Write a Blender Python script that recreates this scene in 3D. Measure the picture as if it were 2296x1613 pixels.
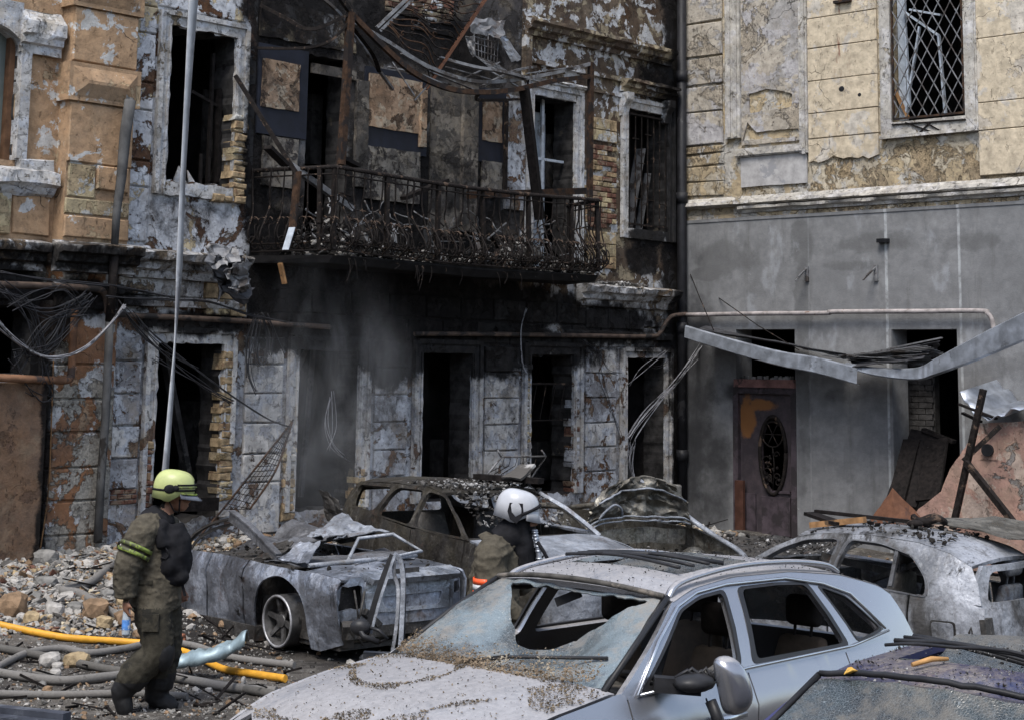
import bpy, bmesh, math, random
import numpy as np
from mathutils import Vector, Matrix, Euler, noise as mnoise
from mathutils.geometry import delaunay_2d_cdt

for o in list(bpy.data.objects): bpy.data.objects.remove(o)
SC = bpy.context.scene
COL = SC.collection
R = math.radians
random.seed(7); np.random.seed(7)

# ------------------------------------------------------------------ camera
FPX, CPX, CPY, PIT, ROLL, HC = 3800.0, 1148.0, 250.0, R(8.59), R(.79), 2.7
cam_d = bpy.data.cameras.new('camera'); cam = bpy.data.objects.new('camera', cam_d); COL.objects.link(cam)
cam.location = (0, 0, HC)
cam.matrix_world = Matrix.Translation((0, 0, HC)) @ Matrix.Rotation(R(90) + PIT, 4, 'X') @ Matrix.Rotation(ROLL, 4, 'Z')
cam_d.sensor_width = 36.0
cam_d.lens = 36.0 * FPX / 2296.0
cam_d.shift_y = (CPY - 806.5) / 2296.0
cam_d.clip_start = .1; cam_d.clip_end = 400
SC.camera = cam

# ------------------------------------------------------------------ light
SUN_EL, SUN_AZ = R(58), R(200)          # azimuth measured clockwise from +Y
w = bpy.data.worlds.new('World'); SC.world = w; w.use_nodes = True
nt = w.node_tree; nt.nodes.clear()
sky = nt.nodes.new('ShaderNodeTexSky'); sky.sky_type = 'NISHITA'; sky.sun_disc = False
sky.sun_elevation = SUN_EL; sky.sun_rotation = SUN_AZ; sky.dust_density = 1.5; sky.air_density = 1.0; sky.ozone_density = 1.0
bg = nt.nodes.new('ShaderNodeBackground'); bg.inputs['Strength'].default_value = .07
wo = nt.nodes.new('ShaderNodeOutputWorld')
hs = nt.nodes.new('ShaderNodeHueSaturation'); hs.inputs['Saturation'].default_value = .72      # hazy daylight
nt.links.new(sky.outputs[0], hs.inputs['Color']); nt.links.new(hs.outputs[0], bg.inputs[0]); nt.links.new(bg.outputs[0], wo.inputs[0])
sd = bpy.data.lights.new('sun', 'SUN'); sd.energy = .95; sd.angle = R(25); sd.color = (1, .96, .9)
sun = bpy.data.objects.new('sun', sd); COL.objects.link(sun)
dv = Vector((math.sin(SUN_AZ) * math.cos(SUN_EL), math.cos(SUN_AZ) * math.cos(SUN_EL), math.sin(SUN_EL)))
sun.rotation_euler = dv.to_track_quat('Z', 'Y').to_euler(); sun.location = (0, 0, 30)
SC.view_settings.view_transform = 'Standard'; SC.view_settings.look = 'None'
SC.view_settings.exposure = 1.95; SC.view_settings.gamma = 1.0
SC.view_settings.use_curve_mapping = False

# ------------------------------------------------------------------ measuring: rays of the survey photo onto real planes
CAM = np.array([0, 0, HC])
def ray(u, v):
    a, b = (u - CPX) / FPX, (v - CPY) / FPX
    cr, sr = math.cos(ROLL), math.sin(ROLL)
    X = cr * a + sr * b; up = sr * a - cr * b
    c, s = math.cos(PIT), math.sin(PIT)
    return np.array([X, c - s * up, s + c * up])
CORNER = np.array([2.8816, 29.0, 0.0])
ANG_A, ANG_B = R(47.48), R(-43.0)
def wall_local(u, v, ang, off=0.0):
    d = np.array([math.cos(ang), math.sin(ang), 0]); n = np.array([-math.sin(ang), math.cos(ang), 0])
    r = ray(u, v); t = ((CORNER - CAM) @ n - off) / (r @ n); p = CAM + t * r - CORNER
    return float(p @ d), float(p[2])
def PA(u, v, off=0.0): return wall_local(u, v, ANG_A, off)
def PB(u, v, off=0.0): return wall_local(u, v, ANG_B, off)
def PA3(u, v, off=0.0): x, z = PA(u, v, off); return Vector((x, -off, z))
def PB3(u, v, off=0.0): x, z = PB(u, v, off); return Vector((x, -off, z))
def GP(u, v, z=0.0):
    r = ray(u, v); t = (z - HC) / r[2]; return Vector(CAM + t * r)
def DP(u, v, y):
    r = ray(u, v); return Vector(CAM + r * (y / r[1]))
M_A = Matrix.Translation(Vector(CORNER)) @ Matrix.Rotation(ANG_A, 4, 'Z')
M_B = Matrix.Translation(Vector(CORNER)) @ Matrix.Rotation(ANG_B, 4, 'Z')

# ------------------------------------------------------------------ object helpers
def tag(o, label=None, cat=None, group=None, kind=None):
    if label: o['label'] = label
    if cat: o['category'] = cat
    if group: o['group'] = group
    if kind: o['kind'] = kind
    return o
def empty(name, loc=(0, 0, 0), rz=0.0, label=None, cat=None, group=None, kind=None, M=None):
    o = bpy.data.objects.new(name, None); COL.objects.link(o)
    o.empty_display_size = .2
    if M is not None: o.matrix_world = M
    else: o.location = loc; o.rotation_euler = (0, 0, rz)
    return tag(o, label, cat, group, kind)
def link(name, me, parent=None, mat=None):
    if mat is not None and len(me.materials) == 0: me.materials.append(mat)
    o = bpy.data.objects.new(name, me); COL.objects.link(o)
    if parent is not None: o.parent = parent
    return o
def mesh_np(name, V, F, smooth=False):
    me = bpy.data.meshes.new(name)
    me.from_pydata([tuple(map(float, v)) for v in V], [], [tuple(map(int, f)) for f in F])
    if smooth: me.polygons.foreach_set('use_smooth', [True] * len(me.polygons))
    me.update(); return me
def autosmooth(me, deg=40):
    try: me.set_sharp_from_angle(angle=R(deg))
    except Exception: pass

class MB:
    """collects shapes and links them as one mesh object"""
    def __init__(s): s.v = []; s.f = []; s.sm = []; s.mi = []; s.cur = 0
    def add(s, V, F, smooth=False):
        n = len(s.v); s.v += [tuple(map(float, p)) for p in V]
        for f in F: s.f.append(tuple(i + n for i in f)); s.sm.append(smooth); s.mi.append(s.cur)
        return s
    def box(s, a, b, M=None):
        x0, y0, z0 = a; x1, y1, z1 = b
        V = [(x0,y0,z0),(x1,y0,z0),(x1,y1,z0),(x0,y1,z0),(x0,y0,z1),(x1,y0,z1),(x1,y1,z1),(x0,y1,z1)]
        if M is not None: V = [M @ Vector(p) for p in V]
        return s.add(V, [(3,2,1,0),(4,5,6,7),(0,1,5,4),(1,2,6,5),(2,3,7,6),(3,0,4,7)])
    def bar(s, p, q, w, h=None, up=(0, 0, 1), tw=0.0):
        """rectangular bar from p to q"""
        h = h or w; p = Vector(p); q = Vector(q); d = (q - p).normalized(); up = Vector(up)
        if abs(d.dot(up)) > .97: up = Vector((1, 0, 0))
        a = d.cross(up).normalized(); b = a.cross(d).normalized()
        if tw: a, b = a * math.cos(tw) + b * math.sin(tw), b * math.cos(tw) - a * math.sin(tw)
        V = []
        for c in (p, q):
            for i, j in ((-1,-1),(1,-1),(1,1),(-1,1)): V.append(c + a * (i * w / 2) + b * (j * h / 2))
        return s.add(V, [(3,2,1,0),(4,5,6,7),(0,1,5,4),(1,2,6,5),(2,3,7,6),(3,0,4,7)])
    def tube(s, P, r, n=6, smooth=True, cap=True, flat=None):
        P = [Vector(p) for p in P]
        rs = r if hasattr(r, '__len__') else [r] * len(P)
        V = []; F = []; ref = None
        for i, p in enumerate(P):
            d = (P[min(i + 1, len(P) - 1)] - P[max(i - 1, 0)])
            d = d.normalized() if d.length > 1e-9 else Vector((0, 0, 1))
            if ref is None:
                ref = Vector((0, 0, 1)) if abs(d.z) < .9 else Vector((1, 0, 0))
            a = (ref - d * ref.dot(d)); a = a.normalized() if a.length > 1e-6 else d.orthogonal().normalized()
            ref = a; b = d.cross(a)
            for k in range(n):
                t = 2 * math.pi * k / n
                V.append(p + (a * math.cos(t) + b * math.sin(t) * (flat or 1)) * rs[i])
        for i in range(len(P) - 1):
            for k in range(n):
                F.append((i*n+k, i*n+(k+1)%n, (i+1)*n+(k+1)%n, (i+1)*n+k))
        s.add(V, F, smooth)
        if cap:
            m = len(s.v) - len(V)
            s.f.append(tuple(m + k for k in range(n))[::-1]); s.sm.append(False); s.mi.append(s.cur)
            s.f.append(tuple(m + (len(P)-1)*n + k for k in range(n))); s.sm.append(False); s.mi.append(s.cur)
        return s
    def ball(s, c, r, sx=1, sy=1, sz=1, nu=10, nv=7):
        V = []; F = []; c = Vector(c)
        for j in range(nv + 1):
            ph = math.pi * j / nv
            for i in range(nu):
                th = 2 * math.pi * i / nu
                V.append(c + Vector((r*sx*math.sin(ph)*math.cos(th), r*sy*math.sin(ph)*math.sin(th), r*sz*math.cos(ph))))
        for j in range(nv):
            for i in range(nu):
                F.append((j*nu+i, (j+1)*nu+i, (j+1)*nu+(i+1)%nu, j*nu+(i+1)%nu))
        return s.add(V, F, True)
    def prism(s, prof, p0, p1, close=True, smooth=False):
        """profile of (y,z) swept along x from p0 to p1 (local)"""
        V = []; n = len(prof)
        for x in (p0, p1):
            for y, z in prof: V.append((x, y, z))
        F = [(i, i+n, (i+1)%n+n, (i+1)%n) for i in range(n if close else n-1)]
        if close: F += [tuple(range(n)), tuple(range(2*n-1, n-1, -1))]
        return s.add(V, F, smooth)
    def mesh(s, name):
        me = bpy.data.meshes.new(name); me.from_pydata(s.v, [], s.f)
        me.polygons.foreach_set('use_smooth', s.sm)
        if any(s.mi): me.polygons.foreach_set('material_index', s.mi)
        me.update(); return me
    def build(s, name, mat, parent=None):
        me = s.mesh(name)
        for m in (mat if isinstance(mat, (list, tuple)) else [mat]): me.materials.append(m)
        return link(name, me, parent)

def catmull(P, n=6, closed=False):
    P = [Vector(p) for p in P]; out = []; L = len(P)
    rng = range(L if closed else L - 1)
    for i in rng:
        g = (lambda k: P[k % L]) if closed else (lambda k: P[max(0, min(L-1, k))])
        a, b, c, d = g(i-1), g(i), g(i+1), g(i+2)
        for k in range(n):
            t = k / n
            out.append(.5 * ((2*b) + (c-a)*t + (2*a-5*b+4*c-d)*t*t + (3*b-a-3*c+d)*t**3))
    if not closed: out.append(P[-1])
    return out
def chaikin(P, it=2, f=.25):
    for _ in range(it):
        Q = []
        for i in range(len(P)):
            a = np.array(P[i], float); b = np.array(P[(i+1) % len(P)], float)
            Q += [a*(1-f)+b*f, a*f+b*(1-f)]
        P = Q
    return [tuple(p) for p in P]
def roundp(P, r=.05, n=3):
    """round the corners of a polygon by radius-like length r"""
    out = []; L = len(P)
    for i in range(L):
        a, b, c = np.array(P[i-1], float), np.array(P[i], float), np.array(P[(i+1)%L], float)
        la, lc = np.linalg.norm(a-b), np.linalg.norm(c-b); k = min(r, la*.45, lc*.45)
        p, q = b+(a-b)/max(la,1e-9)*k, b+(c-b)/max(lc,1e-9)*k
        for j in range(n+1):
            t = j/n; out.append(tuple((1-t)**2*p + 2*t*(1-t)*b + t*t*q))
    return out
def resample(P, sp):
    out = []
    for i in range(len(P)):
        a = np.array(P[i], float); b = np.array(P[(i+1) % len(P)], float)
        n = max(1, int(math.ceil(np.linalg.norm(b-a)/sp)))
        for k in range(n): out.append(tuple(a+(b-a)*k/n))
    return out
def jag(P, amp, sp=.08, seed=0):
    Q = resample(P, sp); out = []
    for i, (a, b) in enumerate(Q):
        v = Vector((a*7.3+seed*11.7, b*7.3, seed*3.1))
        n = mnoise.noise_vector(v) + mnoise.noise_vector(v*2.7)*.6
        out.append((a+n.x*amp, b+n.y*amp))
    return out
def rect(x0, x1, z0, z1): return [(x0, z0), (x1, z0), (x1, z1), (x0, z1)]
def inside(P, pts):
    P = np.array(P); x, y = pts[:, 0], pts[:, 1]; c = np.zeros(len(pts), bool); j = len(P)-1
    for i in range(len(P)):
        xi, yi, xj, yj = P[i,0], P[i,1], P[j,0], P[j,1]
        m = ((yi > y) != (yj > y))
        with np.errstate(divide='ignore', invalid='ignore'):
            m &= x < (xj-xi)*(y-yi)/((yj-yi) if yj != yi else 1e-12)+xi
        c ^= m; j = i
    return c
def cdt(outline, holes=(), sp=.08, grid=True):
    loops = [resample(outline, sp)] + [resample(h, sp) for h in holes]
    V = []; E = []
    for L in loops:
        n = len(V); V += L; E += [(n+i, n+(i+1) % len(L)) for i in range(len(L))]
    B = np.array(V)
    if grid:
        lo, hi = B.min(0), B.max(0)
        gx = np.arange(lo[0]+sp*.5, hi[0], sp); gy = np.arange(lo[1]+sp*.5, hi[1], sp)
        if len(gx) and len(gy):
            G = np.stack(np.meshgrid(gx, gy), -1).reshape(-1, 2)
            G = G + (np.random.rand(*G.shape)-.5)*sp*.15
            k = inside(loops[0], G)
            for h in loops[1:]: k &= ~inside(h, G)
            G = G[k]
            if len(G):
                d = np.full(len(G), 1e9)
                for i in range(0, len(B), 400):
                    d = np.minimum(d, np.sqrt(((G[:, None]-B[None, i:i+400])**2).sum(-1)).min(1))
                V = V + [tuple(g) for g in G[d > sp*.45]]
    r = delaunay_2d_cdt([Vector(v) for v in V], E, [], 0, 1e-5)
    V2 = np.array([tuple(v) for v in r[0]]); T = np.array([f for f in r[2] if len(f) == 3])
    c = V2[T].mean(1); k = inside(loops[0], c)
    for h in loops[1:]: k &= ~inside(h, c)
    return V2, T[k]
def sheet(name, outline, f, mat, parent, holes=(), sp=.08, th=.02, grid=True, smooth=True, flip=False, rim2=False, mat2=None):
    """outline with holes, triangulated, mapped by f(a,b)->(x,y,z) and given a real thickness"""
    V, T = cdt(outline, holes, sp, grid)
    if flip: T = T[:, ::-1]
    P = np.array([f(a, b) for a, b in V], float)
    # vertex normals
    n = np.zeros_like(P); fn = np.cross(P[T[:,1]]-P[T[:,0]], P[T[:,2]]-P[T[:,0]])
    for k in range(3): np.add.at(n, T[:, k], fn)
    n /= np.maximum(np.linalg.norm(n, axis=1, keepdims=True), 1e-12)
    Q = P - n*th; m = len(P)
    F = [tuple(t) for t in T] + [tuple(t[::-1]+m) for t in T]
    from collections import Counter
    ed = {}
    for t in T:
        for k in range(3):
            a, b = int(t[k]), int(t[(k+1) % 3])
            if (b, a) in ed: del ed[(b, a)]
            else: ed[(a, b)] = 1
    nf = len(T)
    S = [(b, a, a+m, b+m) for a, b in ed]
    me = bpy.data.meshes.new(name)
    me.from_pydata(np.concatenate([P, Q]).tolist(), [], [tuple(map(int, x)) for x in F] + [tuple(map(int, x)) for x in S])
    sm = [smooth]*(2*nf) + [False]*len(S)
    me.polygons.foreach_set('use_smooth', sm)
    me.materials.append(mat)
    if mat2 is not None:
        me.materials.append(mat2); me.polygons.foreach_set('material_index', [0]*nf + [1]*nf + [int(rim2)]*len(S))
    if smooth:
        # keep rim crisp
        me.update(); autosmooth(me, 50)
    me.update(); return link(name, me, parent)
def nz(x, y, z=0.0, s=1.0): return mnoise.noise(Vector((x*s, y*s, z*s)))
# ------------------------------------------------------------------ materials
class NT:
    def __init__(s, name):
        s.m = bpy.data.materials.new(name); s.m.use_nodes = True; s.t = s.m.node_tree; s.t.nodes.clear()
        s.o = s.t.nodes.new('ShaderNodeOutputMaterial'); s.b = s.t.nodes.new('ShaderNodeBsdfPrincipled')
        s.t.links.new(s.b.outputs[0], s.o.inputs[0])
        s.tc = s.t.nodes.new('ShaderNodeTexCoord'); s.P = s.tc.outputs['Object']
    def n(s, k): return s.t.nodes.new('ShaderNode'+k)
    def L(s, a, b):
        if hasattr(a, 'is_output'): s.t.links.new(a, b)
        elif isinstance(a, (tuple, list)) and b.type == 'RGBA': b.default_value = (*a[:3], 1)
        else: b.default_value = a
    def noise(s, scale, detail=6, rough=.6, vec=None, dist=0, off=None, sc=None):
        v = vec or s.P
        if off is not None or sc is not None:
            mp = s.n('Mapping'); s.L(v, mp.inputs[0]); v = mp.outputs[0]
            if off is not None: mp.inputs['Location'].default_value = off if hasattr(off, '__len__') else (off, off*.7, off*1.3)
            if sc is not None: mp.inputs['Scale'].default_value = sc
        t = s.n('TexNoise'); s.L(v, t.inputs['Vector']); t.inputs['Scale'].default_value = scale
        t.inputs['Detail'].default_value = detail; t.inputs['Roughness'].default_value = rough; t.inputs['Distortion'].default_value = dist
        return t.outputs[0]
    def voro(s, scale, feat='F1', vec=None, out=0, rnd=1):
        t = s.n('TexVoronoi'); t.feature = feat; s.L(vec or s.P, t.inputs['Vector']); t.inputs['Scale'].default_value = scale
        t.inputs['Randomness'].default_value = rnd
        return t.outputs[out]
    def math(s, op, a, b=0.0, c=None, clamp=False):
        t = s.n('Math'); t.operation = op; t.use_clamp = clamp; s.L(a, t.inputs[0]); s.L(b, t.inputs[1])
        if c is not None: s.L(c, t.inputs[2])
        return t.outputs[0]
    def step(s, a, lo, hi, smooth=True, o0=0.0, o1=1.0):
        t = s.n('MapRange'); t.interpolation_type = 'SMOOTHSTEP' if smooth else 'LINEAR'
        s.L(a, t.inputs[0]); s.L(lo, t.inputs[1]); s.L(hi, t.inputs[2]); s.L(o0, t.inputs[3]); s.L(o1, t.inputs[4]); return t.outputs[0]
    def mix(s, f, a, b, mode='MIX'):
        t = s.n('Mix'); t.data_type = 'RGBA'; t.blend_type = mode; s.L(f, t.inputs[0]); s.L(a, t.inputs[6]); s.L(b, t.inputs[7]); return t.outputs[2]
    def mixf(s, f, a, b):
        t = s.n('Mix'); t.data_type = 'FLOAT'; s.L(f, t.inputs[0]); s.L(a, t.inputs[2]); s.L(b, t.inputs[3]); return t.outputs[0]
    def sep(s, v=None):
        t = s.n('SeparateXYZ'); s.L(v or s.P, t.inputs[0]); return t.outputs
    def vm(s, op, a, b=None):
        t = s.n('VectorMath'); t.operation = op; s.L(a, t.inputs[0])
        if b is not None: s.L(b, t.inputs[1])
        return t.outputs[1] if op == 'LENGTH' else t.outputs[0]
    def bump(s, h, dist=.01, strength=1.0, prev=None):
        t = s.n('Bump'); t.inputs['Distance'].default_value = dist; t.inputs['Strength'].default_value = strength; s.L(h, t.inputs['Height'])
        if prev is not None: s.L(prev, t.inputs['Normal'])
        return t.outputs[0]
    def fin(s, col=None, rough=None, normal=None, metal=None, alpha=None, **kw):
        for k, v in (('Base Color', col), ('Roughness', rough), ('Normal', normal), ('Metallic', metal), ('Alpha', alpha)):
            if v is not None: s.L(v, s.b.inputs[k])
        for k, v in kw.items(): s.L(v, s.b.inputs[k.replace('_', ' ')])
        return s.m

def blob_group(name, blobs, wob=.28, wsc=1.3, flat_=False):
    """mask of ragged stains: each (x, z, rx, rz, strength)"""
    g = bpy.data.node_groups.new(name, 'ShaderNodeTree')
    g.interface.new_socket('Vector', in_out='INPUT', socket_type='NodeSocketVector'); g.interface.new_socket('Mask', in_out='OUTPUT', socket_type='NodeSocketFloat')
    gi = g.nodes.new('NodeGroupInput'); go = g.nodes.new('NodeGroupOutput')
    def noi(sc, det):
        t = g.nodes.new('ShaderNodeTexNoise'); t.inputs['Scale'].default_value = sc; t.inputs['Detail'].default_value = det; t.inputs['Roughness'].default_value = .65
        g.links.new(gi.outputs[0], t.inputs['Vector']); return t.outputs[0]
    def mth(op, a, b):
        t = g.nodes.new('ShaderNodeMath'); t.operation = op
        for k, x in ((0, a), (1, b)):
            if hasattr(x, 'is_output'): g.links.new(x, t.inputs[k])
            else: t.inputs[k].default_value = x
        return t.outputs[0]
    n1 = mth('MULTIPLY', mth('SUBTRACT', noi(wsc, 7), .5), wob*5)
    acc = None
    for (x, z, rx, rz, st) in blobs:
        a = g.nodes.new('ShaderNodeVectorMath'); a.operation = 'SUBTRACT'; g.links.new(gi.outputs[0], a.inputs[0]); a.inputs[1].default_value = (x, z, 0) if flat_ else (x, 0, z)
        b = g.nodes.new('ShaderNodeVectorMath'); b.operation = 'MULTIPLY'; g.links.new(a.outputs[0], b.inputs[0]); b.inputs[1].default_value = (1/rx, 1/rz, 0) if flat_ else (1/rx, 0, 1/rz)
        c = g.nodes.new('ShaderNodeVectorMath'); c.operation = 'LENGTH'; g.links.new(b.outputs[0], c.inputs[0])
        d = mth('ADD', c.outputs[1], n1)
        m = g.nodes.new('ShaderNodeMapRange'); m.interpolation_type = 'SMOOTHSTEP'; g.links.new(d, m.inputs[0])
        m.inputs[1].default_value = 1.25; m.inputs[2].default_value = .35; m.inputs[3].default_value = 0; m.inputs[4].default_value = st
        acc = m.outputs[0] if acc is None else mth('MAXIMUM', acc, m.outputs[0])
    g.links.new(acc, go.inputs[0]); return g
SOOT_A = blob_group('soot_a', [(-6.4, 3.5, 3.6, .62, 1.0), (-7.2, 3.9, 2.6, .6, 1.0), (-4.0, 3.6, 1.9, .42, .92), (-8.0, 3.15, 1.2, .5, .8), (-.12, 6, .5, 5, 1.0), (-.9, 4.9, .7, .22, .9), (-.3, 6.0, .35, 1.5, .9), (-1.0, 4.55, .55, .35, .95), (-.5, 7.6, .8, .6, .6),
    (-6.4, 5.2, 2.7, 1.1, .5), (-9.25, 5.6, .34, 2.2, .75), (-8.6, 7.4, 1.3, .9, .62), (-6.3, 7.4, 2.6, .6, .6), (-10.1, 3.2, 1.2, .22, .75), (-11.8, 3.45, 1.3, .28, .75), (-12.75, 3.2, .75, .8, 1.0), (-12.42, 1.5, .2, 2.0, 1.0),
    (-5.6, 3.1, .9, .35, .7), (-7.9, 2.9, .75, .5, .45), (-10.4, 4.55, 1.0, .5, .4), (-1.0, 3.2, .8, .4, .55), (-3.3, 3.1, .7, .3, .6), (-12.2, 3.9, 1.5, .22, .6), (-.1, 1.5, .22, 3, .95), (-3.4, 4.5, .5, .6, .5), (-8.3, 4.4, 1.2, .4, .8), (-5.5, 4.4, 2.4, .4, .75), (-10.6,1.0,.25,.5,.5), (-5.5, 3.0, 4.6, .55, .85), (-9.0, 2.9, .8, .5, .4), (-2.0, 3.4, 1.9, .45, .75), (-6.7, 2.75, .7, .5, .8), (-4.2, 2.2, .5, 1.2, .3), (-6.9, 2.3, .9, 1.0, .36)])
SOOT_B = blob_group('soot_b', [(-.05, 6, .16, 5, 1.0), (.2, 2.0, .9, 2.8, .8), (.75, 1.0, .5, 1.6, .7), (.3, 4.3, .6, .9, .45), (0.05, 3.4, .5, .6, .5), (1.2, 2.35, .35, .25, .7), (1.9, 2.75, .8, .22, .45), (3.2, 2.35, .55, .18, .5), (4.75, 3.55, .8, .16, .3), (6.1, 2.8, .8, .3, .35), (4.1, 1.4, .18, 1.2, .3), (2.45, 1.3, .14, 1.2, .35), (.45, 5.05, .5, .35, .35)], wob=.2)
DAMP_B = blob_group('damp_b', [(1.0, 4.5, .9, .45, .6), (2.5, 4.7, .28, .6, .7), (2.5, 3.2, .2, 2.5, .75), (3.9, 4.7, .9, .25, .55), (5.5, 4.65, .9, .2, .5), (.5, 4.3, .6, .16, .8), (3.4, 4.35, 1.0, .13, .5), (3.2, 1.5, .7, .25, .3), (1.6, 4.0, .5, .5, .35), (6.3, 4.1, .5, .8, .4)], wob=.3, wsc=2.0)

def group(N, g):
    t = N.n('Group'); t.node_tree = g; N.L(N.P, t.inputs[0]); return t.outputs[0]

SOOTC = (.0075, .0068, .0070)
def plaster(name, a, b, c, d=None, ta=.5, tb=.58, tc=.64, sc=1.6, soot=SOOT_A, sk=1.0, seed=0, rough=.92, grime=.45, bumpk=1.0, dt=.535, film=.25):
    """old render in coats: a = top coat, b = coat under it, c = stone or brick where all has fallen off, d = limewash scraps"""
    N = NT(name)
    n1 = N.noise(sc*1.25, 12, .70, off=seed*3.1+1.7, dist=.35)
    n2 = N.noise(sc*1.15, 12, .69, off=seed*5.3+9.1, dist=.4)
    n3 = N.noise(sc*1.7, 11, .72, off=seed*2.3+21.0, dist=.5)
    fine = N.noise(38, 5, .7); mid = N.noise(7, 6, .65, off=seed+4)
    lo = N.math('MULTIPLY', N.math('SUBTRACT', N.noise(.55, 3, .5, off=seed+91), .5), .22); n1 = N.math('ADD', n1, lo); n2 = N.math('SUBTRACT', n2, N.math('MULTIPLY', lo, .8))
    m1 = N.step(n1, ta, ta+.026); m2 = N.step(n2, tb, tb+.022); m3 = N.step(n3, tc, tc+.014)
    col = N.mix(m1, a, b)
    if d is not None:
        md = N.step(N.noise(sc*1.3, 8, .65, off=seed*1.9+33, dist=.3), dt, dt+.018); col = N.mix(md, col, d)
    stone = N.mix(N.step(fine, .35, .65), tuple(x*.6 for x in c), tuple(min(1, x*1.15) for x in c))
    col = N.mix(m2, col, stone)
    w = tuple(min(1, x*1.0) for x in (d or b))
    col = N.mix(m3, col, tuple(.55*p+.45*q for p, q in zip(a, (.1, .09, .085))))
    v = N.step(mid, .25, .75, o0=.62, o1=1.12); col = N.mix(1.0, col, N.comb(v), 'MULTIPLY')
    # hairline cracks and pock marks
    wv = N.n('Mix'); wv.data_type = 'VECTOR'; wv.inputs[0].default_value = .35; N.L(N.P, wv.inputs[4])
    cn = N.n('TexNoise'); N.L(N.P, cn.inputs['Vector']); cn.inputs['Scale'].default_value = 2.2; cn.inputs['Detail'].default_value = 5; N.L(cn.outputs[1], wv.inputs[5])
    ck = N.step(N.voro(1.9, 'DISTANCE_TO_EDGE', wv.outputs[1]), .008, .002); ckm = N.math('MULTIPLY', ck, N.step(N.noise(1.3, 4, .5, off=seed+71), .53, .66))
    col = N.mix(N.math('MULTIPLY', ckm, .75), col, (.05, .045, .04))
    pk = N.math('MAXIMUM', N.step(N.noise(23, 5, .75, off=seed+13), .64, .68), N.math('MULTIPLY', N.step(N.noise(9, 8, .75, off=seed+15, sc=(1, 1, .45)), .60, .66), .7)); col = N.mix(N.math('MULTIPLY', pk, min(1, grime*1.5)), col, (.028, .025, .024))
    rim = N.math('MULTIPLY', N.step(N.math('ABSOLUTE', N.math('SUBTRACT', n2, tb+.01)), .016, .003), .4); col = N.mix(rim, col, (.10, .085, .07))
    # dark grime in the pits
    gr = N.step(N.noise(16, 8, .72, off=seed+61), .52, .66); col = N.mix(N.math('MULTIPLY', gr, grime), col, (.045, .04, .038))
    if film:
        col = N.mix(N.math('MULTIPLY', N.step(N.noise(1.7, 9, .66, off=seed+45), .36, .66), film), col, (.105, .098, .092))
        stv = N.noise(6, 8, .7, off=seed+51, sc=(1, 1, .14)); col = N.mix(N.math('MULTIPLY', N.step(stv, .55, .72), film*.9), col, (.06, .054, .05))
        wm = N.noise(2.6, 9, .7, off=seed+55); col = N.mix(N.math('MULTIPLY', N.step(wm, .5, .62), film*.8), col, (.30, .245, .175))
    if soot is not None:
        s0 = group(N, soot); s1 = N.math('MULTIPLY', s0, sk)
        brk = N.noise(4.5, 9, .72, off=seed+80, dist=.6)
        s2 = N.step(N.math('ADD', N.math('MULTIPLY', s1, 1.55), N.math('MULTIPLY', N.math('SUBTRACT', brk, .5), 1.5)), .28, .92)
        s3 = N.math('MULTIPLY', s2, N.step(s1, .02, .3))
        col = N.mix(N.math('MULTIPLY', s3, .97), col, N.mix(N.step(mid, .45, .75), SOOTC, (.02, .018, .018)))
    h = N.math('ADD', N.math('MULTIPLY', N.math('SUBTRACT', 1.0, m2), 1.0), N.math('MULTIPLY', N.math('SUBTRACT', 1.0, m1), .25))
    h = N.math('ADD', h, N.math('MULTIPLY', m3, -.35)); h = N.math('SUBTRACT', h, N.math('MULTIPLY', N.math('ADD', ckm, N.math('MULTIPLY', pk, .6)), .8))
    nb = N.bump(h, .028*bumpk, 1.0); nb = N.bump(N.math('ADD', mid, N.math('MULTIPLY', fine, .5)), .012*bumpk, 1.0, nb)
    return N.fin(col, rough, nb, Specular_IOR_Level=.14)
def comb(s, v):
    t = s.n('CombineColor'); [s.L(v, t.inputs[k]) for k in range(3)]; return t.outputs[0]
NT.comb = comb
def flat(name, col, rough=.8, var=.25, sc=9, metal=0.0, bump=.004, col2=None, t2=.55, soot=None, sk=1.0):
    N = NT(name); n = N.noise(sc, 7, .65)
    c = N.mix(N.step(n, .3, .7), tuple(x*(1-var) for x in col), tuple(min(1, x*(1+var)) for x in col))
    if col2: c = N.mix(N.step(N.noise(sc*.45, 9, .65, off=5, dist=.3), t2, t2+.05), c, col2)
    if soot:
        s0 = group(N, soot); c = N.mix(N.step(N.math('ADD', N.math('MULTIPLY', s0, 1.4*sk), N.math('MULTIPLY', N.math('SUBTRACT', N.noise(5, 8, .7, off=8), .5), 1.2)), .3, .95), c, SOOTC)
    return N.fin(c, N.step(n, .3, .7, o0=min(1, rough*.85), o1=min(1, rough*1.15)), N.bump(n, bump), metal, Specular_IOR_Level=.12 if rough >= .7 else (.25 if max(col) < .05 else .45))
M = {}
WHT = (.60, .585, .565); CRM = (.52, .43, .28); OCH = (.43, .28, .165); BRN = (.115, .058, .032); LIM = (.40, .31, .19); TER = (.25, .125, .065); GRY = (.30, .30, .31)
M['pier'] = plaster('pier_plaster', WHT, (.42, .43, .46), (.15, .09, .06), (.50, .52, .56), ta=.55, tb=.575, tc=.62, sc=2.4, seed=1, film=.45, grime=.6)
M['pier_b'] = plaster('pier_plaster_worn', (.56, .58, .62), (.32, .32, .34), (.19, .105, .06), (.50, .52, .56), ta=.5, tb=.54, tc=.62, sc=2.4, seed=2, film=.5, grime=.65)
M['upleft'] = plaster('upper_plaster', (.60, .61, .64), CRM, BRN, (.68, .70, .74), ta=.56, tb=.53, tc=.62, sc=1.9, seed=3)
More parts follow.
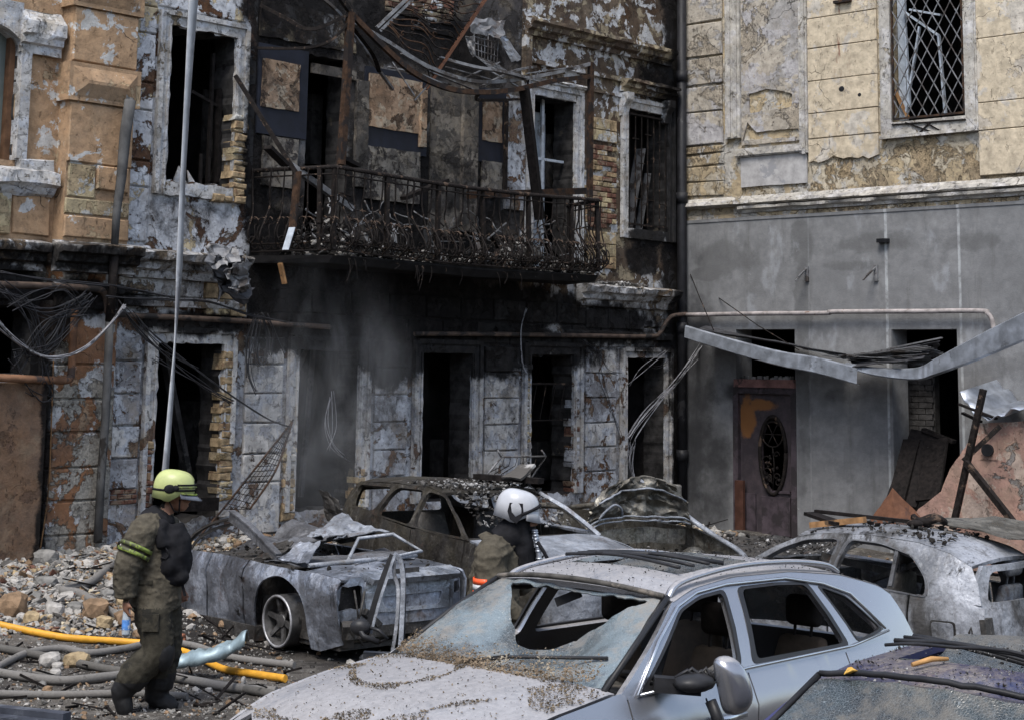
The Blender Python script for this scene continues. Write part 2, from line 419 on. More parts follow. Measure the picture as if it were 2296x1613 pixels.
M['ochre'] = plaster('ochre_render', OCH, (.48, .36, .225), (.44, .35, .23), (.58, .57, .55), ta=.60, tb=.64, tc=.69, dt=.575, sc=1.7, seed=4, grime=.3)
M['ochre_lo'] = plaster('terracotta_render', TER, (.36, .24, .15), (.36, .34, .30), (.50, .51, .52), ta=.56, tb=.50, tc=.64, sc=1.6, dt=.52, film=.25, seed=5)
M['lime'] = plaster('limestone', LIM, (.50, .41, .25), (.34, .25, .13), (.50, .49, .46), ta=.5, tb=.58, tc=.66, sc=2.2, seed=6, bumpk=1.6)
M['upright'] = plaster('burnt_upper_plaster', (.085, .06, .042), (.30, .25, .17), (.08, .05, .032), (.52, .53, .55), ta=.53, tb=.55, tc=.6, sc=2.0, seed=7)
M['balc'] = plaster('burnt_balcony_plaster', (.075, .07, .065), (.13, .115, .10), (.05, .046, .044), (.20, .18, .155), ta=.5, tb=.56, tc=.6, sc=1.5, seed=8, sk=.8)
M['panel_tan'] = plaster('scorched_panel', (.36, .25, .17), (.26, .17, .11), (.10, .065, .045), (.40, .33, .25), ta=.5, tb=.55, tc=.62, sc=3.2, seed=9, sk=.5)
M['panel_gry'] = plaster('scorched_grey_panel', (.20, .185, .165), (.13, .12, .11), (.05, .045, .045), (.24, .215, .18), ta=.52, tb=.53, tc=.6, sc=3.4, seed=10, sk=.6)
M['under'] = plaster('sooted_masonry', (.06, .055, .055), (.045, .042, .042), (.03, .027, .027), (.13, .13, .135), ta=.5, tb=.52, tc=.6, sc=1.8, seed=11, sk=1.25, dt=.58)
M['frieze'] = plaster('frieze_plaster', (.33, .31, .29), (.54, .54, .55), (.17, .125, .085), (.48, .48, .48), ta=.5, tb=.55, tc=.58, sc=2.6, seed=12, grime=.75)
M['trim'] = plaster('trim_plaster', (.58, .57, .56), (.42, .41, .39), (.30, .24, .16), (.58, .60, .64), ta=.56, tb=.62, tc=.62, sc=3.0, seed=13, grime=.7, film=.5)
M['brick'] = flat('red_brick', (.115, .058, .042), .9, .6, 14, bump=.008, col2=(.19, .14, .10), t2=.5, soot=SOOT_A, sk=1.3)
M['ybrick'] = flat('yellow_stone', (.27, .20, .12), .9, .6, 11, bump=.014, col2=(.20, .13, .08), soot=SOOT_A, sk=.7)
M['band'] = flat('charred_board', (.012, .014, .022), .65, .35, 6, bump=.003)
M['cream'] = plaster('cream_render', (.58, .49, .36), (.53, .47, .39), (.50, .43, .33), (.55, .50, .43), ta=.57, tb=.69, tc=.72, sc=1.1, soot=SOOT_B, seed=14, grime=.13, film=.12)
def rust_streaks(mat):
    N = NT.__new__(NT); N.m = mat; N.t = mat.node_tree; N.b = [n for n in N.t.nodes if n.type == 'BSDF_PRINCIPLED'][0]; N.tc = [n for n in N.t.nodes if n.type == 'TEX_COORD'][0]; N.P = N.tc.outputs['Object']
    X = N.sep(); m = N.step(N.math('ABSOLUTE', N.math('SUBTRACT', X[0], 3.28)), .20, .02)
    st = N.step(N.noise(9, 7, .7, sc=(1.6, 1, .22), off=3), .53, .62); fd = N.step(X[2], 6.1, 8.6); m = N.math('MULTIPLY', N.math('MULTIPLY', m, st), N.math('ADD', N.math('MULTIPLY', fd, .6), .3))
    l = N.b.inputs['Base Color'].links[0]; c = l.from_socket; N.L(N.mix(m, c, (.15, .05, .03)), N.b.inputs['Base Color']); return mat
rust_streaks(M['cream'])
M['cream_grey'] = plaster('weathered_render', (.46, .41, .34), (.40, .38, .36), (.44, .38, .30), (.47, .45, .45), ta=.5, tb=.56, tc=.66, sc=1.3, soot=SOOT_B, seed=15, grime=.4, bumpk=1.4)
M['cream_stone'] = plaster('bare_shell_limestone', (.48, .38, .24), (.52, .45, .34), (.38, .29, .18), (.52, .49, .44), ta=.5, tb=.56, tc=.64, sc=1.7, soot=SOOT_B, seed=16, bumpk=2.0, grime=.5)
M['btrim'] = plaster('grey_trim', (.50, .47, .42), (.44, .42, .40), (.42, .36, .27), (.56, .54, .52), ta=.55, tb=.63, tc=.66, sc=2.4, soot=SOOT_B, seed=17, grime=.5)
def grey_render():
    N = NT('grey_cement_render')
    n = N.noise(1.1, 8, .6); n2 = N.noise(6, 8, .65, off=3); f = N.noise(60, 3, .6)
    col = N.mix(N.step(n, .3, .7), (.175, .177, .18), (.245, .247, .25))
    col = N.mix(N.step(n2, .3, .75), tuple(x for x in (.15, .151, .154)), col)
    col = N.mix(N.math('MULTIPLY', N.step(N.math('ADD', group(N, DAMP_B), N.math('MULTIPLY', N.math('SUBTRACT', N.noise(3, 8, .65, off=12), .5), .7)), .25, .6), .55), col, (.085, .085, .085))
    pit = N.step(N.noise(15, 6, .75, off=77), .66, .71); col = N.mix(N.math('MULTIPLY', pit, .7), col, (.07, .068, .066)); chp = N.step(N.noise(7, 8, .75, off=88), .66, .69); col = N.mix(N.math('MULTIPLY', chp, .5), col, (.42, .42, .42))
    dr = N.step(N.noise(5, 8, .7, off=95, sc=(1, 1, .1)), .54, .70); col = N.mix(N.math('MULTIPLY', dr, .45), col, (.10, .098, .095))
    # pale wash patches and vertical joint streaks
    col = N.mix(N.math('MULTIPLY', N.step(N.noise(2.2, 8, .6, off=40, sc=(1, 1, .6)), .58, .68), .3), col, (.38, .40, .43))
    X = N.sep()
    for x0, wd, k in ((4.03, .035, .6), (5.27, .03, .55), (2.62, .02, .12)):
        m = N.step(N.math('ABSOLUTE', N.math('SUBTRACT', X[0], x0), 0), wd, wd*.4)
        col = N.mix(N.math('MULTIPLY', N.math('MULTIPLY', m, N.step(N.noise(5, 6, .6, off=60), .3, .6)), k), col, (.50, .52, .53))
    s0 = group(N, SOOT_B)
    col = N.mix(N.math('MULTIPLY', N.step(N.math('ADD', s0, N.math('MULTIPLY', N.math('SUBTRACT', N.noise(2.5, 8, .6, off=31), .5), .8)), .2, .9), .93), col, (.026, .026, .028))
    h = N.math('ADD', n2, N.math('MULTIPLY', f, .4))
    return N.fin(col, .9, N.bump(h, .006), Specular_IOR_Level=.2)
M['grey'] = grey_render()
M['pink'] = plaster('pink_render', (.40, .245, .195), (.34, .21, .17), (.25, .23, .22), (.46, .36, .30), ta=.6, tb=.57, tc=.64, sc=1.6, soot=None, seed=18, grime=.35)
M['dark_in'] = flat('charred_interior', (.026, .024, .024), .95, .5, 3)
M['in_pier'] = flat('sooty_inner_wall', (.07, .066, .064), .95, .5, 5, col2=(.03, .03, .03))
M['iron'] = flat('burnt_iron', (.018, .015, .014), .75, .5, 18, .3, col2=(.10, .07, .052), t2=.57)
M['rust'] = flat('rusty_steel', (.055, .033, .022), .8, .5, 12, .25, col2=(.025, .021, .02), t2=.5)
M['black'] = flat('black_pipe', (.012, .012, .014), .55, .4, 5, col2=(.05, .048, .05), t2=.6)
M['ash_metal'] = flat('ashen_steel', (.17, .17, .175), .6, .4, 7, .4, col2=(.07, .06, .055), t2=.52)
M['galv'] = flat('galvanised_sheet', (.42, .45, .50), .38, .22, 5, .75, col2=(.24, .25, .27), t2=.6, bump=.003)
M['galv_in'] = flat('sooty_sheet_inside', (.05, .05, .055), .6, .5, 9, .4)
M['pipe_grey'] = flat('painted_gas_pipe', (.30, .27, .26), .7, .35, 7, col2=(.15, .085, .055), t2=.58)
M['pipe_rust'] = flat('scorched_gas_pipe', (.085, .062, .05), .75, .4, 6, col2=(.03, .027, .026), t2=.5)
M['cable'] = flat('black_cable', (.022, .022, .025), .55, .3, 9)
M['cable_w'] = flat('bare_wire', (.22, .22, .235), .5, .4, 9, .3, col2=(.05, .05, .05))
M['wood'] = flat('weathered_wood', (.27, .15, .07), .85, .35, 9, col2=(.10, .065, .04))
M['wood_burnt'] = flat('charred_wood', (.012, .010, .0095), .8, .6, 16, col2=(.04, .036, .032), t2=.66, bump=.008)
M['copper'] = flat('rust_brown_sheet', (.115, .055, .034), .75, .3, 5, .1, col2=(.075, .04, .03))
M['strip'] = flat('grey_sheet_strip', (.30, .31, .325), .5, .25, 3, .3, col2=(.18, .18, .19))
M['debris'] = flat('pale_debris', (.26, .255, .25), .95, .6, 5, col2=(.08, .075, .07), t2=.48)
M['debris_dk'] = flat('ashen_debris', (.06, .057, .054), .95, .8, 5, col2=(.022, .02, .018), t2=.48)
M['sash'] = flat('painted_sash', (.36, .40, .45), .6, .25, 6, col2=(.2, .2, .2))
M['stone_y'] = flat('yellow_rubble', (.30, .23, .14), .95, .4, 7, bump=.02, col2=(.50, .44, .33), t2=.56)
M['stone_w'] = flat('pale_rubble', (.31, .295, .275), .95, .35, 7, bump=.02, col2=(.24, .22, .2), t2=.58)
M['stone_b'] = flat('brown_rubble', (.20, .135, .085), .95, .4, 7, bump=.02, col2=(.28, .235, .18), t2=.58)
M['stone_g'] = flat('grey_rubble', (.17, .165, .155), .95, .4, 7, bump=.02, col2=(.08, .075, .07), t2=.55)
M['stone_r'] = flat('red_rubble', (.21, .09, .055), .95, .4, 7, bump=.02, col2=(.3, .2, .14), t2=.58)
def ground_mat():
    N = NT('ashy_ground')
    n = N.noise(.8, 9, .62); n2 = N.noise(6, 9, .68, off=3); v = N.voro(24); f = N.noise(70, 4, .7)
    c = N.mix(N.step(n, .35, .65), (.055, .050, .046), (.115, .104, .092))
    c = N.mix(N.step(n2, .5, .62), c, (.17, .158, .142)); c = N.mix(N.step(N.noise(2.3, 8, .65, off=9), .55, .65), c, (.035, .032, .031))
    c = N.mix(N.math('MULTIPLY', N.step(N.noise(55, 4, .6, off=2), .6, .68), .6), c, (.40, .385, .36))
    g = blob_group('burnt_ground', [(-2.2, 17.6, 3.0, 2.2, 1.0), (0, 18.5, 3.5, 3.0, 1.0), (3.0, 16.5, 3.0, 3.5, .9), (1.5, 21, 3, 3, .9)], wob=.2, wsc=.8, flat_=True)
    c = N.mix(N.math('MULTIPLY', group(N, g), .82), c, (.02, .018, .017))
    return N.fin(c, .93, Specular_IOR_Level=.12, normal=N.bump(N.math('ADD', n2, N.math('MULTIPLY', f, .6)), .03))
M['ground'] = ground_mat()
# ------------------------------------------------------------------ ground
def ground_h(x, y):
    """height of the rubble banked up against the burnt house"""
    d = Vector((x, y, 0)) - Vector(CORNER)
    ax, ay = math.cos(ANG_A), math.sin(ANG_A)
    u = d.x*ax + d.y*ay; v = (-d.x*-ay*-1 + d.y*ax) if False else (-d.x*ay + d.y*ax)   # v<0 in front of the wall
    f = max(0.0, min(1.0, (v+5.0)/4.6)); f = f*f*(3-2*f)
    k = max(0.0, min(1.0, (-u-1.0)/5.0))
    h = .50*f*(.35+.65*k)
    h += (.07*nz(x, y, 1, .9)+.05*nz(x, y, 5, 2.3))*(.25+f)
    return h
def build_ground():
    xs = np.concatenate([np.linspace(-90, -14, 14), np.linspace(-13, 12, 150), np.linspace(13, 90, 14)])
    ys = np.concatenate([np.linspace(-40, 4, 8), np.linspace(4.5, 32, 150), np.linspace(33, 110, 12)])
    V = []; F = []
    for y in ys:
        for x in xs:
            ins = -13 < x < 12 and 4.5 < y < 32
            V.append((x, y, ground_h(x, y) - (.0 if ins else 0)))
    n = len(xs)
    for j in range(len(ys)-1):
        for i in range(n-1): F.append((j*n+i, j*n+i+1, (j+1)*n+i+1, (j+1)*n+i))
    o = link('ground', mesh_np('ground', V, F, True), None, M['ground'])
    tag(o, 'ashy dirt yard strewn with rubble, banked up against the burnt house', 'ground', kind='structure')
build_ground()
def GH(u, v, lift=0.0):
    """where the line of sight meets the rubble-covered ground"""
    r = ray(u, v); t0 = 6.0; t = t0; prev = t0
    while t < 40:
        q = CAM+r*t
        if q[2]-lift < ground_h(q[0], q[1]):
            a, b = prev, t
            for _ in range(12):
                c_ = (a+b)/2; q = CAM+r*c_
                if q[2]-lift < ground_h(q[0], q[1]): b = c_
                else: a = c_
            return Vector(CAM+r*b)
        prev = t; t += .12
    return Vector(CAM+r*20)
m = MB(); m.box((-26, -9.5, -.5), (24, -9, 9.5)); m.box((-26, -9, -.5), (-25.5, 30, 9.5))  # unseen walls added to cut off low sky and bounce light
wl = m.build('unseen_light_wall', flat('light_wall_render', (.24, .21, .18), .9, .2, 1), None); tag(wl, kind='structure')

# ------------------------------------------------------------------ burnt house (wall A)
A = empty('burnt_house', M=M_A, label='burnt-out two-storey old house with peeling ochre, white and sooty render', cat='building')
OPEN = {  # openings: x0,x1,z0,z1
 'U1': (-10.70, -9.66, 4.95, 6.93), 'U2': (-8.40, -7.67, 4.14, 6.90), 'U5': (-3.79, -2.80, 4.14, 6.93), 'U6': (-1.44, -.36, 5.00, 7.0),
 'G1': (-10.69, -9.68, .80, 2.95), 'G2': (-8.42, -7.33, .80, 2.90), 'G3': (-6.11, -5.09, .80, 2.90), 'G4': (-3.79, -2.78, .80, 2.91), 'G5': (-1.44, -.42, .80, 2.89),
 'L1': (-13.75, -12.84, 5.0, 6.62), 'L0': (-13.9, -12.45, 2.55, 3.32)}
def hole(k, grow=0.0):
    x0, x1, z0, z1 = OPEN[k]; return rect(x0-grow, x1+grow, z0-grow, z1+grow)
WT = .42
M['reveal'] = flat('sooty_reveal', (.035, .033, .032), .95, .6, 5, col2=(.10, .085, .065), t2=.62, bump=.012)
holes = [jag(hole(k), .055 if k in ('G1', 'G4', 'U1') else .022, .06, i) for i, k in enumerate(OPEN)]
# core wall: one sheet with real openings; local y=0 is the masonry face
def core(name, x0, x1, z0, z1, mat, hs, y=0.0):
    return sheet(name, rect(x0, x1, z0, z1), lambda a, b: (a, y, b), mat, A, holes=hs, sp=.28, th=WT, grid=False, smooth=False, mat2=M['reveal'], rim2=True)
# sheets are extruded along minus normal: (x,z)->(x,y,z) has normal -y, so thickness goes into the wall
lowh = [h for h, k in zip(holes, OPEN) if k[0] == 'G']
core('masonry', -11.35, -9.3, 3.3, 10.0, M['upleft'], [holes[0]])
core('masonry', -11.35, 0, -.6, 3.3, M['pier_b'], lowh)
core('masonry', -9.3, -4.05, 3.3, 10.0, M['under'], [holes[1]])
core('masonry', -4.05, 0, 3.3, 10.0, M['upright'], [holes[2], holes[3]])
core('masonry', -15.5, -11.35, 3.9, 10.0, M['ochre'], [holes[9]])
core('masonry', -15.5, -11.35, -.6, 3.9, M['ochre_lo'], [holes[10]])
# charred rooms behind
mb = MB(); Y1 = 3.4
mb.box((-15.5, Y1, -.6), (0.3, Y1+.2, 10)); mb.box((-15.5, WT+.001, 3.35), (0.3, Y1, 3.6)); mb.box((-15.5, WT+.001, 9.8), (.3, Y1, 10)); mb.box((-15.5, WT+.001, -.6), (.3, Y1, .5))
for x in (-15.5, -11.6, -9.0, -6.75, -4.6, -2.2, -.2): mb.box((x, WT+.001, .5), (x+.16, Y1, 9.8))
mb.box((.16, WT+.001, -.6), (.3, Y1, 9.8)); mb.build('charred_rooms', M['dark_in'], A)
def inner(name, u0, u1, v0, v1, dep, mat=None, th=.3):
    x0, z1 = PA(u0, v0, -dep); x1, z0 = PA(u1, v1, -dep)
    m = MB(); m.box((x0, dep, z0), (x1, dep+th, z1)); return m.build(name, mat or M['in_pier'], A)
inner('inner_pier', 436, 476, 900, 1120, .95); inner('inner_pier', 985, 1035, 985, 1085, 1.0, th=.2)
inner('inner_pier', 1205, 1250, 990, 1075, .9); inner('inner_pier', 1228, 1272, 300, 440, .6, M['balc'], .1); inner('inner_pier', 1410, 1450, 1000, 1090, .8)
inner('inner_pier', 515, 540, 262, 415, .75, M['in_pier'], .1); inner('inner_pier', 460, 470, 200, 400, 1.1, th=.05); inner('inner_pier', 700, 720, 210, 370, .9, th=.1)
m = MB()   # brick courses on the inner pier of the left doorway
for r_ in range(11):
    for c_ in range(2):
        x, z = PA(440+c_*19, 1000+r_*11, -.93); m.box((x+.005, .90, z+.01), (x+.1, .96, z+.06))
o = m.build('inner_bricks', M['in_pier'], A); o['kind'] = 'stuff'
# bits left standing in the upper left window
m = MB()
for (u0, v0, u1, v1, wd) in ((450, 345, 449, 415, .03), (478, 120, 465, 415, .05), (489, 200, 485, 410, .12), (505, 120, 498, 400, .05), (430, 205, 488, 238, .03)):
    m.bar(PA3(u0, v0, -.25), PA3(u1, v1, -.25), wd, .04)
m.build('window_remains', M['wood_burnt'], A)
for P in ([(385, 418), (402, 372), (418, 408), (418, 418)], [(425, 418), (421, 382), (438, 410), (440, 418)]):
    x = [PA(u, v, -.12) for u, v in P]
    sheet('plaster_shard', x, lambda a, b: (a, .12, b), M['trim'], A, grid=False, th=.02, smooth=False)

# charred timbers hanging inside the openings
ri = random.Random(5)
for k in ('G1', 'G2', 'G3', 'G4', 'G5', 'U1', 'U2', 'U5', 'U6'):
    x0, x1, z0, z1 = OPEN[k]
    for q in range(4):
        a = Vector((ri.uniform(x0-.3, x1+.3), ri.uniform(.6, 2.2), z1+ri.uniform(-.1, .3))); b = Vector((a.x+ri.uniform(-.5, .5), a.y+ri.uniform(-.3, .3), z0+ri.uniform(0, (z1-z0)*.7)))
        m = MB(); m.bar(a, b, ri.uniform(.03, .12), ri.uniform(.03, .08)); m.build('charred_timber', M['in_pier'] if q % 2 else M['wood_burnt'], A)
# rusticated blocks
def block(name, x0, x1, z0, z1, y, mat, cham=.014, base=0.0, jit=.006, parent=None):
    """flat-faced block standing proud of the wall with chamfered edges"""
    j = lambda: random.uniform(-jit, jit)
    y0, y1, y2 = -base+.0, -(y-cham), -y
    c = [(x0+j(), z0+j()), (x1+j(), z0+j()), (x1+j(), z1+j()), (x0+j(), z1+j())]
    i = [(c[0][0]+cham, c[0][1]+cham), (c[1][0]-cham, c[1][1]+cham), (c[2][0]-cham, c[2][1]-cham), (c[3][0]+cham, c[3][1]-cham)]
    V = [(a, y0, b) for a, b in c]+[(a, y1, b) for a, b in c]+[(a, y2, b) for a, b in i]
    F = [(8, 9, 10, 11)]
    for k in range(4):
        l = (k+1) % 4; F += [(k, l, 4+l, 4+k), (4+k, 4+l, 8+l, 8+k)]
    return link(name, mesh_np(name, V, F), parent or A, mat)
def courses(x0, x1, zs, y, mats, name='render_block', gap=.02):
    for k in range(len(zs)-1): block(name, x0, x1, zs[k]+gap/2, zs[k+1]-gap/2, y, mats[k % len(mats)])
ZC = [.62, 1.10, 1.48, 1.86, 2.25, 2.63, 3.02]
courses(-11.32, -10.92, [.55, 1.2, 1.56, 1.95, 2.33, 2.72, 3.06], .04, [M['pier_b'], M['pier_b'], M['pier'], M['pier_b']])
courses(-9.30, -8.68, [.55, 1.2, 1.56, 1.95, 2.33, 2.70, 3.06], .045, [M['pier']])
courses(-7.02, -6.40, [.55, 1.19, 1.55, 1.93, 2.31, 2.68, 3.04], .045, [M['pier_b'], M['pier_b'], M['pier_b'], M['pier_b'], M['pier']])
courses(-4.80, -4.06, ZC, .045, [M['pier']])
courses(-2.48, -1.72, ZC, .045, [M['pier_b'], M['pier_b'], M['pier']])
courses(-11.32, -10.93, [4.16, 4.84, 5.17, 5.80, 6.15, 6.77, 7.12, 7.75, 8.1], .04, [M['upleft']])
block('render_block', -10.9, -9.5, 7.15, 7.9, .03, M['upleft'])
# burnt masonry courses under the balcony
zz = [3.04, 3.38, 3.72]
for r_ in range(2):
    xs = [-9.3+.72*k+(.36 if r_ else 0) for k in range(13)]
    for k in range(len(xs)-1):
        if xs[k+1] < -.3: block('masonry_block', xs[k]+.012, xs[k+1]-.012, zz[r_]+.012, zz[r_+1]-.012, .022+.012*random.random(), M['under'] if xs[k] < -5 else M['frieze'], jit=.012)
# recessed left pilaster with diamond-cut bands, upper storey
PX0, PX1, PY = -12.25, -11.35, .22
m = MB(); m.box((PX0, -PY, 4.1), (PX1, 0.001, 10)); m.build('pilaster_shaft', M['ochre'], A)
m = MB(); m.box((-12.34, -.2, -.6), (-11.42, .001, 3.4)); m.build('pilaster_shaft', M['ochre_lo'], A)
def diamond(z0, z1):
    x0, x1 = PX0-.05, PX1+.06; y0 = PY; y1 = PY+.05; y2 = PY+.12; e = .09
    c = [(x0, z0), (x1, z0), (x1, z1), (x0, z1)]; i2 = [(x0+.22, z0+(z1-z0)*.5-.02), (x1-.22, z0+(z1-z0)*.5-.02), (x1-.22, z0+(z1-z0)*.5+.02), (x0+.22, z0+(z1-z0)*.5+.02)]
    i1 = [(x0+.05, z0+.05), (x1-.05, z0+.05), (x1-.05, z1-.05), (x0+.05, z1-.05)]
    V = [(a, -.001, b) for a, b in c]+[(a, -y1, b) for a, b in c]+[(a, -y1, b) for a, b in i1]+[(a, -y2, b) for a, b in i2]
    F = [(12, 13, 14, 15)]
    for r_ in range(3):
        for k in range(4):
            l = (k+1) % 4; F.append((r_*4+k, r_*4+l, r_*4+4+l, r_*4+4+k))
    link('diamond_block', mesh_np('diamond_block', V, F), A, M['ochre'])
diamond(6.90, 7.42); diamond(5.76, 6.22); diamond(8.05, 8.5)
for z0, z1 in ((6.24, 6.88), (5.03, 5.74), (7.44, 8.03)): block('render_block', PX0, PX1, z0, z1, PY+.03, M['ochre'], base=PY-.002)
block('render_block', PX0+.02, PX0+.4, 4.62, 5.01, PY+.02, M['lime'], base=PY-.002)
block('render_block', PX0+.42, PX1-.03, 4.74, 5.0, PY+.045, M['ochre'], base=PY-.002, jit=.02)
block('render_block', PX0, PX1, 4.42, 4.6, PY+.02, M['lime'], base=PY-.002); block('render_block', PX0, PX1, 4.14, 4.40, PY+.025, M['ochre'], base=PY-.002)
for z0, z1, mt in ((2.68, 3.26, 'ochre_lo'), (2.28, 2.66, 'ochre_lo'), (1.9, 2.26, 'ochre_lo'), (1.5, 1.88, 'ochre_lo'), (1.12, 1.48, 'ochre_lo'), (.74, 1.10, 'ochre_lo'), (.1, .72, 'ochre_lo')):
    block('render_block', -12.33, -11.44, z0, z1, .225, M[mt], base=.198)
# small return block between pilaster and first pier
# left bay: window surround with capitals and broken sill
def ring(name, k, w, y, mat, th=.05, jagk=.006, sill=True, x=None, cut=None):
    x0, x1, z0, z1 = OPEN[k]
    zb = z0-w if sill else z0-.001
    o = rect(x0-w, x1+w, zb, z1+w)
    if sill: hl = [jag(hole(k), jagk, .09, 3)]; oo = jag(o, jagk, .09, 8)
    else:
        oo = jag([(x0-w, z0), (x0, z0), (x0, z1), (x1, z1), (x1, z0), (x1+w, z0), (x1+w, z1+w), (x0-w, z1+w)], jagk, .09, 8); hl = []
    return sheet(name, oo, lambda a, b: (a, -y, b), mat, A, holes=hl, sp=.09, th=th, grid=False, smooth=False)
for k, w, s in (('U1', .17, True), ('U5', .16, False), ('U6', .16, True), ('G1', .17, False), ('G2', .17, False), ('G3', .17, False), ('G4', .17, False), ('G5', .15, False)):
    tm = M['trim'] if k[0] == 'U' else M['pier']
    ring('window_surround', k, w, .05, tm, .055, .024 if k in ('G1', 'G4', 'U1') else .012, s)
    x0, x1, z0, z1 = OPEN[k]; m = MB(); r_ = w
    zb = z0-(w if s else 0)
    m.box((x0-r_-.02, -.085, zb), (x0-r_+.045, -.02, z1+r_)); m.box((x1+r_-.045, -.085, zb+(.0 if k not in ('U1', 'G1') else .9)), (x1+r_+.02, -.02, z1+r_))
    m.box((x0-r_+.0451, -.085, z1+r_-.045), (x1+r_-.0451, -.02, z1+r_+.02))
    m.box((x0-.05, -.066, zb), (x0-.02, -.03, z1)); m.box((x1+.02, -.066, zb+(.0 if k not in ('U1', 'G1') else 1.1)), (x1+.05, -.03, z1))
    m.build('surround_moulding', tm, A)
# bare stone where the jambs have fallen (rough little stones)
def rough_stones(x0, x1, z0, z1, mat, nx=1, dz=.075, y=.06, name='jamb_stone', dep=.2):
    z = z0; i = 0
    while z < z1:
        h = dz*random.uniform(.8, 1.25); xx = x0
        for c_ in range(nx):
            wd = (x1-x0)/nx
            a = xx+random.uniform(-.03, .02); b = xx+wd+random.uniform(-.015, .03)-.004
            block(name, a, b, z, z+h-.005, y+random.uniform(-.012, .014), random.choice(mat) if isinstance(mat, list) else mat, cham=.018, base=-dep+.05, jit=.014); xx += wd
        z += h; i += 1
rough_stones(-9.68, -9.50, 1.0, 2.85, [M['ybrick'], M['ybrick'], M['lime']], 1, .095, .07)
rough_stones(-10.86, -10.70, .8, 1.75, [M['brick'], M['ybrick'], M['brick']], 1, .085, .07)
rough_stones(-9.66, -9.46, 4.85, 5.9, [M['ybrick'], M['ybrick'], M['lime']], 1, .085, .075)
rough_stones(-9.98, -9.46, 4.76, 4.84, [M['ybrick']], 3, .08, .085)
rough_stones(-8.62, -8.44, .7, 1.6, [M['lime'], M['ybrick']], 1, .1, .07)
rough_stones(-7.33, -7.18, .7, 1.3, [M['lime'], M['ybrick']], 1, .1, .07)
rough_stones(-2.78, -2.64, .8, 2.2, [M['brick'], M['pier_b']], 1, .085, .055)
rough_stones(-3.95, -3.80, 1.5, 2.9, [M['frieze'], M['lime']], 1, .09, .06)
# exposed brick patches
def bricks(x0, x1, z0, z1, y, mats, bl=.24, bh=.075, name='brick', miss=.06):
    z = z0; r_ = 0
    while z < z1-bh*.5:
        x = x0-(bl/2 if r_ % 2 else 0)
        while x < x1-.04:
            a = max(x, x0); b = min(x+bl, x1)
            if b-a > .05 and random.random() > miss: block(name, a+.006, b-.006, z+.006, z+bh-.006, y+random.uniform(-.006, .008), random.choice(mats), cham=.008, jit=.004)
            x += bl
        z += bh; r_ += 1
bricks(-2.46, -1.72, 4.95, 6.35, .03, [M['brick'], M['brick'], M['ybrick'], M['lime']], bl=.25, bh=.085)
bricks(-2.46, -1.72, 4.3, 4.93, .03, [M['lime'], M['ybrick']], bl=.37, bh=.2)
bricks(-2.46, -1.72, 6.37, 6.75, .03, [M['ybrick'], M['lime']], bl=.37, bh=.19)
bricks(-2.62, -2.48, 4.9, 5.9, .05, [M['ybrick'], M['lime']], bl=.14, bh=.12)
bricks(-11.3, -10.92, 1.02, 1.2, .06, [M['brick']], bl=.2, bh=.06)
bricks(-10.02, -9.35, 3.3, 3.72, .06, [M['lime'], M['ybrick']], bl=.4, bh=.21)
bricks(-2.5, -1.0, 3.34, 3.66, .05, [M['frieze'], M['ybrick']], bl=.55, bh=.32)
bricks(-7.0, -5.6, 7.55, 8.3, .03, [M['brick'], M['upright']], bl=.26, bh=.085)
# cornice between the storeys
def cornice(name, x0, x1, yb, zt, mat, prof=None, seed=0, dmg=.012):
    prof = prof or [(0, zt-.34), (-.07, zt-.33), (-.08, zt-.24), (-.14, zt-.21), (-.16, zt-.13), (-.25, zt-.11), (-.27, zt-.02), (-.24, zt), (0, zt+.03)]
    V = []; F = []; n = len(prof); xs = np.arange(x0, x1+.001, (x1-x0)/max(2, int((x1-x0)/.06)))
    for x in xs:
        for k, (y, z) in enumerate(prof):
            d = nz(x, k*.7, seed, 4.5)*dmg*(2.2 if 2 < k < n-1 else 1)
            bite = max(0, nz(x, seed, k*.15, 2.2)-.28)*.25 if 3 < k < n-1 else 0
            V.append((x, min(y-yb+bite+d, -yb+.0), z+d*.6-bite*.2))
    for i in range(len(xs)-1):
        for k in range(n-1): F.append((i*n+k, (i+1)*n+k, (i+1)*n+k+1, i*n+k+1))
    F += [tuple(range(n-1, -1, -1)), tuple((len(xs)-1)*n+k for k in range(n))]
    return link(name, mesh_np(name, V, F), A, mat)
cornice('cornice', -15.5, -12.42, .04, 4.06, M['frieze'], seed=1)
cornice('cornice', -12.40, -11.28, .25, 4.07, M['frieze'], seed=2)
cornice('cornice', -11.26, -9.45, .04, 4.06, M['frieze'], seed=3, dmg=.02)
cornice('cornice', -2.75, -.28, .05, 4.02, M['frieze'], seed=4, dmg=.02)
P2 = [(0, -.12), (-.05, -.11), (-.06, -.03), (-.03, 0), (0, .01)]
for x0, x1, z, yb in ((-12.36, -11.38, 3.62, .21), (-11.26, -9.4, 3.5, .03), (-4.6, -.28, 3.30, .03), (-11.26, -10.9, 4.12, .03)):
    cornice('string_course', x0, x1, yb, z, M['frieze'], [(a, z+b) for a, b in P2], seed=x0)
for x0, x1, z0, z1, y in ((-11.3, -10.1, 3.52, 3.74, .05), (-15, -12.5, 3.4, 3.7, .05), (-12.3, -11.45, 3.3, 3.6, .225)):
    block('frieze_panel', x0, x1, z0, z1, y, M['frieze'], base=(.19 if y > .2 else 0), jit=.015)
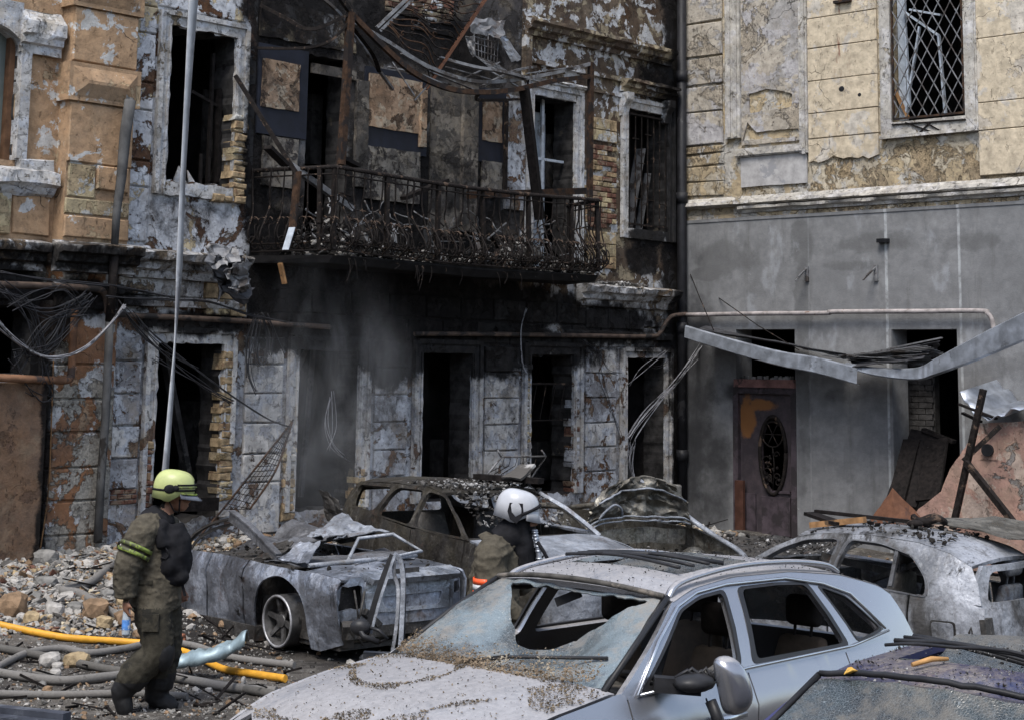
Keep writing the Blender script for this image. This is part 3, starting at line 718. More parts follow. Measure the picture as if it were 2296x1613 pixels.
# left bay above cornice
cornice('window_hood', -12.86, -12.31, .03, 6.79, M['trim'], [(0, 6.27), (-.05, 6.27), (-.05, 6.37), (-.10, 6.39), (-.10, 6.47), (-.15, 6.50), (-.14, 6.65), (-.02, 6.79), (0, 6.79)], seed=6, dmg=.02)
m = MB(); m.box((-12.835, -.09, 5.02), (-12.70, -.005, 6.30)); m.box((-12.84, -.05, 5.0), (-12.80, .12, 6.4)); m.build('window_surround', M['trim'], A)
ax = [(-12.84, 6.30)]+[(-13.32+.48*math.cos(t), 6.31+.26*math.sin(t)) for t in np.linspace(0, math.pi, 12)]+[(-13.85, 6.30), (-13.9, 6.85), (-12.84, 6.85)]
sheet('arched_head', ax, lambda a, b: (a, -.08, b), M['trim'], A, grid=False, th=.3, sp=.1, smooth=False)
cornice('window_sill', -13.9, -12.3, .03, 5.06, M['trim'], [(0, 4.60), (-.06, 4.62), (-.1, 4.70), (-.16, 4.74), (-.14, 4.88), (0, 4.92)], seed=7, dmg=.03)
block('render_block', -12.78, -12.32, 4.80, 5.03, .1, M['trim'], jit=.02)
block('render_block', -12.8, -12.3, 4.14, 4.66, .03, M['ochre'], jit=.02); block('render_block', -13.6, -12.85, 4.14, 4.6, .05, M['lime'], jit=.03)
m = MB(); m.box((-13.8, .16, 5.1), (-12.9, .19, 7.1)); m.build('window_glass', flat('greenish_pane', (.13, .15, .14), .25, .2, 2), A)
m = MB(); m.box((-12.91, .05, 5.0), (-12.842, .15, 6.6)); m.build('window_frame', flat('brown_frame_paint', (.11, .06, .035), .7, .3, 9), A)
# projecting orange wall, bottom left
xg, _ = PA(97, 1050, .5)
m = MB(); m.box((-15.6, -.5, -.6), (xg, -.205, 2.46)); m.build('projecting_wall', plaster('orange_brown_wall', (.155, .095, .06), (.12, .075, .052), (.18, .13, .09), None, ta=.56, tb=.66, tc=.7, sc=1.0, seed=22, grime=.3), A)
# hood over the right-hand upper window, long hood-mould and panel frame
HP = [(0, 0), (-.06, 0), (-.07, .07), (-.14, .10), (-.15, .17), (-.21, .20), (-.2, .26), (0, .28)]
cornice('hood_mould', -4.02, -.30, .02, 8.2, M['upright'], [(y, 7.86+z) for y, z in HP], seed=11)
m = MB(); m.box((-4.06, -.1, 7.2), (-3.92, -.002, 7.84)); m.box((-3.91, -.07, 7.42), (-.3, -.002, 7.49)); m.box((-3.91, -.05, 7.16), (-.3, -.002, 7.20)); m.build('panel_moulding', M['upright'], A)
cornice('window_hood', -1.66, -.26, .03, 7.55, M['upright'], [(y*1.1, 7.26+z*.8) for y, z in HP], seed=12, dmg=.03)
for x in (-1.64, -.5):
    m = MB(); m.prism([(0, 7.24), (-.2, 7.24), (-.19, 7.12), (-.11, 7.02), (-.07, 6.86), (0, 6.84)], x, x+.16); m.build('console', M['trim'], A)
cornice('window_hood', -3.95, -2.62, .05, 7.2, M['trim'], [(y*.5, 7.10+z*.35) for y, z in HP], seed=13)
# grilles in the right-hand upper window
m = MB()
for k in range(7): x = -1.40+k*.165; m.bar((x, -.03, 5.02), (x, -.03, 6.95), .016)
for x, z in ((-1.32, 6.5), (-1.15, 6.1), (-.98, 6.6), (-.82, 6.2), (-.65, 6.5), (-1.23, 5.5), (-.9, 5.5), (-.55, 5.45)): m.box((x, -.04, z), (x+.17, -.025, z+.016))
for z in (5.06, 6.9): m.box((-1.43, -.045, z), (-.37, -.02, z+.03))
m.build('window_grille', M['iron'], A)
m = MB(); m.bar((-1.1, .25, 5.0), (-.8, .2, 6.4), .22, .01); m.bar((-.75, .28, 5.02), (-.6, .2, 6.0), .14, .01); m.build('hanging_shred', M['ash_metal'], A)
m = MB(); m.box((-3.36, .18, 4.2), (-3.3, .22, 6.93)); m.box((-3.79, .18, 5.95), (-2.82, .22, 5.99)); m.box((-3.22, .6, 4.2), (-2.8, .62, 6.8)); m.build('window_frame', M['sash'], A)
m = MB(); m.box((-3.75, .05, 2.45), (-2.8, .08, 2.48)); m.box((-3.75, .05, 1.9), (-2.8, .08, 1.92)); 
for a in range(5): m.bar((-3.7+a*.22, .06, 1.9), (-3.55+a*.22, .06, 2.45), .012)
m.build('window_grille', M['iron'], A)
# balcony back wall: charred boards and plaster panels
def apanel(name, u0, u1, v0, v1, mat, off, th=.04, jg=.0):
    x0, z1 = PA((u0), v0, off); x1, z0 = PA(u1, v1, off)
    vm = (v0+v1)/2; xa, _ = PA(u0, vm, off); xb, _ = PA(u1, vm, off); um = (u0+u1)/2; _, zt = PA(um, v0, off); _, zb = PA(um, v1, off)
    P = rect(xa, xb, zb, zt); P = jag(P, jg, .08, u0) if jg else P
    return sheet(name, P, lambda a, b: (a, -off, b), mat, A, grid=False, th=th, smooth=False, sp=.08)
apanel('charred_board', 578, 690, 105, 306, M['band'], .03); apanel('wall_panel', 588, 672, 137, 245, M['panel_tan'], .05, jg=.012); apanel('wall_panel', 590, 668, 308, 420, M['panel_gry'], .05, jg=.015)
apanel('charred_board', 818, 958, 160, 342, M['band'], .03); apanel('wall_panel', 828, 946, 174, 292, M['panel_tan'], .05, jg=.012); apanel('wall_panel', 822, 942, 334, 452, M['panel_gry'], .052, jg=.012)
apanel('charred_board', 1070, 1138, 200, 366, M['band'], .03); apanel('wall_panel', 1084, 1126, 226, 318, M['panel_tan'], .05, jg=.012); apanel('wall_panel', 1082, 1126, 362, 440, M['panel_gry'], .05, jg=.012)
apanel('wall_panel', 964, 1036, 190, 540, M['balc'], .02, jg=.01); apanel('wall_panel', 1040, 1072, 190, 520, M['balc'], .09, .1, .006); apanel('wall_panel', 946, 958, 200, 330, M['panel_tan'], .1, .07, .006)
apanel('wall_panel', 700, 800, 150, 172, M['balc'], .04); apanel('wall_panel', 800, 826, 180, 420, M['balc'], .06, .06, .012); apanel('wall_panel', 1136, 1178, 215, 470, M['pier_b'], .05, .05, .01)
apanel('wall_panel', 585, 800, 20, 100, M['upright'], .03, .03, .02)
# ------------------------------------------------------------------ grey and cream house (wall B)
B = empty('corner_house', M=M_B, label='old corner house with cream upper storey over bare grey cement ground floor', cat='building')
def rB(u0, v0, u1, v1):
    vm, um = (v0+v1)/2, (u0+u1)/2
    return PB(u0, vm)[0], PB(u1, vm)[0], PB(um, v1)[1], PB(um, v0)[1]
def rectB(u0, v0, u1, v1): a = rB(u0, v0, u1, v1); return rect(*a)
ZG = PB(1900, 478)[1]                  # top of grey render
up = rB(1997, -140, 2162, 268); o1 = rB(1652, 738, 1784, 842); o2 = rB(2005, 738, 2152, 1140); dr = rB(1646, 868, 1788, 1192)
dr = (dr[0], dr[1], -.02, dr[3]); o1 = (o1[0], o1[1], dr[3]+.12, o1[3]); o2 = (o2[0], o2[1], .3, o2[3])
W2 = .45
def coreB(name, x0, x1, z0, z1, mat, hs, y=0.0): return sheet(name, rect(x0, x1, z0, z1), lambda a, b: (a, y, b), mat, B, holes=hs, grid=False, th=W2, smooth=False, sp=1)
coreB('upper_wall', 0, 9, ZG, 10.5, M['cream_stone'], [rect(*up)], .03)
coreB('lower_wall', 0, 9, -.6, ZG-.005, M['grey'], [rect(*o1), rect(*o2), rect(*dr)], -.02)
m = MB(); m.box((0, 3, -.6), (9, 3.2, 10.5)); m.box((0, W2+.03, 4.0), (9, 3, 4.2)); m.box((0, W2+.03, -.6), (9, 3, .02)); m.box((.0, W2+.04, -.5), (.15, 3, 10)); m.box((3.2, W2+.04, 0), (3.4, 3, 10)); m.box((8.9, W2+.04, -.5), (9, 3, 10)); m.box((0, W2+.04, 10.2), (9, 3, 10.4))
m.build('charred_rooms', M['dark_in'], B)
# brick pier seen inside the right-hand opening
x0 = PB(2030, 900, -.6)[0]; x1 = PB(2085, 900, -.6)[0]
m = MB(); m.box((x0-.3, .75, .3), (x1, .9, 3.1)); m.build('inner_wall', M['in_pier'], B)
z = 1.0; r_ = 0
while z < 2.9:
    x = x0-.2-(.12 if r_ % 2 else 0)
    while x < x1-.05:
        b_ = min(x+.24, x1); mm = MB(); mm.box((x+.006, .715, z+.006), (b_-.006, .755, z+.084)); mm.build('brick', M['in_pier'], B); x += .24
    z += .09; r_ += 1
# cream render coats as separate raised fields between the strips
def fieldB(name, poly, y, mat, th=None, jg=.0, holes=()):
    P = jag(poly, jg, .1, poly[0][0]) if jg else poly
    return sheet(name, P, lambda a, b: (a, -y, b), mat, B, grid=False, holes=holes, th=th or (y+.028), smooth=False, sp=.1)
def zB(u, v): return PB(u, v)[1]
xs1 = (PB(1812, 200)[0], PB(1968, 200)[0]); xs2 = (PB(2192, 200)[0], 9.0)
J1 = [zB(1880, v) for v in (388, 314, 246, 115, 52)] + [zB(1880, 5), zB(1880, -40), zB(1880, -100)]
J1 = sorted(set(round(j, 3) for j in J1))
Jx = [6.03, 6.42, 6.83, 7.36, 7.9, 8.4, 8.9]
for k in range(len(Jx)-1):
    lo = Jx[k]
    if k == 0:
        top = Jx[1]-.01; n = 14
        P = [(xs1[0]+(xs1[1]-xs1[0])*i/n, 6.05+.07*nz(i*.9, 3.3)+(.05 if i in (5, 6) else 0)) for i in range(n+1)]+[(xs1[1], top), (xs1[0], top)]
        fieldB('render_block', P, .012, M['cream'])
    else: block('render_block', xs1[0], xs1[1], lo+.005, Jx[k+1]-.005, .014, M['cream'], base=-.028, parent=B, jit=.003, cham=.009)
Jy = [5.62, 6.3, 6.72, 7.7, 8.4, 8.9]
for k in range(len(Jy)-1): block('render_block', xs2[0], xs2[1], Jy[k]+.005, Jy[k+1]-.005, .013, M['cream'], base=-.028, parent=B, jit=.003, cham=.009)
# weathered panel between two strips and the narrow strip near the corner
pl = (PB(1662, 200)[0], PB(1800, 200)[0])
fieldB('render_panel', jag(rect(pl[0], pl[1], 6.42, 10), .012, .1, 2), .004, M['cream_grey'], holes=[jag([(pl[0]+.16, 6.95), (pl[1]-.22, 6.98), (pl[1]-.2, 7.2), (pl[0]+.5, 7.33), (pl[0]+.15, 7.28)], .02, .06, 4), jag([(pl[0]+.03, 6.5), (pl[1]-.05, 6.48), (pl[1]-.1, 6.62), (pl[0]+.3, 6.62), (pl[0]+.12, 6.8)], .015, .06, 5)])
fieldB('render_panel', jag(rect(pl[0]-.02, pl[1]+.06, 5.72, 6.22), .012, .1, 6), .006, flat('grey_patch', (.36, .35, .345), .9, .25, 5, col2=(.26, .26, .27)))
for z0, z1 in ((6.5, 7.05), (7.08, 7.5), (7.53, 8.0), (8.03, 8.6), (8.63, 9.4)): block('render_block', .12, .93, z0, z1, .006+random.random()*.012, M['cream_grey'], base=-.028, parent=B, jit=.012)
for z0, z1 in ((5.62, 5.85), (5.87, 6.12), (6.14, 6.32), (6.34, 6.48)): block('render_block', .12, .95, z0, z1, -.005+random.random()*.01, M['cream_stone'], base=-.028, parent=B, jit=.02)
m = MB()
m.box((1.02, -.05, 6.55), (1.32, .028, 10)); m.box((1.07, -.075, 6.57), (1.14, -.05, 10)); m.box((1.2, -.075, 6.57), (1.27, -.05, 10)); m.build('panel_moulding', M['btrim'], B)
xm = PB(1806, 200)[0]
m = MB(); m.box((xm-.1, -.045, 6.2), (xm+.05, .028, 10)); m.box((xm-.04, -.07, 6.18), (xm+.02, -.045, 10)); m.box((pl[0]-.1, -.05, 6.22), (xm-.101, .028, 6.36)); m.box((pl[0]-.1, -.07, 6.24), (xm-.042, -.05, 6.29)); m.build('panel_moulding', M['btrim'], B)
# window with surround, lattice grille and broken sashes
ux0, ux1, uz0, uz1 = up
def ringB(name, w, y, th, grow=0, zb=.2):
    return sheet(name, jag(rect(ux0-w, ux1+w, uz0-zb, uz1+w), .004, .12, 2), lambda a, b: (a, -y, b), M['btrim'], B, holes=[rect(ux0-grow, ux1+grow, uz0-grow, uz1+grow)], grid=False, th=th, smooth=False, sp=.2)
ringB('window_surround', .17, .045, .07, .0); ringB('window_surround', .20, .02, .045, .1)
m = MB(); m.box((ux0-.2, -.08, uz0-.25), (ux1+.21, -.03, uz0-.201)); m.build('window_sill', M['btrim'], B)
m = MB(); s = .205; wv, hv = ux1-ux0-.06, uz1-uz0-.06
cx0, cz0 = ux0+.03, uz0+.05
def clipline(x, z, dx, dz):
    t0, t1 = 0, 99
    for p, d, lo, hi in ((x, dx, cx0, cx0+wv), (z, dz, cz0, cz0+hv)):
        a, b = (lo-p)/d, (hi-p)/d
        if a > b: a, b = b, a
        t0, t1 = max(t0, a), min(t1, b)
    return (t0, t1) if t1-t0 > .03 else None
bars_ = []
for sg in (1, -1):
    for k in range(-20, 24):
        x = cx0+k*s if sg > 0 else cx0+wv-k*s
        r_ = clipline(x, cz0, sg*.5, .866)
        if r_: bars_.append(((x+sg*.5*r_[0], cz0+.866*r_[0]), (x+sg*.5*r_[1], cz0+.866*r_[1]), sg))
gr = MB()
for a in ((cx0, cz0, cx0+wv, cz0), (cx0, cz0+hv, cx0+wv, cz0+hv), (cx0, cz0, cx0, cz0+hv), (cx0+wv, cz0, cx0+wv, cz0+hv)): gr.bar((a[0], -.01, a[1]), (a[2], -.01, a[3]), .03)
gro = gr.build('window_grille', M['rust'], B)
for p, q, sg in bars_:
    mm = MB(); mm.bar((p[0], -.01+.008*sg, p[1]), (q[0], -.01+.008*sg, q[1]), .014); mm.build('grille_bar', M['ash_metal'], gro)
m = MB(); m.box((ux0+.03, .16, uz0+.05), (ux0+.16, .22, uz1)); m.box((ux1-.1, .16, uz0+.05), (ux1, .22, uz1)); m.box((ux0+.16, .16, uz1-.35), (ux1-.1, .22, uz1-.28)); m.build('window_frame', M['sash'], B)
for (u0, v0, u1, v1, wd) in ((2025, 25, 2105, 80, .06), (2105, 80, 2120, 255, .06), (2030, 60, 2040, 240, .05), (2062, 60, 2030, 262, .05), (2000, 190, 2035, 262, .08), (2040, 22, 2110, 34, .05)):
    m = MB(); m.bar(PB3(u0, v0, -.1), PB3(u1, v1, -.1), wd, .03); m.build('broken_sash', M['sash'] if v0 < 190 else M['wood'], B)
m = MB()
for (u0, v0, u1, v1) in ((2000, 280, 2165, 268), (2030, 275, 2100, 300), (2075, 275, 2120, 300), (2060, 300, 2085, 275)): m.bar(PB3(u0, v0, .06), PB3(u1, v1, .06), .025, .02)
m.build('splinter', M['wood_burnt'], B)
# cornice of wall B
def corniceB(name, x0, x1, prof, mat, seed, dmg=.012):
    o = cornice(name, x0, x1, 0.0, 0, mat, prof, seed, dmg); o.parent = B; return o
corniceB('cornice', .15, 9, [(.03, 5.57), (-.05, 5.52), (-.10, 5.50), (-.13, 5.44), (-.1, 5.42), (-.03, 5.41), (.03, 5.40)][::-1], M['btrim'], 21)
corniceB('cornice', 1.3, 9, [(.03, 5.285), (-.03, 5.29), (-.05, 5.33), (-.11, 5.35), (-.12, 5.395), (0.02, 5.399)], M['btrim'], 23)
block('render_block', .2, 9, ZG+.01, 5.28, .006, M['cream_stone'], base=-.028, parent=B, jit=.01)
corniceB('string_course', .1, 9, [(.03, ZG-.02), (-.035, ZG-.02), (-.035, ZG+.03), (.03, ZG+.03)], M['grey'], 25, .002)
# faint panel joints in the cement
m = MB(); 
# reveal trims
x0, x1, z0, z1 = o2
m = MB(); m.box((x0-.09, -.035, .3), (x0-.002, -.021, z1+.0)); m.build('door_surround', M['grey'], B)
# doorway: leaf, panel, lintel, frame
dx0, dx1, dz0, dz1 = dr
D = MB(); D.box((dx0, -.03, 0), (dx0+.1, .12, dz1)); D.box((dx1-.1, -.03, 0), (dx1, .12, dz1)); D.box((dx0+.1, -.03, dz1-.1), (dx1-.1, .12, dz1))
purple = flat('scorched_purple_paint', (.05, .038, .045), .6, .45, 5, col2=(.025, .02, .022), t2=.5)
dfr = D.build('door_frame', purple, B)
m = MB(); m.box((dx0+.05, -.07, dz1+.0), (dx1-.0, .1, dz1+.13)); m.build('door_lintel', flat('pinkish_lintel', (.20, .11, .10), .9, .4, 5, col2=(.07, .05, .05)), B)
m = MB()
for k in range(26):
    x = dx0+.1+random.random()*(dx1-dx0-.2); m.box((x, -.06+.1*random.random(), dz1+.13), (x+.03+.05*random.random(), 0, dz1+.15+.04*random.random()))
o = m.build('lintel_debris', M['debris'], B); o['kind'] = 'stuff'
# leaf: hole with an oval wrought ornament; a scorched ochre patch shows on its upper left
lx0, lx1, lz0, lz1 = dx0+.1, dx1-.1, 0.02, dz1-.1
cxd = lx0+(lx1-lx0)*.62; cz = 1.42
ov = [(cxd+.22*math.cos(t), cz+(.52 if math.sin(t) > 0 else .62)*math.sin(t)) for t in np.linspace(0, 2*math.pi, 28)[:-1]]
def leafmat():
    N = NT('scorched_door'); g = blob_group('door_patch', [(lx0+.13, 1.95, .20, .42, 1.0), (lx0+.4, 2.16, .34, .12, .9)], wob=.22, wsc=4)
    n = N.noise(6, 7, .65)
    c = N.mix(N.step(n, .35, .7), (.028, .022, .026), (.06, .045, .05))
    c = N.mix(N.step(N.math('ADD', group(N, g), N.math('MULTIPLY', N.math('SUBTRACT', n, .5), .4)), .3, .75), c, (.20, .085, .025))
    return N.fin(c, .6, N.bump(n, .006))
leaf = sheet('door', rect(lx0, lx1, lz0, lz1), lambda a, b: (a, .05, b), leafmat(), B, holes=[ov], grid=False, th=.05, smooth=False, sp=.1)
m = MB()
ovr = [(cxd+(.25)*math.cos(t), .035, cz+(.56 if math.sin(t) > 0 else .66)*math.sin(t)) for t in np.linspace(0, 2*math.pi, 33)]
m.tube(ovr, .035, 6); ovr = [(cxd+(.2)*math.cos(t), .035, cz+.28+.2*math.sin(t)) for t in np.linspace(0, 2*math.pi, 25)]; m.tube(ovr, .016, 5)
for k in range(6):
    t = k*math.pi/3; m.tube([(cxd, .035, cz+.28), (cxd+.2*math.cos(t), .035, cz+.28+.2*math.sin(t))], .011, 5)
rr = random.Random(4)
for k in range(9):
    x, zz_ = cxd+rr.uniform(-.12, .12), cz+rr.uniform(-.5, .1); q = rr.uniform(.05, .11); sg = rr.choice((-1, 1))
    m.tube([(x+sg*q*(1-j/10)*math.cos(j*.7), .03, zz_+q*(1-j/10)*math.sin(j*.7)) for j in range(10)], .011, 5)
for k in range(10): m.ball((cxd+rr.uniform(-.13, .13), .02, cz+rr.uniform(-.55, .05)), rr.uniform(.02, .04), nu=6, nv=4)
m.tube([(cxd, .03, cz-.6), (cxd+.03, .03, cz-.2), (cxd, .03, cz+.08)], .013, 5)
m.build('wrought_ornament', M['iron'], leaf)
m = MB(); m.box((lx0+.05, .02, .12), (lx0+.3, .049, .75)); m.box((lx0+.42, .02, .12), (lx1-.06, .049, .72)); m.box((cxd-.04, .02, .78), (lx1-.06, .049, .82)); m.build('door_panel', purple, leaf)
m = MB(); m.box((lx0-.02, -.1, 0.02), (lx0+.14, -.04, .95)); m.build('brown_plank', flat('dark_brown_plank', (.06, .028, .02), .7, .3, 6), B)
# small fittings on the wall
def bracket(u, v, du):
    m = MB(); p = PB3(u, v, .03); q = PB3(u-du, v+30, .3); m.bar(p, q, .02); m.bar(PB3(u-du*.75, v+20, .3), p, .02); m.box((p.x-.03, -.06, p.z-.22), (p.x+.03, -.021, p.z+.02)); m.build('wall_bracket', M['ash_metal'], B)
bracket(1810, 600, 26); bracket(1965, 598, 30)
m = MB(); p = PB3(1985, 540, .02); m.box((p.x-.1, -.12, p.z-.03), (p.x+.08, -.021, p.z+.03)); m.build('cut_beam_end', M['black'], B)
for (u, v, q) in ((1888, 200, .05), (1928, 213, .035)):
    x, z = PB(u, v, .0); m = MB(); m.ball((x, -.012, z), q, 1.15, .12, 1, 9, 6); m.build('shrapnel_hole_disc', M['black'], B)  # flat black discs colour in the shade inside shrapnel holes
x, z = PB(1893, 5, 0); m = MB(); m.box((x-.15, -.10, z-.02), (x+.15, -.015, z+.025)); m.build('iron_stub', M['rust'], B)
# corner soil pipe, black
cp = empty('downpipe', M=M_A, label='sooty black cast-iron downpipe running up the inner corner between both houses', cat='downpipe')
m = MB(); m.tube([(-.12, -.16, -.3), (-.12, -.16, 10)], .085, 10); m.build('pipe', M['black'], cp)
for z in (1.3, 3.4, 5.6, 7.7): m = MB(); m.tube([(-.12, -.16, z-.09), (-.12, -.16, z+.09)], .105, 10); m.build('socket', M['black'], cp)
# gas pipes
def piping(name, pts, r, mat, par=None, label=None, cat=None, n=6, M_=None):
    o = MB().tube(catmull(pts, n) if n > 1 else pts, r, 8).build(name, mat, None)
    if M_ is not None: o.matrix_world = M_
    return tag(o, label, cat)
q = [PB3(1540, 706, .14), PB3(1700, 703, .14), PB3(1850, 702, .14), PB3(1870, 699, .14), PB3(2050, 698, .14), PB3(2195, 697, .14), PB3(2215, 703, .14), PB3(2226, 724, .14), PB3(2230, 760, .14)]
piping('gas_pipe', q, .036, M['pipe_grey'], label='pale painted gas pipe running across the grey cement wall above the doorways', cat='pipe', M_=M_B, n=4)
q = [PA3(930, 748, .12), PA3(1100, 749, .12), PA3(1300, 752, .12), PA3(1455, 754, .12), PA3(1480, 745, .14), PA3(1494, 722, .16), PA3(1508, 708, .2), PA3(1540, 704, .25)]
piping('gas_pipe', q, .034, M['pipe_rust'], label='scorched gas pipe bending upward to the corner, above right lower windows', cat='pipe', M_=M_A, n=4)
q = [PA3(240, 703, .3), PA3(300, 707, .2), PA3(400, 712, .14), PA3(500, 717, .12), PA3(600, 724, .12), PA3(740, 733, .12)]
piping('gas_pipe', q, .034, M['pipe_rust'], label='rusty pipe above the left doorway, passing behind the crumpled sheet metal', cat='pipe', M_=M_A, n=4)
q = [PA3(-30, 637, .35), PA3(120, 642, .35), PA3(215, 648, .35), PA3(232, 656, .33), PA3(240, 680, .3), PA3(241, 702, .28)]
piping('gas_pipe', q, .04, M['pipe_rust'], label='thick sooty pipe along the far left cornice, turning down at its end', cat='pipe', M_=M_A, n=4)
q = [PA3(168, 695, .34), PA3(165, 740, .34), PA3(160, 830, .34), PA3(156, 848, .36), PA3(140, 852, .42), PA3(60, 849, .56), PA3(-30, 845, .56)]
piping('gas_pipe', q, .045, flat('brown_pipe', (.16, .085, .05), .7, .4, 6, col2=(.06, .045, .04)), label='brown drain pipe turning from vertical to horizontal over the orange wall', cat='pipe', M_=M_A, n=4)
# ------------------------------------------------------------------ balcony
BO = 1.05
zf = 4.10; zr = 5.24
bxL, bxR = -8.78, -3.42            # front corners
wxL, wxR = -9.28, -2.95            # where it meets the wall
bal = empty('iron_balcony', M=M_A, label='burnt wrought-iron balcony heaped with ash, sagging across the sooty middle of the house', cat='balcony')
def sag(x): t = (x-bxL)/(bxR-bxL); return -.05*math.sin(math.pi*max(0, min(1, t)))
m = MB()
pts = [(wxL, 0.0), (bxL, -BO), ((bxL+bxR)/2, -BO-.02), (bxR, -BO), (wxR, 0.0)]
top = [(x, y, zf+sag(x)) for x, y in pts]; bot = [(x*.985-.08 if False else x, y*.93, zf-.10+sag(x)) for x, y in pts]
n = len(pts); m.add(top+bot, [tuple(range(n)), tuple(range(2*n-1, n-1, -1))]+[(i+n, (i+1) % n+n, (i+1) % n, i) for i in range(n)])
slab = m.build('slab', flat('sooty_slab', (.014, .013, .013), .95, .5, 6, col2=(.06, .058, .056), t2=.66), bal)
def rail_path(z, inset=0.0, n=30):
    P = [Vector((wxL, -.02, z-.03))] + [Vector((bxL+inset, -BO+inset, z))]
    P += [Vector((bxL+(bxR-bxL)*i/n, -BO+inset-.03*math.sin(math.pi*i/n), z+sag(bxL+(bxR-bxL)*i/n)*1.2+.008*nz(i*.6, z))) for i in range(1, n)]
    P += [Vector((bxR, -BO+inset, z)), Vector((wxR, -.02, z))]; return P
m = MB(); m.tube(rail_path(zr), .028, 6)
RP = rail_path(zr)
for k in range(len(RP)-1):          # rope twist on the handrail
    a, b = RP[k], RP[k+1]; L = (b-a).length
    for j in range(int(L/.05)):
        c = a+(b-a)*((j+.5)/max(1, int(L/.05))); d = (b-a).normalized(); s_ = d.cross(Vector((0, 0, 1)))
        m.bar(c-d*.018+s_*.024-Vector((0, 0, .02)), c+d*.018-s_*.024+Vector((0, 0, .03)), .016)
m.build('handrail', M['iron'], bal)
m = MB(); m.tube(rail_path(zf+.07), .016, 5); m.tube(rail_path(zf+.17), .012, 5); m.tube(rail_path(zr-.09), .012, 5); m.build('bottom_rail', M['iron'], bal)
m = MB()
for (p0, p1) in (((wxL, -.02), (bxL, -BO)), ((bxL, -BO), (bxR, -BO)), ((bxR, -BO), (wxR, -.02))):
    p0, p1 = Vector((*p0, 0)), Vector((*p1, 0)); L = (p1-p0).length; k_ = int(L/.095); d = (p1-p0).normalized()
    for k in range(k_):
        c = p0+d*(L*(k+.5)/k_); c.z = zf+.12+sag(c.x)
        m.tube([c+d*.038*math.cos(t)+Vector((0, 0, .038*math.sin(t))) for t in np.linspace(0, 2*math.pi, 11)], .009, 4, cap=False)
m.build('ring_frieze', M['iron'], bal)
def baluster_mesh(kind):
    m = MB(); H_ = zr-zf-.07
    if kind == 'post': m.bar((0, 0, 0), (0, 0, H_), .055); m.box((-.04, -.04, H_*.32), (.04, .04, H_*.35))
    elif kind == 'belly':
        P = [(0, 0, H_), (0, 0, H_*.72), (.0, .03, H_*.55), (.0, -.10, H_*.36), (.0, -.22, H_*.2), (.0, -.22, H_*.1), (0, -.08, 0)]
        Q = catmull(P, 5); m.tube(Q, .012, 5)
        for k in range(0, len(Q)-1): m.bar(Q[k]-Vector((.012, 0, 0)), Q[k+1]+Vector((.012, 0, 0)), .008)
    else:
        P = [(0, 0, H_), (0, 0, H_*.7), (.02, -.05, H_*.45), (0, -.16, H_*.2), (0, -.05, 0)]
        m.tube(catmull(P, 5), .011, 5)
    return m.mesh('baluster')
def scroll_mesh(sg, H_):
    m = MB(); P = []
    for j in range(14): t = j/13; a = 1.5*math.pi*(1-t)*1.35; q = .015+.055*t; P.append((sg*(q*math.cos(a)), -.12*t, H_*.34+q*math.sin(a)))
    Q = [(sg*(.055-.04*j/12*math.cos(j*.55)-.02), -.12-.06*math.sin(j*.25), H_*.30-.24*j/12+.03*math.sin(j*.55)) for j in range(13)]
    m.tube(P, .008, 4); m.tube(Q, .008, 4)
    P = [(sg*(.05*math.cos(t*.9)*(1-t/9)), -.1-.02*t, H_*.12+.05*math.sin(t*.9)*(1-t/9)) for t in range(9)]
    m.tube(P, .007, 4); return m.mesh('scroll')
bm_ = {k: baluster_mesh(k) for k in ('post', 'belly', 'plain')}; sm_ = [scroll_mesh(s, 1.07) for s in (1, -1)]
for me in list(bm_.values())+sm_: me.materials.append(M['iron'])
rb = random.Random(3)
def run_balusters(p0, p1, sp, first=0):
    p0, p1 = Vector((*p0, 0)), Vector((*p1, 0)); d = p1-p0; L = d.length; k_ = int(L/sp); az = math.atan2(d.y, d.x)
    for k in range(k_+1):
        c = p0+d*(k/k_); kind = 'post' if (k+first) % 6 == 0 else ('belly' if k % 2 else 'plain')
        o = link('post' if kind == 'post' else 'baluster', bm_[kind], bal); o.location = (c.x, c.y, zf+.07+sag(c.x)); o.rotation_euler = (rb.uniform(-.03, .03), rb.uniform(-.05, .05), az+rb.uniform(-.15, .15)); o.scale = (1, 1, (zr-zf-.07)/(zr-zf-.07))
        if k < k_:
            for q in (0, 1):
                if rb.random() < .86:
                    s_ = link('scroll', sm_[(k+q) % 2], bal); c2 = p0+d*((k+.3+.4*q)/k_); s_.location = (c2.x, c2.y, zf+.07+sag(c2.x)); s_.rotation_euler = (rb.uniform(-.1, .1), rb.uniform(-.2, .2), az+rb.uniform(-.5, .5))
run_balusters((bxL, -BO), (bxR, -BO), .155); run_balusters((wxL, -.05), (bxL, -BO), .165, 1); run_balusters((bxR, -BO), (wxR, -.05), .165, 0)
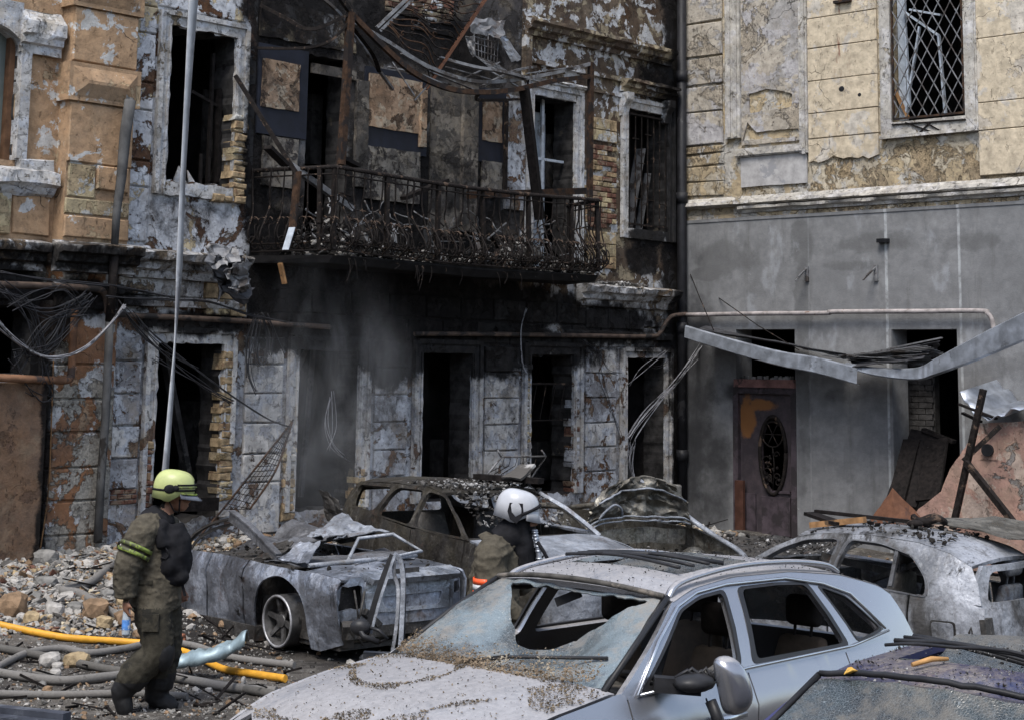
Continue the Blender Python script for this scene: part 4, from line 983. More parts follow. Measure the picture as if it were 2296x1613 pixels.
# ash heap on the balcony
def chips(name, fn, n, smin, smax, mat, seed=0, flatk=.5, par=None, M_=None, label=None, kind='stuff', up=True):
    r_ = np.random.RandomState(seed); V = []; F = []
    g_ = (1+5**.5)/2; base = np.array([(-1,g_,0),(1,g_,0),(-1,-g_,0),(1,-g_,0),(0,-1,g_),(0,1,g_),(0,-1,-g_),(0,1,-g_),(g_,0,-1),(g_,0,1),(-g_,0,-1),(-g_,0,1)], float)/1.9
    ff = [(0,11,5),(0,5,1),(0,1,7),(0,7,10),(0,10,11),(1,5,9),(5,11,4),(11,10,2),(10,7,6),(7,1,8),(3,9,4),(3,4,2),(3,2,6),(3,6,8),(3,8,9),(4,9,5),(2,4,11),(6,2,10),(8,6,7),(9,8,1)]
    for k in range(n):
        p = fn(r_)
        if p is None: continue
        s = smin*(smax/smin)**(r_.rand()**1.7)
        b = base*(1+.75*(r_.rand(12, 3)-.5))*np.array([1, .4+.7*r_.rand(), flatk*(.35+.8*r_.rand())])*s
        e = Euler((r_.randn()*.5, r_.randn()*.5, r_.rand()*6.28)).to_matrix(); b = b @ np.array(e).T
        m0 = len(V); V += (b+np.array(p)).tolist(); F += [tuple(i+m0 for i in f) for f in ff]
    o = link(name, mesh_np(name, V, F), par, mat)
    if M_ is not None: o.matrix_world = M_
    if kind: o['kind'] = kind
    if label: o['label'] = label
    return o
def bal_pt(r_):
    x = r_.uniform(bxL-.1, bxR+.1); y = -r_.uniform(.05, .98)
    h = .62*(1-abs(y+.55)/.7)*(.6+.7*nz(x, y, 3, 1.2)); return (x, y, zf+.03+max(0, h)*r_.rand()+sag(x))
for nm, n_, a, b, mt, sd_ in (('ash_debris', 900, .02, .11, 'debris_dk', 1), ('pale_ash', 700, .012, .07, 'stone_w', 2)):
    chips(nm, bal_pt, n_, a, b, M[mt], sd_, M_=M_A, label='charred debris heaped on the balcony floor behind the iron railing' if sd_ == 1 else 'pale ash flakes and plaster crumbs scattered over balcony debris')
def ledge_pt(r_): x = r_.uniform(-2.55, -1.1); return (x, -r_.uniform(.02, .26), 4.05+.05*r_.rand()*(1-abs(x+1.8)/.9))
chips('plaster_crumbs', ledge_pt, 260, .012, .05, M['debris'], 5, M_=M_A, label='white plaster crumbs lying on the cornice ledge right of the balcony')
# things lying on / leaning at the balcony
def thing_mesh(name, mb, mat, label, cat, M_=None, group=None):
    o = mb.build(name, mat, None)
    if M_ is not None: o.matrix_world = M_
    return tag(o, label, cat, group)
def beamA(u0, v0, o0, u1, v1, o1, w_, h_, mat, name, label, cat, jit=0):
    m = MB(); a, b = PA3(u0, v0, o0), PA3(u1, v1, o1); n_ = 6
    P = [a.lerp(b, k/n_)+Vector((nz(k, u0, 1)*jit, nz(k, u0, 2)*jit, nz(k, u0, 3)*jit)) for k in range(n_+1)]
    for k in range(n_): m.bar(P[k], P[k+1]+(P[k+1]-P[k])*.02, w_*(1+.1*nz(k, 3)), h_)
    return thing_mesh(name, m, mat, label, cat, M_A)
beamA(1175, 195, 1.02, 1210, 490, .75, .13, .12, M['wood_burnt'], 'charred_beam', 'thick charred beam leaning upright inside the right end of the balcony', 'beam', .02)
beamA(650, 370, .5, 790, 470, .9, .16, .07, M['ash_metal'], 'fallen_plank', 'grey ashen plank slanting down behind the left balcony railing', 'plank', .02)
beamA(528, 170, .1, 662, 385, .85, .055, .05, M['iron'], 'burnt_rod', 'thin black bar slanting from the window to the left balcony railing', 'bar')
beamA(1050, 438, .9, 1320, 428, .55, .06, .1, M['rust'], 'fallen_rail', 'dark steel channel lying level behind the right half of the railing', 'rail')
beamA(668, 385, 1.08, 655, 520, 1.1, .12, .03, M['rust'], 'hanging_board', 'scorched strip of board hanging over left part of balcony railing', 'board', .015)
beamA(655, 510, 1.15, 640, 560, 1.17, .10, .01, M['sash'], 'torn_foil', 'torn silvery foil scrap dangling from the hanging board', 'foil')
beamA(628, 590, 1.0, 638, 636, 1.0, .07, .03, M['wood'], 'dangling_stick', 'short brown stick hanging below the left balcony floor', 'stick')
for k, (u0, v0, u1, v1, lb) in enumerate(((600, 330, 640, 370, 'small bent metal flap above the left railing corner'), (760, 352, 800, 372, 'lump of charred wood on the handrail corner'), (905, 445, 1000, 405, 'charred plank propped behind the middle of the railing'), (840, 540, 930, 560, 'blackened board in the ash behind the middle railing'))):
    beamA(u0, v0, .9, u1, v1, .8, .12, .05, M['wood_burnt'], 'charred_plank', lb, 'plank', .03)
rz_ = random.Random(21); tg2 = MB(); tg3 = MB()
for k in range(95):
    x = rz_.uniform(bxL-.2, bxR+.2); y = -rz_.uniform(.1, 1.12); z = zf+rz_.uniform(.03, .75); a = rz_.uniform(0, 6.28); L_ = rz_.uniform(.2, .75); P = []
    for j in range(6): t = j/5-.5; P.append((x+L_*t*math.cos(a)+.06*rz_.uniform(-1, 1), y+.35*L_*t*math.sin(a)+.03*rz_.uniform(-1, 1), max(zf+.02, z+L_*t*rz_.uniform(.2, .9)*(1 if k % 2 else -1))))
    (tg2 if k % 3 else tg3).tube(catmull(P, 3), rz_.uniform(.006, .014), 4)
for k in range(34):
    x = rz_.uniform(bxL, bxR); y = -rz_.uniform(.2, .98); z = zf+rz_.uniform(.08, .42); d_ = Vector((rz_.uniform(-1, 1), rz_.uniform(-.3, .3), rz_.uniform(-.3, .7))).normalized()*rz_.uniform(.2, .55); (tg2 if k % 2 else tg3).bar((x, y, z), Vector((x, y, z))+d_, rz_.uniform(.03, .09), .012)
for mm_, mt_, lb_ in ((tg2, 'iron', 'tangle of bent black rods and laths heaped inside the balcony railing'), (tg3, 'ash_metal', 'tangle of ashen grey strips heaped inside the balcony railing')):
    o = mm_.build('bent_rods', M[mt_], None); o.matrix_world = M_A; o['kind'] = 'stuff'; o['label'] = lb_
hg = MB()
for k in range(22):
    x = rz_.uniform(bxL+.1, bxR-.1); L_ = rz_.uniform(.08, .38); P = [(x, -BO-.02, zf-.02+sag(x)), (x+.03*rz_.uniform(-1, 1), -BO-.05, zf-.02-L_*.5), (x+.08*rz_.uniform(-1, 1), -BO-.03, zf-.02-L_)]; hg.tube(catmull(P, 3), rz_.uniform(.004, .010), 4)
o = hg.build('hanging_shreds', M['iron'], None); o.matrix_world = M_A; o['kind'] = 'stuff'; o['label'] = 'thin charred shreds hanging from the front edge of the balcony slab'
# collapsed canopy frame above the balcony
can = empty('canopy_frame', M=M_A, label='collapsed steel canopy frame sagging above the balcony on rusty corner posts', cat='canopy frame')
def frame_bar(name, px_, w_, h_, mat, tw=0, n_=5):
    P = catmull([PA3(*p) for p in px_], n_); m = MB()
    for k in range(len(P)-1): m.bar(P[k], P[k+1]+(P[k+1]-P[k]).normalized()*.01, w_, h_, tw=tw)
    return m.build(name, mat, can)
frame_bar('post', [(786, 28, 1.0), (776, 200, 1.0), (764, 368, 1.02)], .09, .09, M['rust']); frame_bar('post', [(1325, 140, 1.0), (1323, 300, 1.0), (1322, 440, 1.0)], .075, .075, M['rust'])
frame_bar('post', [(1262, 235, .6), (1136, 230, .6)], .03, .03, M['iron']) if False else None
frame_bar('beam', [(786, 30, 1.0), (860, 105, 1.05), (930, 165, 1.1), (1010, 200, 1.1), (1090, 207, 1.08), (1160, 200, 1.05), (1240, 182, 1.02), (1325, 172, 1.0)], .06, .07, M['rust'])
frame_bar('beam', [(786, 46, .85), (870, 95, .85), (960, 150, .85), (1060, 182, .9), (1150, 180, .95), (1250, 162, 1.0), (1325, 143, 1.0)], .05, .05, M['ash_metal'])
frame_bar('beam', [(985, 130, .8), (1060, 150, .95), (1120, 160, 1.0), (1180, 175, 1.02)], .09, .04, M['ash_metal'])
frame_bar('beam', [(786, 28, 1.0), (745, -30, 1.0)], .06, .06, M['iron']); frame_bar('beam', [(786, 30, 1.0), (900, -30, .5)], .05, .05, M['ash_metal']) if False else None
frame_bar('beam', [(585, 12, .05), (640, 40, .4), (700, 66, .8), (786, 30, 1.0)], .045, .045, M['iron']); frame_bar('beam', [(578, 108, .05), (680, 108, .6), (740, 92, .9), (786, 46, 1.0)], .035, .035, M['iron'])
frame_bar('beam', [(700, -20, .9), (760, 30, .9), (830, 130, .6), (880, 200, .2)], .04, .04, M['ash_metal'])
frame_bar('beam', [(1075, 208, 1.05), (1075, 225, .4), (1180, 222, .05)], .04, .04, M['iron']); frame_bar('beam', [(1136, 225, .1), (1132, 440, .1)], .05, .05, M['iron'])
frame_bar('beam', [(1078, 196, .9), (1150, 160, .4), (1200, 150, .1)], .05, .03, M['ash_metal']); frame_bar('beam', [(870, 150, .6), (950, 170, .8), (1020, 205, .9)], .05, .02, M['ash_metal'])
frame_bar('beam', [(790, 60, .95), (835, 120, .7), (850, 160, .5)], .06, .02, M['iron']); frame_bar('beam', [(1182, 200, 1.0), (1188, 150, .8)], .03, .03, M['iron'])
m = MB()
for u0, v0, u1, v1 in ((915, 165, 1010, 190), (1000, 150, 1100, 178), (1010, 205, 1120, 200), (880, 140, 930, 215), (930, 225, 970, 180), (1100, 160, 1180, 205), (1040, 175, 1120, 140), (900, 120, 960, 155), (960, 160, 1060, 200), (1180, 165, 1290, 150)):
    m.bar(PA3(u0, v0, .7+.4*random.random()), PA3(u1, v1, .7+.4*random.random()), .05*random.uniform(.5, 1.2), .015)
m.build('torn_strip', M['ash_metal'], can)
# twisted wrought-iron grille hung up above the canopy
tg = empty('hanging_grille', M=M_A, label='rusty wrought-iron window grille hanging slantwise at the top above the balcony', cat='grille')
m = MB(); m.bar(PA3(845, 62, .6), PA3(920, -10, .75), .05, .04); m.bar(PA3(852, 70, .62), PA3(928, -4, .77), .02, .04); m.build('frame_bar', M['ash_metal'], tg)
m = MB(); m.bar(PA3(955, 200, .8), PA3(1095, -12, 1.0), .05, .04); m.build('frame_bar', M['copper'], tg)
rg = random.Random(9)
for k in range(13):
    t = k/12; a = PA3(852+75*t, 66-72*t, .62+.14*t); b = PA3(968+118*t, 182-180*t, .8+.18*t); m = MB(); P = []
    for j in range(17):
        s = j/16; c = a.lerp(b, s); o_ = math.sin(s*math.pi*3.2+k)*.05; P.append(c+Vector((o_*.6, -.12*math.sin(math.pi*s), o_)))
    m.tube(P, .011, 5)
    for q in (.3, .62):
        c = a.lerp(b, q+rg.uniform(-.06, .06)); m.tube([c+Vector((.05*math.cos(j*.8)*(1-j/9), -.08, .05*math.sin(j*.8)*(1-j/9))) for j in range(9)], .009, 4)
    m.build('wrought_bar', M['rust'] if k % 3 else M['iron'], tg)
# air conditioner cage, buckled
ac = empty('air_conditioner_cage', M=M_A, label='buckled wire cage with grey metal casing of a burnt air conditioner high on the wall', cat='cage')
c4 = [PA3(1063, 68, .5), PA3(1118, 82, .5), PA3(1114, 142, .45), PA3(1066, 126, .45)]
m = MB()
for k in range(8):
    t = k/7; m.tube([c4[0].lerp(c4[1], t), c4[3].lerp(c4[2], t), c4[3].lerp(c4[2], t)+Vector((.12, -.25, -.22))], .009, 4)
for k in range(5):
    t = k/4; m.tube([c4[0].lerp(c4[3], t), c4[1].lerp(c4[2], t)], .009, 4)
    m.tube([c4[3]+Vector((.12, -.25, -.22))*t, c4[2]+Vector((.12, -.25, -.22))*t], .009, 4)
m.build('wire_cage', M['ash_metal'], ac)
def crumple(name, P4, mat, par, amp=.06, n_=10, th=.006, seed=0, M_=None, fr=2.5):
    a, b, c, d = [Vector(p) for p in P4]; V = []; F = []
    for j in range(n_+1):
        for i in range(n_+1):
            s, t = i/n_, j/n_; p = a.lerp(b, s).lerp(d.lerp(c, s), t); q = mnoise.noise_vector(Vector((s*fr+seed, t*fr, seed*1.7)))
            q2 = mnoise.noise_vector(Vector((s*fr*2.7+seed, t*fr*2.7, seed)))*.45
            V.append(p+(q+q2)*amp)
    for j in range(n_):
        for i in range(n_):
            k = j*(n_+1)+i; F += [(k, k+1, k+n_+2), (k, k+n_+2, k+n_+1)]
    me = mesh_np(name, V, F); o = link(name, me, par, mat); md = o.modifiers.new('thick', 'SOLIDIFY'); md.thickness = th; md.offset = 0
    if M_ is not None: o.matrix_world = M_
    return o
crumple('casing', [PA3(1060, 40, .3), PA3(1130, 52, .3), PA3(1122, 84, .55), PA3(1062, 70, .55)], M['ash_metal'], ac, .09, 8, seed=2)
crumple('casing', [PA3(1118, 84, .5), PA3(1136, 80, .4), PA3(1172, 136, .3), PA3(1150, 140, .4)], M['galv'], ac, .05, 6, seed=4); crumple('casing', [PA3(1046, 86, .4), PA3(1062, 80, .5), PA3(1066, 130, .5), PA3(1056, 120, .4)], M['ash_metal'], ac, .04, 6, seed=6)
# crumpled sheet under the left balcony end
cr = empty('crumpled_sheet', M=M_A, label='crumpled charred metal casing dangling under the left end of the balcony', cat='scrap metal')
crumple('casing', [PA3(458, 562, .5), PA3(520, 548, .5), PA3(530, 580, .75), PA3(475, 590, .7)], M['ash_metal'], cr, .10, 9, seed=1)
crumple('casing', [PA3(470, 570, .6), PA3(545, 578, .6), PA3(568, 655, .6), PA3(490, 672, .55)], M['galv_in'], cr, .16, 12, seed=3); crumple('casing', [PA3(500, 600, .75), PA3(550, 590, .8), PA3(566, 648, .7), PA3(520, 668, .7)], M['ash_metal'], cr, .13, 10, seed=5)
# loose sheet-metal strip hanging down from above
def ribbon(name, pts, ws, mat, label, cat, th=.012, M_=None, tws=None):
    P = catmull(pts, 6); n_ = len(P); V = []; F = []
    for k, p in enumerate(P):
        t = k/(n_-1); w_ = float(np.interp(t, [x[0] for x in ws], [x[1] for x in ws])); a = float(np.interp(t, [x[0] for x in tws], [x[1] for x in tws])) if tws else 0
        e = Vector((math.cos(a), math.sin(a), 0)); V += [p-e*w_/2, p+e*w_/2]
    F = [(2*k, 2*k+1, 2*k+3, 2*k+2) for k in range(n_-1)]
    o = link(name, mesh_np(name, V, F, True), None, mat); md = o.modifiers.new('thick', 'SOLIDIFY'); md.thickness = th; md.offset = 0
    if M_ is not None: o.matrix_world = M_
    return tag(o, label, cat)
ribbon('metal_strip', [PA3(436, -40, .9), PA3(424, 150, 1.0), PA3(410, 400, 1.15), PA3(402, 600, 1.3), PA3(388, 830, 1.6), PA3(370, 1060, 1.9), PA3(366, 1110, 1.95)], [(0, .17), (.18, .13), (.45, .12), (.6, .10), (.62, .06), (.8, .10), (1, .15)], M['strip'], 'long grey strip of sheet metal hanging straight down before the left doorway', 'metal strip', M_=M_A, tws=[(0, .1), (.3, .5), (.5, .3), (.62, .8), (.7, .3), (1, .2)])
# broken rainwater pipe on the left
def trough(name, p, q, w0, w1, mat, label, cat, M_):
    m = MB(); m.tube([p.lerp(q, k/8)+Vector((nz(k, 1)*.012, 0, 0)) for k in range(9)], [w0+(w1-w0)*k/8 for k in range(9)], 8, flat=.55); return thing_mesh(name, m, mat, label, cat, M_)
dpm = flat('grey_downpipe', (.075, .075, .075), .7, .4, 4, col2=(.03, .027, .025))
dp = empty('broken_downpipe', M=M_A, label='grey rainwater downpipe snapped off at the top beside the left pilaster', cat='downpipe')
m = MB(); m.tube([PA3(292, 225, .42), PA3(281, 300, .42), PA3(272, 400, .42), PA3(262, 470, .42), PA3(257, 550, .42)], [.07, .07, .06, .05, .045], 8); m.build('pipe', dpm, dp)
m = MB(); m.tube([PA3(257, 550, .42), PA3(252, 640, .42), PA3(246, 720, .36)], .055, 8); m.build('pipe', M['iron'], dp)
m = MB(); m.tube([PA3(246, 720, .36), PA3(237, 930, .34), PA3(226, 1080, .32), PA3(219, 1215, .3)], .05, 8); m.build('pipe', dpm, dp)
crumple('torn_collar', [PA3(280, 212, .3), PA3(300, 222, .42), PA3(293, 260, .4), PA3(281, 250, .35)], dpm, dp, .04, 5, seed=3)
# cables
def cables(name, runs, r, mat, label, M_=M_A, off=.35, cat='cables', jit=.05, seed=0):
    rr = random.Random(seed); m = MB()
    for pts, n_ in runs:
        for k in range(n_):
            P = [PA3(u+rr.uniform(-1, 1)*jit*60, v+rr.uniform(-1, 1)*jit*60, off+rr.uniform(-.08, .08)) for u, v in pts]
            m.tube(catmull(P, 6), r*rr.uniform(.7, 1.2), 4)
    return thing_mesh(name, m, mat, label, cat, M_)
cables('cable_bundle', [([(-20, 700), (30, 755), (80, 790), (130, 803), (190, 780), (240, 735), (280, 685)], 9), ([(-20, 720), (40, 770), (100, 800), (160, 795)], 6)], .0065, M['cable_w'], 'sagging bundle of pale bare wires looping across the lower left pilaster', seed=1, off=.55)
cables('cable_tangle', [([(0, 640), (60, 690), (90, 780), (105, 850)], 10), ([(150, 690), (120, 760), (80, 800), (60, 770)], 9), ([(40, 670), (120, 700), (200, 660)], 7), ([(190, 700), (110, 720), (30, 830)], 6), ([(20, 800), (60, 860), (100, 880), (108, 820)], 4), ([(180, 690), (150, 640), (90, 660), (20, 690)], 5), ([(215, 660), (110, 760), (40, 790)], 5), ([(60, 870), (90, 895), (110, 880), (112, 840)], 4)], .0065, M['cable'], 'tangle of black burnt cables in the dark hole at far left', seed=2, off=.5, jit=.25)
cables('wire_line', [([(240, 665), (320, 670), (400, 672), (470, 675), (560, 705), (640, 720)], 4), ([(0, 610), (100, 625), (250, 640), (400, 668)], 3)], .008, M['cable'], 'thin black wires strung along below the left cornice', seed=3, off=.45)
cables('slanting_wires', [([(300, 700), (350, 755), (470, 850), (600, 935), (655, 960)], 3), ([(280, 690), (360, 790), (450, 860), (520, 905)], 3), ([(345, 800), (420, 850), (520, 900)], 2), ([(270, 670), (330, 760), (440, 830)], 2)], .007, M['cable'], 'thin wires slanting down across the left doorway', seed=4, off=.5, jit=.1)
cables('cable_knot', [([(580, 705), (565, 760), (560, 830), (572, 880)], 3), ([(585, 705), (600, 760), (590, 820), (575, 790), (580, 720)], 4), ([(590, 700), (610, 740), (605, 800)], 3), ([(575, 705), (550, 760), (555, 850)], 2), ([(600, 700), (640, 790)], 1)], .008, M['cable'], 'knot of thin black wires hanging between the two left doorways', seed=5, off=.2, jit=.09)
cables('power_cable', [([(1180, 690), (1170, 740), (1172, 810), (1180, 840)], 2)], .008, M['cable_w'], 'pale cord looping over the pipe right of the third doorway', seed=6, off=.15)
cables('cable_sheaf', [([(1575, 770), (1520, 850), (1450, 920), (1405, 985)], 6), ([(1560, 800), (1500, 880), (1420, 975), (1408, 1040)], 4), ([(1500, 790), (1440, 830), (1410, 870)], 2), ([(1420, 990), (1412, 1040), (1425, 1085)], 4)], .006, M['cable_w'], 'sheaf of pale wires slanting past the last right doorway to the corner pipe', seed=7, off=.5, jit=.12)
cables('loose_wire', [([(1345, 790), (1350, 850), (1370, 930), (1395, 975)], 3), ([(1335, 780), (1360, 830), (1390, 840)], 2), ([(1300, 760), (1350, 790)], 2), ([(1440, 800), (1470, 822), (1500, 815)], 2)], .006, M['cable'], 'thin dark wires dangling over the last right pier', seed=8, off=.12, jit=.1)
cables('door_wires', [([(740, 890), (732, 950), (745, 1000), (780, 1030)], 3), ([(748, 880), (750, 960), (735, 1010)], 2)], .006, M['cable_w'], 'thin pale wires hanging inside the smoky second doorway', seed=9, off=.0, jit=.08)
cables('hanging_string', [([(120, 800), (116, 950), (108, 1100), (88, 1250)], 1)], .008, M['wood'], 'single tan cord hanging down the lower left pilaster', seed=10, off=.28, jit=.03)
# leaning wire-mesh fence panel
mf = empty('torn_fence', M=M_A, label='torn wire-mesh fence panel leaning before the pier between left doorways', cat='fence panel')
e0 = [PA3(500, 1140, .9), PA3(655, 945, .35)]; e1 = [PA3(560, 1140, 1.0), PA3(612, 1065, .7), PA3(635, 1010, .5), PA3(657, 940, .35)]
m = MB(); m.tube(e0, .014, 5); m.tube(catmull(e1, 5), .014, 5); m.tube([PA3(448, 1200, 1.3), e0[0]], .012, 5); m.build('frame_bar', M['rust'], mf)
E1 = catmull(e1, 5); m = MB()
for k in range(18):
    t = k/17; a = e0[0].lerp(e0[1], t); b = E1[min(len(E1)-1, int(t*(len(E1)-1)))]
    m.tube([a, a.lerp(b, .5)+Vector((.02*nz(k, 1), 0, .03*nz(k, 2))), b], .005, 4)
for k in range(1, 6):
    m.tube([e0[0].lerp(e0[1], t).lerp(E1[int(t*(len(E1)-1))], k/6) for t in np.linspace(0, 1, 12)], .005, 4)
m.build('wire', M['iron'], mf)
mf2 = empty('mesh_fence', M=M_A, label='bent steel frame with wire mesh standing under the right doorway sill', cat='frame')
m = MB(); P = [PA3(1088, 1068, 1.2), PA3(1124, 1024, 1.2), PA3(1224, 1022, 1.0), PA3(1185, 1080, 1.0)]; m.tube(P, .014, 5); m.tube([P[1], PA3(1116, 1008, 1.2)], .014, 5); m.tube([P[2], PA3(1214, 1008, 1.0)], .014, 5); m.build('frame_bar', M['ash_metal'], mf2)
m = MB()
for k in range(7):
    t = (k+.5)/7; m.tube([P[1].lerp(P[2], t), P[1].lerp(P[2], t)+Vector((-.05, 0, -.12)), P[0].lerp(P[3], t)+Vector((0, 0, .06)), P[0].lerp(P[3], t)], .006, 4)
m.build('wire', M['iron'], mf2)
# ------------------------------------------------------------------ crushed awning on the grey wall
aw = empty('crushed_awning', M=M_B, label='bent galvanised sheet awning hanging in a V across the grey wall', cat='awning')
def gutter(pts, w_, mat, name, depth=.3, n_=6, lip=.03):
    """folded sheet: front fascia plus a shelf behind it"""
    P = catmull(pts, n_); V = []; F = []
    for k, p in enumerate(P):
        q = w_[0]+(w_[1]-w_[0])*k/(len(P)-1); d = .012*nz(k*.7, 3)
        V += [p+Vector((0, .03, .02)), p+Vector((0, 0+d, 0)), p+Vector((0, -.02+d, -q)), p+Vector((0, .05, -q-.02))]
    for k in range(len(P)-1):
        for j in range(3): a = 4*k+j; F.append((a, a+1, a+5, a+4))
    o = link(name, mesh_np(name, V, F), aw, mat); md = o.modifiers.new('thick', 'SOLIDIFY'); md.thickness = .006; md.offset = 0; return o
gutter([PB3(1536, 732, 1.0), PB3(1650, 765, 1.0), PB3(1750, 790, 1.0), PB3(1830, 803, 1.0), PB3(1922, 826, 1.0)], (.17, .22), M['galv'], 'fascia')
gutter([PB3(1895, 815, .95), PB3(1960, 826, .98), PB3(2050, 827, 1.0), PB3(2092, 808, 1.02), PB3(2140, 782, 1.05), PB3(2200, 750, 1.1), PB3(2320, 690, 1.2)], (.03, .36), M['galv'], 'fascia')
def awn_roof(a, b, c, d, name, mat, n_=12, seed=0, amp=.03):
    o = crumple(name, [a, b, c, d], mat, aw, amp, n_, .008, seed); return o
awn_roof(PB3(1540, 733, .95), PB3(1900, 795, .95), PB3(1900, 800, .1), PB3(1600, 735, .1), 'roof_sheet', M['galv_in'], 12, 2, .04)
awn_roof(PB3(1905, 803, .9), PB3(2110, 765, .95), PB3(2100, 790, .2), PB3(1900, 806, .2), 'roof_sheet', M['galv_in'], 12, 3, .05)
awn_roof(PB3(1910, 822, 1.0), PB3(2070, 806, 1.0), PB3(2100, 765, .6), PB3(1905, 800, .6), 'roof_sheet', M['galv_in'], 12, 5, .03)
m = MB()
for k in range(16):
    a0 = random.uniform(1840, 1930); m.bar(PB3(a0, 786+.12*(a0-1840)+random.uniform(0, 14), random.uniform(.5, 1.0)), PB3(a0+random.uniform(110, 190), random.uniform(785, 822), random.uniform(.6, 1.05)), random.uniform(.015, .05), .008)
for k in range(9): m.bar(PB3(1880+k*14, 797+k*.4, .95-.03*k), PB3(2080+k*7, 775+k*3, 1.0-.05*k), .014, .01)
m.bar(PB3(1900, 801, .9), PB3(2112, 757, .9), .05, .02); m.bar(PB3(1800, 782, .9), PB3(2000, 812, .8), .03, .02)
m.build('batten', M['ash_metal'], aw)
m = MB(); m.tube([PB3(1548, 615, .03), PB3(1570, 670, .5), PB3(1600, 740, .95)], .009, 4); m.build('stay_wire', M['iron'], aw)
m = MB(); m.tube([PB3(1612, 668, .03), PB3(1700, 730, .6), PB3(1792, 785, .95)], .009, 4); m.build('stay_wire', M['iron'], aw)
# pink shed wall with sagging corrugated sheet and steel bars at the right
pk = empty('pink_shed', M=M_B, label='half-collapsed pink rendered shed wall at the right, broken along its slope', cat='shed')
PO = 1.3
poly = [PB(*p, PO) for p in ((2010, 1260), (2010, 1195), (2060, 1140), (2110, 1100), (2130, 1050), (2165, 1000), (2185, 950), (2260, 945), (2330, 940), (2400, 940), (2400, 1300))]
pp = jag(poly, .012, .09, 3)
sheet('wall', pp, lambda a, b: (a, -PO, b), M['pink'], pk, grid=False, th=.22, smooth=False, sp=.5)
m = MB(); x, z = PB(2217, 1008, PO); m.box((x-.13, -PO-.012, z-.13), (x+.13, -PO+.01, z+.13)); m.build('vent_plate', M['pink'], pk); m = MB(); m.tube([(x, -PO-.06, z), (x, -PO+.02, z)], .085, 14); m.build('vent_pipe', M['black'], pk)
P = [PB3(*p) for p in ((2150, 880, 1.1), (2165, 900, 1.2), (2185, 928, 1.35), (2215, 940, 1.5), (2245, 932, 1.5), (2275, 918, 1.5), (2320, 912, 1.5))]
V = []; F = []; C = catmull(P, 4)
for k, p in enumerate(C):
    for j in range(5): V.append(p+Vector((.0, .32*j, .05*j+.03*math.sin(k*1.4))))
for k in range(len(C)-1):
    for j in range(4): a = k*5+j; F.append((a, a+1, a+6, a+5))
o = link('roof_sheet', mesh_np('roof_sheet', V, F, True), pk, M['galv']); md = o.modifiers.new('thick', 'SOLIDIFY'); md.thickness = .012
m = MB(); m.bar(PB3(2150, 905, 1.4), PB3(2235, 938, 1.45), .06, .03); m.bar(PB3(2158, 925, 1.3), PB3(2200, 945, 1.3), .08, .03); m.build('batten', M['wood_burnt'], pk)
bs = empty('steel_struts', M=M_B, label='black steel bars forming a lambda shape before the pink wall', cat='steel frame')
for a, b, w_ in (((2205, 872, 1.9), (2136, 1185, 1.9), .075), ((2160, 1032, 1.92), (2242, 955, 1.6), .06), ((2166, 1035, 1.95), (2300, 1205, 2.2), .075)):
    m = MB(); m.bar(PB3(*a), PB3(*b), w_); m.build('steel_bar', M['iron'], bs)
lp = empty('leaning_boards', M=M_B, label='charred black door boards leaning in the right-hand opening', cat='boards')
for (u0, v0, u1, v1, o0, o1, w_) in ((2078, 968, 2020, 1130, .1, .7, .5), (2045, 985, 2005, 1140, .2, .8, .28), (2100, 985, 2080, 1120, .2, .7, .4)):
    m = MB(); m.bar(PB3(u0, v0, o0), PB3(u1, v1, o1), w_, .045, up=(0, 1, .3)); m.build('board', M['wood_burnt'], lp)
m = MB(); m.bar(PB3(2070, 962, .12), PB3(2140, 990, .12), .12, .05); m.build('board', M['wood_burnt'], lp)
rs = [PB3(2002, 1092, 2.0), PB3(2072, 1165, 2.2), PB3(2010, 1200, 2.4), PB3(1945, 1172, 2.2)]
o = crumple('rusty_sheet', rs, M['copper'], None, .03, 6, .008, 3, M_B); tag(o, 'rust-brown metal sheet standing on its corner before the grey wall', 'metal sheet')
# ------------------------------------------------------------------ vehicles
def burnt(name, a, b, c, d, sc=2.2, seed=0, tb=.5, tc=.56, td=.60, metal=.25, rough=.62):
    N = NT(name); o = seed*3.7
    n1 = N.noise(sc, 8, .62, off=o, dist=.4); n2 = N.noise(sc*1.7, 9, .68, off=o+9, dist=.3); n3 = N.noise(sc*2.6, 9, .7, off=o+21, dist=.5)
    f = N.noise(45, 5, .7)
    col = N.mix(N.step(n1, tb-.16, tb+.16), a, b); col = N.mix(N.step(n2, tc-.05, tc+.13), col, c); col = N.mix(N.step(n3, td-.01, td+.07), col, d)
    vx = N.noise(9, 6, .7, off=o+40, sc=(1, 1, .25)); col = N.mix(N.math('MULTIPLY', N.step(vx, .55, .7), .5), col, c)
    col = N.mix(1.0, col, N.comb(N.step(f, .2, .8, o0=.72, o1=1.2)), 'MULTIPLY')
    rst = N.step(N.noise(3.7, 9, .72, off=o+60, dist=.3), .57, .66); col = N.mix(N.math('MULTIPLY', rst, .55), col, (.07, .038, .024))
    drip = N.step(N.noise(11, 7, .7, off=o+70, sc=(1, 1, .16)), .56, .68); col = N.mix(N.math('MULTIPLY', drip, .6), col, d)
    sp = N.step(N.noise(34, 6, .75, off=o+80), .60, .66); col = N.mix(N.math('MULTIPLY', sp, .8), col, d)
    sh = N.math('MULTIPLY', N.math('SUBTRACT', 1.0, N.step(n2, tc-.1, tc+.05)), 1.0)
    nb = N.bump(N.noise(4.2, 3, .5, off=o+90), .05); nb = N.bump(N.math('ADD', n3, N.math('MULTIPLY', f, .35)), .010, 1.0, nb)
    return N.fin(col, N.step(n2, .35, .65, o0=rough-.16, o1=rough+.28), nb, N.math('MULTIPLY', sh, metal*1.5, clamp=True))
